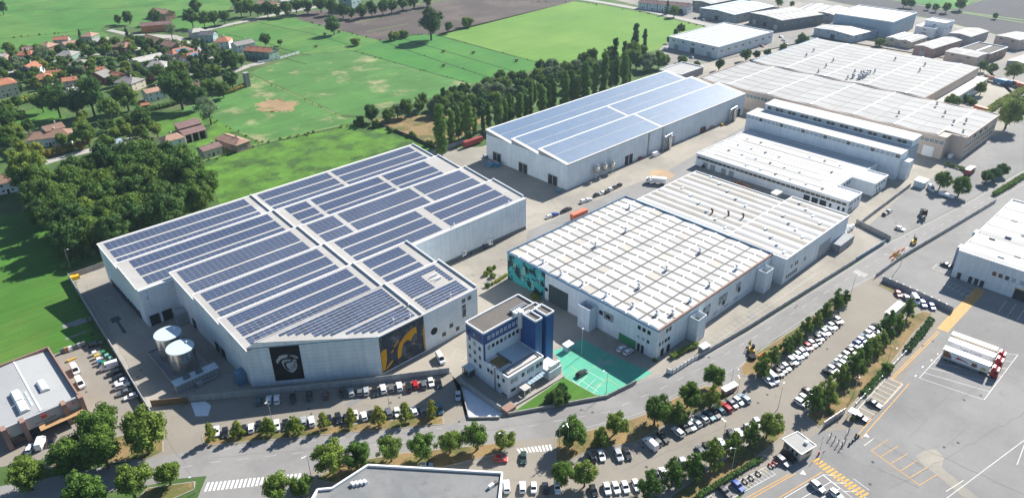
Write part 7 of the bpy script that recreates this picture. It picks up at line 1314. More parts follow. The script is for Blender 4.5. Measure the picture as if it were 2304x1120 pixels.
car_row([(108.1, 84.4, 'kh', 0), (111.1, 82.4, 'wh', 0), (113.0, 80.9, 'wh', 0), (114.9, 79.5, 'wh', 0), (117.5, 77.9, 'wh', 0), (123.9, 76.0, 'kh', 0), (126.3, 75.5, 'wh', 1), (133.0, 74.0, 'sh', 0), (140.6, 73.2, 'gh', 1), (142.7, 72.5, 'kh', 0), (147.3, 70.5, 'wh', 1), (151.8, 70.4, 'ku', 0), (154.2, 69.1, 'wu', 1), (157.7, 68.5, 'sh', 0), (162.1, 68.1, 'wh', 0)], -2.144, 'the central lower row, from the bottom edge', 'central car park lower row')
car_row([(181.5, 75.2, 'wu', 0), (183.5, 75.2, 'wv', 0), (185.6, 75.2, 'kh', 1), (187.7, 75.2, 'kh', 0), (189.8, 75.2, 'kh', 0), (191.9, 75.2, 'wh', 0), (194.1, 75.2, 'kh', 1), (196.3, 75.2, 'wu', 0), (198.5, 75.2, 'wu', 1), (200.8, 75.2, 'sh', 0), (203.0, 75.2, 'wu', 0), (205.3, 75.3, 'gh', 1), (207.6, 75.3, 'rh', 0), (210.0, 75.3, 'wh', 0), (212.3, 75.3, 'ks', 1), (214.7, 75.3, 'kh', 0), (217.2, 75.3, 'wh', 1), (219.6, 75.3, 'sh', 0), (222.1, 75.3, 'wh', 1), (224.6, 75.3, 'wh', 0), (227.1, 75.3, 'ku', 1), (229.7, 75.4, 'wh', 0)], -1.918, 'the diagonal row starting at the excavator', 'diagonal upper row')
car_row([(179.2, 63.5, 'wu', 0), (182.1, 63.8, 'wh', 0), (185.7, 64.4, 'kh', 0), (199.3, 64.1, 'ku', 1), (201.9, 64.1, 'wh', 0), (204.5, 64.1, 'gh', 1), (207.1, 64.2, 'wh', 1), (209.8, 64.2, 'wh', 1), (212.5, 64.2, 'sh', 0), (215.3, 64.2, 'kh', 0), (218.1, 64.2, 'wh', 1), (220.9, 64.3, 'bh', 0), (223.8, 64.3, 'wh', 0), (226.7, 64.3, 'lh', 1), (229.6, 64.3, 'wh', 0), (232.6, 64.3, 'wh', 0), (235.7, 64.4, 'kh', 1)], -1.697, 'the diagonal lower row along the dry strip', 'diagonal lower row')
car_row([(262.4, 67.6, 'rh', 0), (262.3, 64.8, 'sh', 1), (262.4, 61.7, 'wv', 0), (262.0, 58.8, 'bu', 0), (262.5, 55.9, 'bh', 0)], -2.374, 'the short row below the grey metal fence', 'cars below the grey metal fence')
car_row([(214.8, 204.0, 'wh', 0), (218.1, 203.3, 'bh', 0), (223.3, 202.9, 'kh', 1), (226.2, 202.8, 'ku', 0), (237.9, 203.7, 'wu', 0), (240.8, 203.2, 'wh', 0), (248.0, 203.9, 'ks', 0), (250.7, 203.4, 'wh', 1), (253.8, 202.9, 'kh', 0), (257.6, 203.5, 'wh', 0), (260.8, 203.3, 'kh', 0), (263.7, 203.4, 'kh', 1)], -0.035, 'the inner street row facing the mural hall', 'cars on the inner street')
car_row([(33.2, 244.5, 'ku', 0), (32.6, 228.4, 'wv', 1), (32.5, 224.1, 'kw', 1), (33.0, 220.6, 'kh', 1), (32.9, 217.9, 'wh', 1), (32.4, 215.3, 'wu', 0), (31.9, 211.7, 'gs', 1), (32.6, 208.2, 'wh', 1)], -0.190, 'the side lot row, from the meadow', 'cars in the side lot')
car_row([(3.9, 205.0, 'wh', 0), (6.8, 205.2, 'wv', 0), (9.3, 204.5, 'ks', 0)], 1.117, 'the shop front bays, from the pillar corner', 'cars at the shop front')
car(24.0, 234.2, -1.628, 'w', KIND['v'], 'white pickup van beside the shop wall, behind another van')
car(23.1, 225.8, -1.603, 'w', KIND['v'], 'white delivery van parked in front of the pickup beside the shop')
car(97.9, 109.6, -0.893, 'r', KIND['h'], 'bright red car parked alone at the verge tip')
car(102.8, 105.6, -2.342, 'e', KIND['s'], 'dark green car leaving the small crossing')
car(106.0, 138.0, -2.263, 's', KIND['h'], 'silver car parked alone beside the white ramp')
car(81.2, 122.0, -0.689, 'l', KIND['h'], 'pale car half hidden behind the flat-roofed building')
car(141.9, 118.9, -0.028, 'k', KIND['w'], 'black estate car on the green painted lot')
car(161.3, 118.2, 0.010, 'w', KIND['h'], 'white car against the green panel, farther from the doors')
car(161.5, 115.6, -0.006, 'w', KIND['h'], 'white car against the green panel, nearer the doors')
car(113.6, 156.3, -1.917, 'w', KIND['v'], 'white box van beside the yellow mural')
car(194.9, 47.9, -1.615, 'k', KIND['s'], 'black saloon in the white-lined bays of the logistics yard')
car(185.9, 48.2, -1.563, 'k', KIND['u'], 'dark SUV under the small white canopy')
car(136.8, 59.0, -1.774, 'b', KIND['h'], 'blue car beside the motorcycle bays')
car(132.6, 60.3, -1.698, 'k', KIND['h'], 'black car beside the blue one near the low hedge')
car(151.7, 44.4, -1.787, 's', KIND['u'], 'silver car in the bays below the yellow crossing')
car(152.8, 39.9, -1.748, 'w', KIND['h'], 'white car in the bays below the yellow crossing')
car(153.5, 55.3, -1.806, 'g', KIND['w'], 'grey estate car beside the gatehouse wall')
car(156.3, 54.7, -1.817, 'k', KIND['s'], 'black saloon in the shade of the gatehouse')
car(326.7, 99.1, 0.013, 'k', KIND['h'], 'black car against the east lot wall, nearer the road')
car(330.7, 99.0, 0.012, 'g', KIND['h'], 'grey car against the east lot wall, farther from the road')
car(316.4, 88.5, -1.650, 'w', KIND['h'], 'white car alone on the grey east lot')
car(297.8, 62.9, -1.671, 'k', KIND['s'], 'black saloon at the corner of the right-hand hall')
car(369.3, 94.8, -2.472, 'w', KIND['v'], 'white van under the paired trees')
car(309.3, 215.1, -0.036, 'w', KIND['v'], 'small white van outside the long solar warehouse')
car(315.3, 187.7, -0.100, 'k', KIND['h'], 'black car at the end of the low white building')
car(365.2, 200.2, 0.063, 'k', KIND['s'], 'dark car on the lane beside the stepped hall')
car(300.2, 218.6, 0.032, 'r', KIND['h'], 'small red car at the warehouse doors')
car(420.3, 103.1, 0.008, 'w', KIND['v'], 'white van in the loading bay of the wave-roofed hall')
car_row([(616.7, 398.8, 'kh', 1), (615.7, 388.6, 'lh', 0), (616.2, 382.6, 'rh', 0), (605.2, 303.4, 'sh', 0), (596.3, 296.4, 'wh', 1), (564.6, 297.8, 'rh', 0), (493.7, 318.8, 'lh', 1), (501.1, 348.9, 'wh', 0), (586.3, 289.0, 'gh', 0)], -1.779, 'the lane beside the far store', 'cars by the far store')
# ------------------------------------------------------------------ lorries, trailers and goods
def wheelset(b, xs, half, R=.5, n=12):
    for x in xs:
        for s in (-1, 1):
            ring = [(x+R*cos(2*pi*i/n), R+R*sin(2*pi*i/n)) for i in range(n)]
            y0, y1 = s*half, s*(half-.35)
            for i in range(n): j = (i+1) % n; b.face([(ring[i][0], y0, ring[i][1]), (ring[j][0], y0, ring[j][1]), (ring[j][0], y1, ring[j][1]), (ring[i][0], y1, ring[i][1])])
            b.face([(a, y0, z) for a, z in ring])
def tractor(t, x0, cm, hi=3.5):           # cab with its front at x0 (local), pointing +x
    b = MB(); b.hexa([(x0-2.3, -1.22, .9), (x0-.05, -1.22, .6), (x0-.05, 1.22, .6), (x0-2.3, 1.22, .9)], [(x0-2.3, -1.18, hi), (x0-.35, -1.18, hi-.15), (x0-.35, 1.18, hi-.15), (x0-2.3, 1.18, hi)]); b.build('cab', cm, t, local=True)
    b = MB(); b.face([(x0-.1, -1.1, 1.75), (x0-.1, 1.1, 1.75), (x0-.26, 1.1, 2.75), (x0-.26, -1.1, 2.75)]); b.build('windscreen', 'car_glass', t, local=True)
    for s in (-1, 1): b = MB(); b.face([(x0-.5, s*1.225, 1.8), (x0-1.3, s*1.23, 1.8), (x0-1.3, s*1.215, 2.6), (x0-.6, s*1.215, 2.6)]); b.build('side_window', 'car_glass', t, local=True)
    MB().hexa([(x0-2.2, -1.0, hi), (x0-.8, -1.0, hi-.1), (x0-.8, 1.0, hi-.1), (x0-2.2, 1.0, hi)], [(x0-2.2, -.9, hi+.5), (x0-1.6, -.9, hi+.45), (x0-1.6, .9, hi+.45), (x0-2.2, .9, hi+.5)]).build('air_deflector', cm, t, local=True)
    MB().box(x0-6, x0-2.2, -.45, .45, .65, 1.0).box(x0-2.2, x0-.2, -1.0, 1.0, .45, .75).build('chassis', 'tyre', t, local=True)
    b = MB(); wheelset(b, (x0-1.3, x0-4.6), 1.2); b.build('wheels', 'tyre', t, local=True)
def semi(x, y, ang, label, cm, bm_, group=None, cat='lorry'):
    t = frame('articulated_lorry', label, cat, (x, y), ang, group)
    tractor(t, 8.2, cm)
    tb = MB().box(-8.2, 5.3, -1.27, 1.27, 1.15, 3.95).build('trailer_box', bm_, t, local=True)
    MB().box(-8.3, 5.4, -1.3, 1.3, 3.95, 4.0).build('trailer_roof', 'truck_white' if bm_ != 'truck_cream' else bm_, t, local=True); MB().box(-8.1, 5, -.5, .5, .8, 1.15).build('trailer_chassis', 'tyre', t, local=True)
    b = MB(); wheelset(b, (-6.8, -5.5, -4.2), 1.24); b.build('trailer_wheels', 'tyre', t, local=True)
    MB().box(-7.8, 3, -1.26, -1.2, .55, 1.1).box(-7.8, 3, 1.2, 1.26, .55, 1.1).build('side_skirt', 'wall_grey', t, local=True)
    return t, tb
def text_on(parent, txt, size, loc, rot, m, name='lettering'):
    cu = bpy.data.curves.new('lettering', 'FONT'); cu.body = txt; cu.size = size; cu.align_x = 'CENTER'; cu.align_y = 'CENTER'; cu.extrude = .01; cu.materials.append(MT[m])
    tmp = bpy.data.objects.new('tmp', cu); me = bpy.data.meshes.new_from_object(tmp); bpy.data.objects.remove(tmp)
    o = bpy.data.objects.new(name, me); col.objects.link(o); o.parent = parent; o.location = loc; o.rotation_euler = rot; return o
DT = {'s1': 'nearest', 's2': 'middle', 's3': 'farthest'}
ta = -1.501
SP = [(235.20, 34.31), (241.27, 34.92), (245.53, 35.46)]
s1, tb1 = semi(*SP[0], ta, 'red-cabbed lorry with food pictures on its white trailer, nearest of three', 'truck_red', 'truck_white', 'lorries parked side by side')
for nm, pl, m in (('side_print', [(-7.9, 1.3), (-7.9, 3.7), (-6.6, 3.6), (-5.6, 2.6), (-5.2, 1.4)], 'print_brown'), ('side_print', [(-4.2, 2.0), (-3.8, 2.9), (-2.6, 2.7), (-.6, 2.2), (-.4, 1.9), (-2.4, 2.2)], 'print_red'), ('side_print', [(.4, 1.6), (.6, 2.9), (1.8, 3.0), (2.2, 2.0), (1.6, 1.5)], 'print_brown'), ('side_print', [(3, 1.6), (3.4, 2.7), (4.4, 2.6), (4.9, 1.5)], 'print_gold')):
    b = MB(); b.face([(s, -1.275, z) for s, z in pl]); b.build(nm, m, s1, local=True)
s2, tb2 = semi(*SP[1], ta, 'red-cabbed lorry with blue lettering on its white trailer, middle of three', 'truck_red', 'truck_white', 'lorries parked side by side')
text_on(s2, 'Tupe-COOP', 1.25, (-1.2, -1.285, 2.7), (pi/2, 0, 0), 'lettering_blue')
s3, _ = semi(*SP[2], ta, 'lorry with red cab and plain cream trailer, farthest of three', 'truck_red', 'truck_cream', 'lorries parked side by side')
for nm, p, lab in (('a', (165.42, 204.06), 'black chassis tractor unit with silver cab by the warehouse wall, nearer the solar teeth corner'), ('b', (175.42, 203.34), 'black chassis tractor unit with silver cab by the warehouse wall, farther along')):
    t = frame('tractor_unit', lab, 'lorry', p, pi if nm == 'a' else 0); tractor(t, 3.2, 'truck_white', 3.3); MB().box(-3.4, 1, -1.1, 1.1, 1.0, 1.3).build('deck', 'wall_dark', t, local=True); MB().cyl(-1.5, 0, 1.3, 1.9, .5, .5, 10).build('fifth_wheel', 'tyre', t, local=True)
def boxtrailer(x, y, ang, L, m, label, top=None, h=2.6, cat='trailer', cab=None):
    t = frame('box_trailer', label, cat, (x, y), ang); MB().box(-L/2, L/2, -1.25, 1.25, 1.0, 1.0+h).build('box', m, t, local=True); MB().box(-L/2-.05, L/2+.05, -1.28, 1.28, 1.0+h, 1.08+h).build('roof', top or m, t, local=True)
    b = MB(); wheelset(b, (-L/2+1, -L/2+2.2), 1.2); b.build('wheels', 'tyre', t, local=True); MB().box(-L/2+.3, L/2-.3, -.5, .5, .7, 1.0).build('chassis', 'tyre', t, local=True)
    for k in range(int(L/1.2)): MB().box(-L/2+1.2*k+.1, -L/2+1.2*k+.2, -1.3, -1.255, 1.1, .9+h).build('rib', m, t, local=True)
    if cab: tractor(t, L/2+3.0, cab, 3.0)
    else: MB().box(L/2-1.4, L/2-1.2, -.9, -.7, 0, 1.0).box(L/2-1.4, L/2-1.2, .7, .9, 0, 1.0).build('landing_leg', 'steel', t, local=True)
    return t
boxtrailer(*(248.53, 296.76), 0.015, 13.5, 'box_red', 'long dark red trailer parked behind the solar warehouse near the poplars')
boxtrailer(*(223.40, 193.77), -0.044, 9, 'box_orange', 'orange trailer showing over the mural hall roof edge')
boxtrailer(*(280.47, 191.57), 2.132, 7, 'truck_white', 'small white lorry with orange side by the yellow hatched circle', 'truck_white', 2.4, 'lorry', 'truck_white')
boxtrailer(*(402.53, 88.78), -0.021, 7, 'box_red', 'red box lorry with white roof beside the pair of street trees', 'truck_white', 2.6, 'lorry', 'truck_white')
boxtrailer(*(246.63, 63.28), -0.021, 11, 'truck_white', 'white box trailer at the top of the dry parking strip', None, 2.7)
for i, (p, m, nm) in enumerate((((589.60, 133.84), 'brick_pink', 'brown'), ((586.29, 128.10), 'skip_blue', 'first blue'), ((588.16, 124.77), 'skip_blue', 'second blue'), ((588.56, 119.95), 'box_red', 'dark red'), ((585.54, 114.26), 'box_orange', 'orange'), ((512.12, 117.37), 'box_orange', 'lone tan'))):
    boxtrailer(*p, radians(75), 8, m, '%s container in the line behind the wave-roofed hall, %s from the lane' % (nm, ORD[i+1]))
def skip(x, y, ang, m, label, l=5.5, w_=2.3, h=2.2):
    t = frame('skip_container', label, 'skip', (x, y), ang); b = MB()
    b.hexa([(-l/2+.4, -w_/2, .15), (l/2-.2, -w_/2, .15), (l/2-.2, w_/2, .15), (-l/2+.4, w_/2, .15)], [(-l/2, -w_/2, h), (l/2, -w_/2, h), (l/2, w_/2, h), (-l/2, w_/2, h)]); b.build('tub', m, t, local=True)
    for k in range(5): MB().box(-l/2+.5+k*(l-1)/4, -l/2+.62+k*(l-1)/4, -w_/2-.08, -w_/2-.01, .3, h-.1).build('rib', m, t, local=True)
    MB().box(-l/2+.15, l/2-.15, -w_/2+.15, w_/2-.15, h, h+.02).build('load', 'concrete', t, local=True)
for p, l_ in (((235.59, 267.99), 'blue open skip by the first warehouse door, nearer the lane'), ((237.95, 265.69), 'blue open skip by the first warehouse door, nearer the yard')): skip(*p, radians(80), 'skip_blue', l_)
skip(*(237.94, 219.74), radians(80), 'skip_blue', 'small blue skip at the warehouse corner', 2.6, 1.6, 1.2)
skip(*(241.47, 277.81), radians(80), 'skip_blue', 'small dark skip against the far door wall', 3.5, 1.8, 1.4)
def crates(x, y, m, label, n=(3, 2, 2), s=1.5):
    t = thing('crate_stack', label, 'crates', (x, y, 0))
    for i in range(n[0]):
        for j in range(n[1]):
            for k in range(n[2]): MB().box(x+i*s, x+i*s+s*.94, y+j*s, y+j*s+s*.94, k*s*.95+.08, k*s*.95+s*.92).build('crate', m, t)
crates(*(356.78, 217.66), 'rust', 'stack of rusty brown boxes outside the long solar warehouse, taller one', (3, 2, 2)); crates(*(366.91, 218.25), 'wood', 'stack of wooden boxes outside the long solar warehouse, lower one', (3, 2, 1), 1.4)
crates(*(375.97, 215.83), 'safety_yellow', 'yellow boxes beside the extraction pipes', (2, 1, 1), 1.3)
# scrap heap between the halls
def heap(x, y, rx, ry, h, m, label, n=90):
    b = MB(); rng = random.Random(5)
    for k in range(n):
        a, q = rng.uniform(0, 6.28), rng.uniform(0, 1)**.6; px_, py_ = x+rx*q*cos(a), y+ry*q*sin(a); z = h*(1-q*q)*rng.uniform(.4, 1); s = rng.uniform(.3, .8)
        b.hexa([(px_-s, py_-s*.5, z-s), (px_+s, py_-s*.6, z-s), (px_+s*.8, py_+s*.5, z-s), (px_-s*.7, py_+s*.6, z-s)], [(px_-s*.6, py_-s*.3, z+s*.4), (px_+s*.7, py_-s*.4, z+s*.5), (px_+s*.5, py_+s*.4, z+s*.3), (px_-s*.5, py_+s*.3, z+s*.4)])
    return solo(b, 'scrap_heap', m, label, 'heap', (x, y, 0))
heap(303, 159, 4.5, 11, 4.2, 'rust', 'long heap of rusty scrap between the striped hall and the low white building', 150)
# bins of the side lot
BC = ['bin_aqua', 'bin_yellow', 'truck_white', 'bin_blue', 'bin_green', 'bin_aqua', 'bin_aqua', 'bin_green']
BN = ['white lidded', 'yellow', 'pale grey', 'blue', 'dark green', 'aqua', 'light aqua', 'bright green']
for i, p in enumerate(((31.41, 239.42), (31.40, 237.08), (31.40, 234.77), (31.07, 232.80), (33.55, 237.69), (33.97, 234.94), (34.46, 232.49), (31.95, 231.62))):
    t = thing('waste_bin', '%s wheeled waste bin in the cluster beside the green-striped van' % BN[i], 'bin', (p[0], p[1], 0), 0, 'waste bins in the side lot'); m = BC[i] if i else 'truck_white'
    MB().hexa([(p[0]-.5, p[1]-.45, .15), (p[0]+.5, p[1]-.45, .15), (p[0]+.5, p[1]+.45, .15), (p[0]-.5, p[1]+.45, .15)], [(p[0]-.65, p[1]-.6, 1.2), (p[0]+.65, p[1]-.6, 1.2), (p[0]+.65, p[1]+.6, 1.2), (p[0]-.65, p[1]+.6, 1.2)]).build('tub', m, t); MB().hexa([(p[0]-.7, p[1]-.65, 1.2), (p[0]+.7, p[1]-.65, 1.2), (p[0]+.7, p[1]+.65, 1.2), (p[0]-.7, p[1]+.65, 1.2)], [(p[0]-.6, p[1]-.4, 1.45), (p[0]+.6, p[1]-.4, 1.45), (p[0]+.6, p[1]+.5, 1.45), (p[0]-.6, p[1]+.5, 1.45)]).build('lid', m, t)
for i, p in enumerate(((24.05, 248.19), (25.14, 248.16), (26.28, 247.75), (27.60, 247.51), (29.01, 247.53), (30.35, 247.29))):
    b = MB().box(p[0]-.8, p[0]+.8, p[1]-.6, p[1]+.6, 0, 1.2).box(p[0]-.6, p[0]+.5, p[1]-.4, p[1]+.4, 1.2, 1.7)
    solo(b, 'pallet_load', ['wall_dark', 'wood', 'trim_white', 'wall_dark', 'wall_grey', 'wall_dark'][i], '%s load of stored goods along the meadow edge, from the shop' % ORD[i+1], 'goods', (p[0], p[1], 0), 'goods stored along the meadow edge')
b = MB(); p = (25.06, 241.85); b.box(p[0]-1.5, p[0]+1.3, p[1]-.25, p[1]+.25, 0, .4).box(p[0]-1.5, p[0]-1.1, p[1]-.5, p[1]+.5, 0, .7); solo(b, 'yellow_lifter', 'safety_yellow', 'small yellow lifter lying in the side lot', 'lifter', (p[0], p[1], 0))
b = MB(); p = (41.56, 297.33); b.box(p[0]-1.5, p[0]+1.5, p[1]-1, p[1]+1, 0, 1.4).box(p[0]-1.5, p[0]-.2, p[1]-1.1, p[1]+1.1, 1.4, 1.6); solo(b, 'yellow_skip', 'safety_yellow', 'yellow skip in the top corner of the warehouse yard', 'skip', (p[0], p[1], 0))
# excavator, drum and roadworks on the island
def digger(p, ang, label):
    t = frame('excavator', label, 'excavator', p, ang); MB().box(-1.3, 1.3, -1.1, -.6, .1, .8).box(-1.3, 1.3, .6, 1.1, .1, .8).build('tracks', 'tyre', t, local=True); MB().box(-1.4, .9, -.9, .9, .85, 1.7).build('engine_deck', 'safety_yellow', t, local=True); MB().box(-.1, .9, -.9, .1, 1.7, 2.8).build('cab', 'glass', t, local=True); MB().tube((.9, .4, 1.5), (2.4, .4, 3.2), .18, 6).tube((2.4, .4, 3.2), (3.6, .4, 1.5), .14, 6).build('boom', 'safety_yellow', t, local=True); MB().hexa([(3.3, 0, .7), (4, 0, .7), (4, .8, .7), (3.3, .8, .7)], [(3.4, .1, 1.5), (3.8, .1, 1.5), (3.8, .7, 1.5), (3.4, .7, 1.5)]).build('bucket', 'wall_dark', t, local=True)
digger((191.54, 87.40), .6, 'yellow excavator with raised boom on the round parking island'); digger((307.81, 79.43), .2, 'small orange excavator at the roadworks by the yard wall')
p = (188.75, 85.42); solo(MB().cyl(p[0], p[1], 0, 1.2, 1.3, 1.3, 16), 'cable_drum', 'tyre', 'big black drum lying beside the excavator', 'drum', (p[0], p[1], 0))
p = (192.05, 84.23); solo(MB().hexa([(p[0]-1.6, p[1]-.3, 0), (p[0]+1.6, p[1]-.3, 0), (p[0]+1.6, p[1]+.3, 0), (p[0]-1.6, p[1]+.3, 0)], [(p[0]-1.6, p[1]-.1, .9), (p[0]+1.6, p[1]-.1, .9), (p[0]+1.6, p[1]+.1, .9), (p[0]-1.6, p[1]+.1, .9)]), 'road_barrier', 'safety_orange', 'orange plastic barrier on the parking island', 'barrier', (p[0], p[1], 0))
for i, p in enumerate(((289.64, 81.28), (292.92, 81.17), (296.37, 80.94), (299.23, 80.26), (287.59, 79.73))):
    solo(MB().hexa([(p[0]-1, p[1]-.25, 0), (p[0]+1, p[1]-.25, 0), (p[0]+1, p[1]+.25, 0), (p[0]-1, p[1]+.25, 0)], [(p[0]-1, p[1]-.08, 1), (p[0]+1, p[1]-.08, 1), (p[0]+1, p[1]+.08, 1), (p[0]-1, p[1]+.08, 1)]), 'road_barrier', 'safety_orange', '%s orange barrier of the roadworks along the yard wall' % ORD[i+1], 'barrier', (p[0], p[1], 0), 'roadwork barriers')
b = MB(); p = (292.69, 80.36)
for k in range(40): x, y = p[0]+rnd(-2.5, 2.5), p[1]+rnd(-1.2, 1.2); s = rnd(.2, .5); b.hexa([(x-s, y-s, 0), (x+s, y-s, 0), (x+s, y+s, 0), (x-s, y+s, 0)], [(x-s*.4, y-s*.5, s), (x+s*.5, y-s*.4, s*1.2), (x+s*.4, y+s*.5, s), (x-s*.5, y+s*.4, s*.9)])
solo(b, 'earth_heap', 'bare_patch', 'heap of dug earth at the roadworks by the yard wall', 'heap', (p[0], p[1], 0))
# flatbed with cable reel
t = frame('reel_lorry', 'flatbed lorry carrying a large wooden cable reel on the grey east lot', 'lorry', (335.68, 86.01), radians(25)); MB().box(-3, 1.5, -1.1, 1.1, .9, 1.2).build('deck', 'wall_grey', t, local=True); tractor(t, 4.2, 'wall_grey', 2.5)
b = MB()
for yy in (-.9, .75):
    ring = [(-1+1.7*cos(i*pi/10), 2.9+1.7*sin(i*pi/10)) for i in range(20)]; b.face([(a, yy, z) for a, z in ring]).face([(a, yy+.15, z) for a, z in ring])
    for i in range(20): j = (i+1) % 20; b.face([(ring[i][0], yy, ring[i][1]), (ring[j][0], yy, ring[j][1]), (ring[j][0], yy+.15, ring[j][1]), (ring[i][0], yy+.15, ring[i][1])])
b.build('reel_flange', 'rust', t, local=True); MB().tube((-1, -.9, 2.9), (-1, .9, 2.9), 1.0, 14).build('reel_core', 'tyre', t, local=True)
# motorcycles
for i, p in enumerate(((139.95, 58.74), (142.12, 58.17), (144.92, 57.67), (149.83, 56.74), (151.12, 56.40))):
    t = frame('motorcycle', '%s motorcycle in the narrow bays beside the gatehouse, from the hedge end' % ORD[i+1], 'motorcycle', p, -1.733, 'motorcycles in the bays'); b = MB()
    for xx in (-.7, .7):
        ring = [(xx+.3*cos(k*pi/6), .3+.3*sin(k*pi/6)) for k in range(12)]
        for k in range(12): j = (k+1) % 12; b.face([(ring[k][0], -.07, ring[k][1]), (ring[j][0], -.07, ring[j][1]), (ring[j][0], .07, ring[j][1]), (ring[k][0], .07, ring[k][1])])
        b.face([(a, -.07, z) for a, z in ring]).face([(a, .07, z) for a, z in ring])
    b.build('wheel', 'tyre', t, local=True); MB().hexa([(-.6, -.14, .5), (.5, -.14, .5), (.5, .14, .5), (-.6, .14, .5)], [(-.7, -.1, .8), (.4, -.14, .95), (.4, .14, .95), (-.7, .1, .8)]).build('body', 'print_red' if i > 2 else 'wall_dark', t, local=True); MB().tube((.6, -.35, 1.05), (.6, .35, 1.05), .03, 5).tube((.7, 0, .3), (.55, 0, 1.05), .04, 5).build('handlebar', 'steel', t, local=True)
# bicycle and turnstile cluster at the gate
for i, p in enumerate(((172.04, 50.52), (171.67, 49.16), (171.04, 47.82), (170.76, 46.65), (172.74, 46.67), (177.46, 47.81))):
    t = thing('turnstile', '%s dark turnstile frame at the pedestrian gate, from the slatted fence' % ORD[i+1], 'turnstile', (*p, 0), 0, 'turnstiles at the gate'); MB().cyl(p[0], p[1], 0, 2.1, .12, .12, 8).build('post', 'trim_dark', t); b = MB()
    for k in range(6): b.tube((p[0], p[1], .4+.28*k), (p[0]+.75*cos(k), p[1]+.75*sin(k), .4+.28*k), .035, 5)
    b.build('arms', 'steel', t)
for i, p in enumerate(((173.23, 45.48), (175.06, 45.42), (176.74, 45.28), (178.23, 45.82), (178.17, 45.14))):
    solo(MB().cyl(p[0], p[1], 0, .8, .28, .28, 10).cyl(p[0], p[1], .8, .95, .28, .15, 10), 'bollard', 'trim_dark', '%s round black bollard near the pedestrian gate, from the road' % ORD[i+1], 'bollard', (*p, 0), 'black bollards at the gate')
p = (163.30, 48.62); t = thing('gate_sign', 'blue sign on a post next to the red barrier arm', 'sign', (*p, 0)); MB().cyl(p[0], p[1], 0, 2.6, .05, .05, 6).build('post', 'steel', t); MB().box(p[0]-.5, p[0]+.5, p[1]-.06, p[1]-.02, 1.7, 2.6).build('plate', 'wall_blue', t)
p, q = (163.55, 49.78), (168.87, 51.36); t = thing('barrier_arm', 'red and white barrier arm raised beside the gatehouse', 'barrier', (*p, 0)); MB().box(p[0]-.2, p[0]+.2, p[1]-.2, p[1]+.2, 0, 1.1).build('housing', 'print_red', t)
for k in range(6): MB().tube(lerp((*p, 1.0), (p[0]+1.2, p[1]+.4, 5.6), k/6), lerp((*p, 1.0), (p[0]+1.2, p[1]+.4, 5.6), (k+1)/6), .06, 6).build('arm_segment', 'print_red' if k % 2 else 'trim_white', t)
# carport canopy over the last bay
p = (184.74, 49.81); t = thing('carport', 'small white canopy over the dark SUV bay', 'carport', (*p, 0)); MB().box(p[0]-1.2, p[0]+1.3, p[1]-1, p[1]+1.4, 2.5, 2.62).build('roof', 'trim_white', t)
for dx, dy in ((-1, -.8), (1.1, -.8), (-1, 1.2), (1.1, 1.2)): MB().box(p[0]+dx-.05, p[0]+dx+.05, p[1]+dy-.05, p[1]+dy+.05, 0, 2.5).build('post', 'steel', t)
# ------------------------------------------------------------------ walls and fences
def panel_fence(name, label, pts, pw, h, m, cap=None, th=.16, cat='fence', post='concrete'):
    t = thing(name, label, cat, (*pts[0], 0)); me = None
    for a, b_ in zip(pts, pts[1:]):
        L = hypot(b_[0]-a[0], b_[1]-a[1]); n = max(1, round(L/pw)); ang = atan2(b_[1]-a[1], b_[0]-a[0]); l = L/n
        me = MB().box(.08, l-.08, -th/2, th/2, 0, h).mesh('panel', m); pm = MB().box(-.12, .12, -.14, .14, 0, h+.12).mesh('post', post)
        for i in range(n):
            p = lerp(a, b_, i/n); place('panel', me, t, (*p, 0), (0, 0, ang)); place('post', pm, t, (*p, 0), (0, 0, ang))
    return t
panel_fence('concrete_fence', 'long grey concrete panel fence between the front car park and the solar warehouse', [(45.35, 193.65), (62.49, 181.49), (82.58, 167.46), (111.63, 148.99)], 3.0, 2.3, 'concrete_panel')
panel_fence('yard_wall', 'pale boundary wall between the warehouse yard and the side lot', [(39.80, 298.56), (36.82, 240.37), (34.11, 194.83)], 5, 2.6, 'concrete_panel', th=.25, cat='wall')
panel_fence('yard_wall', 'grey wall across the top of the warehouse yard by the wood', [(39.90, 298.93), (53.07, 299.12)], 5, 2.2, 'concrete', cat='wall')
panel_fence('sliding_gate', 'brown corrugated sliding gate beside the white apron', [(35.87, 199.67), (44.71, 193.43)], 1.2, 2.4, 'gate_brown', cat='gate', post='gate_brown')
panel_fence('street_wall', 'long pale blue wall between the mural hall yard and the street', [(163.58, 99.37), (180.20, 97.30), (201.75, 95.18), (274.70, 89.71)], 4.5, 1.7, 'concrete_panel', cat='wall')
panel_fence('street_wall', 'dark blue wall section in front of the side gate', [(275.66, 89.77), (299.07, 87.90)], 4, 1.9, 'gutter_blue', cat='wall')
panel_fence('street_wall', 'concrete wall around the small pump compound', [(308.58, 104.38), (304.24, 90.04), (303.20, 87.17)], 4, 2.2, 'concrete', cat='wall')
panel_fence('street_wall', 'dark wall on the inner side of the grey east lot', [(307.32, 102.61), (318.34, 102.85), (366.48, 103.33)], 5, 2.0, 'concrete_panel', cat='wall')
panel_fence('yard_boundary', 'long pale wall between the street and the right-hand yard', [(269.08, 78.88), (292.15, 77.83), (333.38, 73.21), (376.92, 68.53)], 6, 1.8, 'concrete_panel', cat='wall')
panel_fence('slatted_fence', 'grey metal fence between the short car row and the right-hand hall', [(268.30, 75.97), (267.09, 63.07), (264.76, 49.33)], 2.6, 2.2, 'wall_grey', th=.1, post='steel')
panel_fence('slatted_fence', 'grey metal fence beside the pedestrian gate', [(174.55, 53.88), (184.90, 52.31)], 2.6, 2.4, 'steel', th=.08, post='steel')
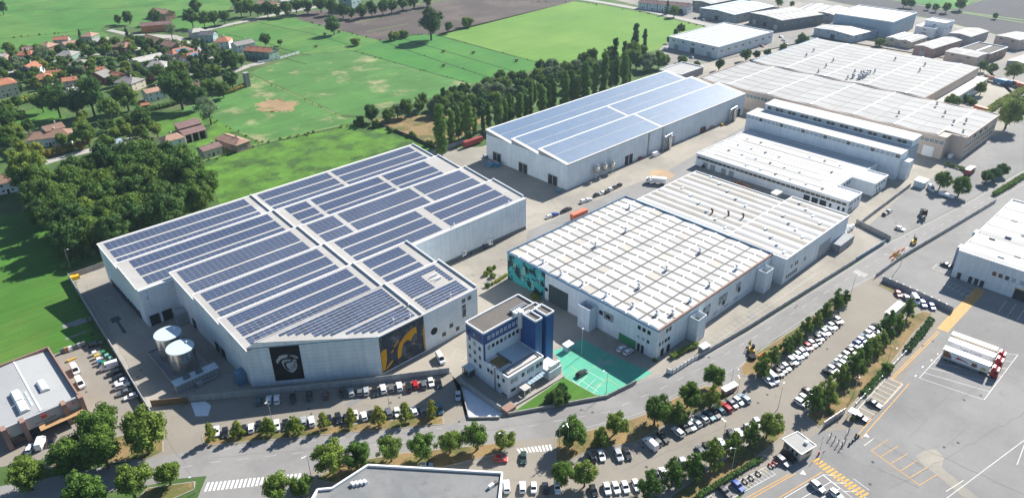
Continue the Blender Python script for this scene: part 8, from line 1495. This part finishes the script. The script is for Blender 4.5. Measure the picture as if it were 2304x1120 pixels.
panel_fence('yard_fence', 'low white fence along the dry parking strip and lane', [(190.76, 51.58), (212.10, 51.51), (236.67, 51.51), (255.40, 52.52)], 3.2, 1.1, 'trim_white', th=.08, post='steel')
panel_fence('meadow_fence', 'dark fence between the rough meadow and the dry clearing', [(229.14, 353.46), (230.73, 328.96), (229.66, 304.81)], 4, 1.6, 'trim_dark', post='trim_dark')
panel_fence('trailer_fence', 'grey fence behind the dark red trailer', [(224.62, 302.37), (247.35, 302.77)], 4, 2.2, 'concrete_panel')
panel_fence('village_fence', 'pale fence around the terrace gardens at the field corner', [(242.36, 546.75), (261.19, 546.64), (281.38, 551.92)], 4, 1.6, 'trim_white')
panel_fence('entrance_wall', 'low grey retaining wall below the green painted lot', [(139.79, 105.84), (151.11, 104.02)], 4, 1.4, 'concrete', cat='wall')
panel_fence('hall_planter', 'white slatted planter wall at the mural hall corner', [(162.34, 100.56), (162.84, 98.84), (175.83, 97.85)], 2, 1.8, 'trim_white', cat='wall')
# ------------------------------------------------------------------ lamp posts, poles and bales
def lamp(p, h, label, arms=1, ang=0):
    t = thing('lamp_post', label, 'lamp post', (*p, 0), 0, 'lamp posts'); MB().cyl(p[0], p[1], 0, h, .11, .06, 8).build('pole', 'steel', t)
    for k in range(arms):
        a = ang+k*pi; MB().tube((p[0], p[1], h-.1), (p[0]+1.2*cos(a), p[1]+1.2*sin(a), h+.1), .05, 5).build('arm', 'steel', t); MB().box(p[0]+1.4*cos(a)-.35, p[0]+1.4*cos(a)+.35, p[1]+1.4*sin(a)-.15, p[1]+1.4*sin(a)+.15, h+.05, h+.2).build('lamp_head', 'trim_white', t)
for i, (p, h, lab) in enumerate((((111.68, 100.41), 9, 'lamp post in the verge beside the small crossing, nearer the road'), ((113.77, 99.11), 9, 'lamp post in the verge beside the small crossing, by the big tree'), ((99.97, 110.21), 8, 'lamp post at the verge tip by the red car'), ((56.64, 140.86), 8, 'lamp post at the wide crossing'), ((31.60, 157.14), 7, 'lamp post on the lower verge at the wide crossing'), ((42.56, 306.83), 9, 'lamp post at the yard corner by the wood'),
        ((172.35, 67.07), 9, 'lamp post at the lane between the two car parks'), ((147.02, 70.36), 9, 'lamp post between the cars of the lower row'), ((140.18, 63.09), 9, 'lamp post behind the low hedge'), ((193.44, 53.76), 9, 'lamp post on the dry strip near the slatted fence'), ((214.82, 52.63), 9, 'lamp post on the dry strip near the bushes'), ((248.31, 79.50), 9, 'lamp post at the top of the upper tree row'), ((149.08, 125.56), 10, 'lamp post on the green painted lot by the hut'), ((140.63, 107.61), 8, 'lamp post at the lower corner of the green lot'),
        ((87.81, 148.73), 8, 'lamp post in the front car park aisle'), ((59.38, 168.47), 8, 'lamp post between the front car park trees'), ((171.45, 82.70), 7, 'round-headed lamp at the verge end'), ((284.24, 75.58), 8, 'lamp post by the street wall'), ((170.82, 79.78), 5, 'round sign post at the lane mouth'))): lamp(p, h, lab, 1, i*1.1)
for i, p in enumerate(((300.81, 559.35), (328.79, 592.22), (343.35, 592.18), (339.81, 437.30), (381.12, 450.44), (389.02, 408.17), (366.67, 470.86))):
    b = MB(); n = 14; ring = [(.75*cos(k*2*pi/n), .78+.75*sin(k*2*pi/n)) for k in range(n)]; s = 1.6 if i < 7 else 1
    for k in range(n): j = (k+1) % n; b.face([(p[0]+s*ring[k][0], p[1]-.9, s*ring[k][1]), (p[0]+s*ring[j][0], p[1]-.9, s*ring[j][1]), (p[0]+s*ring[j][0], p[1]+.9, s*ring[j][1]), (p[0]+s*ring[k][0], p[1]+.9, s*ring[k][1])])
    b.face([(p[0]+s*x, p[1]-.9, s*z) for x, z in ring]).face([(p[0]+s*x, p[1]+.9, s*z) for x, z in ring][::-1]); solo(b, 'hay_bale', 'hay', '%s round hay bale in the green fields, counted from the village side' % ORD[i+1], 'hay bale', (*p, 0), 'hay bales in the fields')
# small buildings and oddments
def hutbox(name, label, cat, p, lx, ly, h, ang, wm, rm):
    t = frame(name, label, cat, p, ang); MB().box(-lx/2, lx/2, -ly/2, ly/2, 0, h).build('wall', wm, t, local=True); MB().hexa([(-lx/2-.2, -ly/2-.2, h), (lx/2+.2, -ly/2-.2, h), (lx/2+.2, ly/2+.2, h), (-lx/2-.2, ly/2+.2, h)], [(-lx/2-.2, -ly/2-.2, h+.15), (lx/2+.2, -ly/2-.2, h+.15), (lx/2+.2, ly/2+.2, h+.4), (-lx/2-.2, ly/2+.2, h+.4)]).build('roof', rm, t, local=True); MB().box(-.5, .5, -ly/2-.06, -ly/2-.01, 0, 2).build('door', 'wall_grey', t, local=True)
hutbox('kiosk', 'white flat-roofed kiosk beside the pair of trees on the east lot', 'kiosk', (371.00, 100.40), 6, 4.5, 3, 0, 'wall_plain', 'trim_white')
hutbox('meter_cabin', 'white cabin at the verge end near the lane sign', 'cabin', (168.83, 81.70), 5.5, 1.6, 1.8, -0.184, 'brick_pink', 'trim_white'); hutbox('bike_shelter', 'white cycle shelter at the edge of the green painted lot', 'shelter', (148.38, 130.96), 3, 2, 2.2, 0, 'glass_pale', 'trim_white')
hutbox('utility_box', 'concrete utility hut beside the brown scrap heap', 'hut', (306.56, 142.40), 5, 3, 3.2, 0, 'wall_grey', 'roof_white'); hutbox('gate_cabin', 'grey cabin beside the planter wall', 'cabin', (180.07, 98.43), 3.5, 2, 2.6, -0.136, 'concrete', 'roof_white')
hutbox('garage_shed', 'low grey garage beside the large white gable house', 'garage', (96.90, 644.26), 9, 6, 3, 0, 'wall_dark', 'tile_palegrey')
p = (366.47, 86.89); t = frame('boat_trailer', 'long white covered trailer in the shade of the paired trees', 'trailer', p, -1.687); MB().hexa([(-3.5, -1, .7), (3.5, -1, .7), (3.5, 1, .7), (-3.5, 1, .7)], [(-3.2, -.7, 1.9), (3.0, -.7, 1.7), (3.0, .7, 1.7), (-3.2, .7, 1.9)]).build('cover', 'trim_white', t, local=True); b = MB(); wheelset(b, (-.6, .6), 1.0, .35); b.build('wheels', 'tyre', t, local=True)
p = (304.10, 117.91); 
# pump compound tanks
for i, (p, r_, h_) in enumerate((((299.02, 103.63), 1.1, 2.6), ((302.17, 103.48), .9, 2.0), ((294.71, 103.22), .8, 1.4))):
    t = thing('pressure_vessel', '%s pale pressure vessel beside the rear hall lean-to' % ['largest', 'middle', 'smallest'][i], 'vessel', (*p, 0)); MB().cyl(p[0], p[1], .3, h_, r_, r_, 14).cyl(p[0], p[1], h_, h_+.4, r_, r_*.4, 14).build('shell', 'trim_white', t, smooth=False); MB().cyl(p[0], p[1], 0, .3, r_*.6, r_*.6, 8).build('foot', 'concrete', t)
def undergrowth(lines, m, label, sd):
    rng = np.random.default_rng(sd); lob = []
    for pts, dens, s in lines:
        for p, q in zip(pts, pts[1:]):
            L = hypot(q[0]-p[0], q[1]-p[1])
            for k in range(int(L*dens)):
                c = lerp(p, q, rng.uniform()); r_ = s*rng.uniform(.4, 1.3); lob.append(((c[0]+rng.normal()*s*1.2, c[1]+rng.normal()*s*1.2, r_*.45), r_, rng.uniform(.75, 1.2)))
    me = leafcloud('undergrowth', lob, .30, 22, m, rng, 1.0, .75); o = bpy.data.objects.new('undergrowth', me); col.objects.link(o); tag(o, label, 'undergrowth', None, 'stuff')
undergrowth([([(124.38, 380.85), (163.75, 382.68), (214.91, 375.07), (229.46, 358.58)], .35, .9), ([(222.24, 523.26), (223.07, 455.40), (221.82, 392.26), (232.79, 377.94)], .12, .5), ([(316.88, 526.63), (320.94, 456.04), (324.66, 393.09)], .12, .6), ([(352.34, 540.68), (348.30, 469.45), (344.78, 390.39)], .1, .5), ([(400.26, 522.92), (398.65, 451.16), (399.37, 388.77)], .12, .6), ([(116.72, 785.87), (156.15, 772.71), (189.18, 769.85)], .15, 1.0), ([(347.59, 687.89), (348.57, 596.88), (352.34, 540.68), (387.09, 536.13), (407.44, 520.53)], .14, .8), ([(154.46, 478.00), (162.01, 451.07), (162.44, 408.25), (164.04, 384.35)], .2, .7), ([(267.63, 683.28), (305.67, 692.88), (353.92, 699.55)], .15, .7), ([(550.28, 585.27), (598.52, 539.68), (604.40, 455.26), (593.78, 370.69)], .1, .8)], 'leaf_mid', 'ragged weeds and scrub along the ditches and field edges', 3)
undergrowth([([(110.31, 331.21), (114.94, 363.68), (123.37, 378.41)], .5, 1.4), ([(43.09, 308.77), (51.24, 313.53), (58.52, 314.40), (71.00, 318.94), (94.91, 319.77)], .6, 1.3), ([(230.04, 354.74), (231.60, 330.13), (230.49, 305.87), (237.51, 304.68)], .3, .9), ([(128.10, 320.92), (159.39, 320.34), (222.32, 317.64)], .25, .7), ([(51.63, 374.71), (46.20, 326.33), (43.21, 306.20)], .4, 1.2), ([(33.77, 246.81), (39.25, 289.10)], .2, .5), ([(51.20, 190.89), (62.07, 183.04), (82.23, 168.99), (110.53, 150.36)], .35, .45), ([(40.79, 300.41), (33.77, 246.81)], .25, .4)], 'leaf_wood', 'scrub along the wood edge, warehouse back and fence feet', 4)
# ------------------------------------------------------------------ air
hz = MB().box(-1300, 2700, -1300, 2700, -1.0, 165).build('haze', 'steel'); tag(hz, 'pale summer haze over the fields and roofs', 'haze', None, 'stuff')
hm = bpy.data.materials.new('haze'); hm.use_nodes = True; hm.node_tree.nodes.clear(); o_ = hm.node_tree.nodes.new('ShaderNodeOutputMaterial'); pv = hm.node_tree.nodes.new('ShaderNodeVolumePrincipled')
pv.inputs['Color'].default_value = (.62, .82, 1, 1); pv.inputs['Density'].default_value = .00008; pv.inputs['Anisotropy'].default_value = .3; hm.node_tree.links.new(pv.outputs[0], o_.inputs['Volume']); hz.data.materials.clear(); hz.data.materials.append(hm)
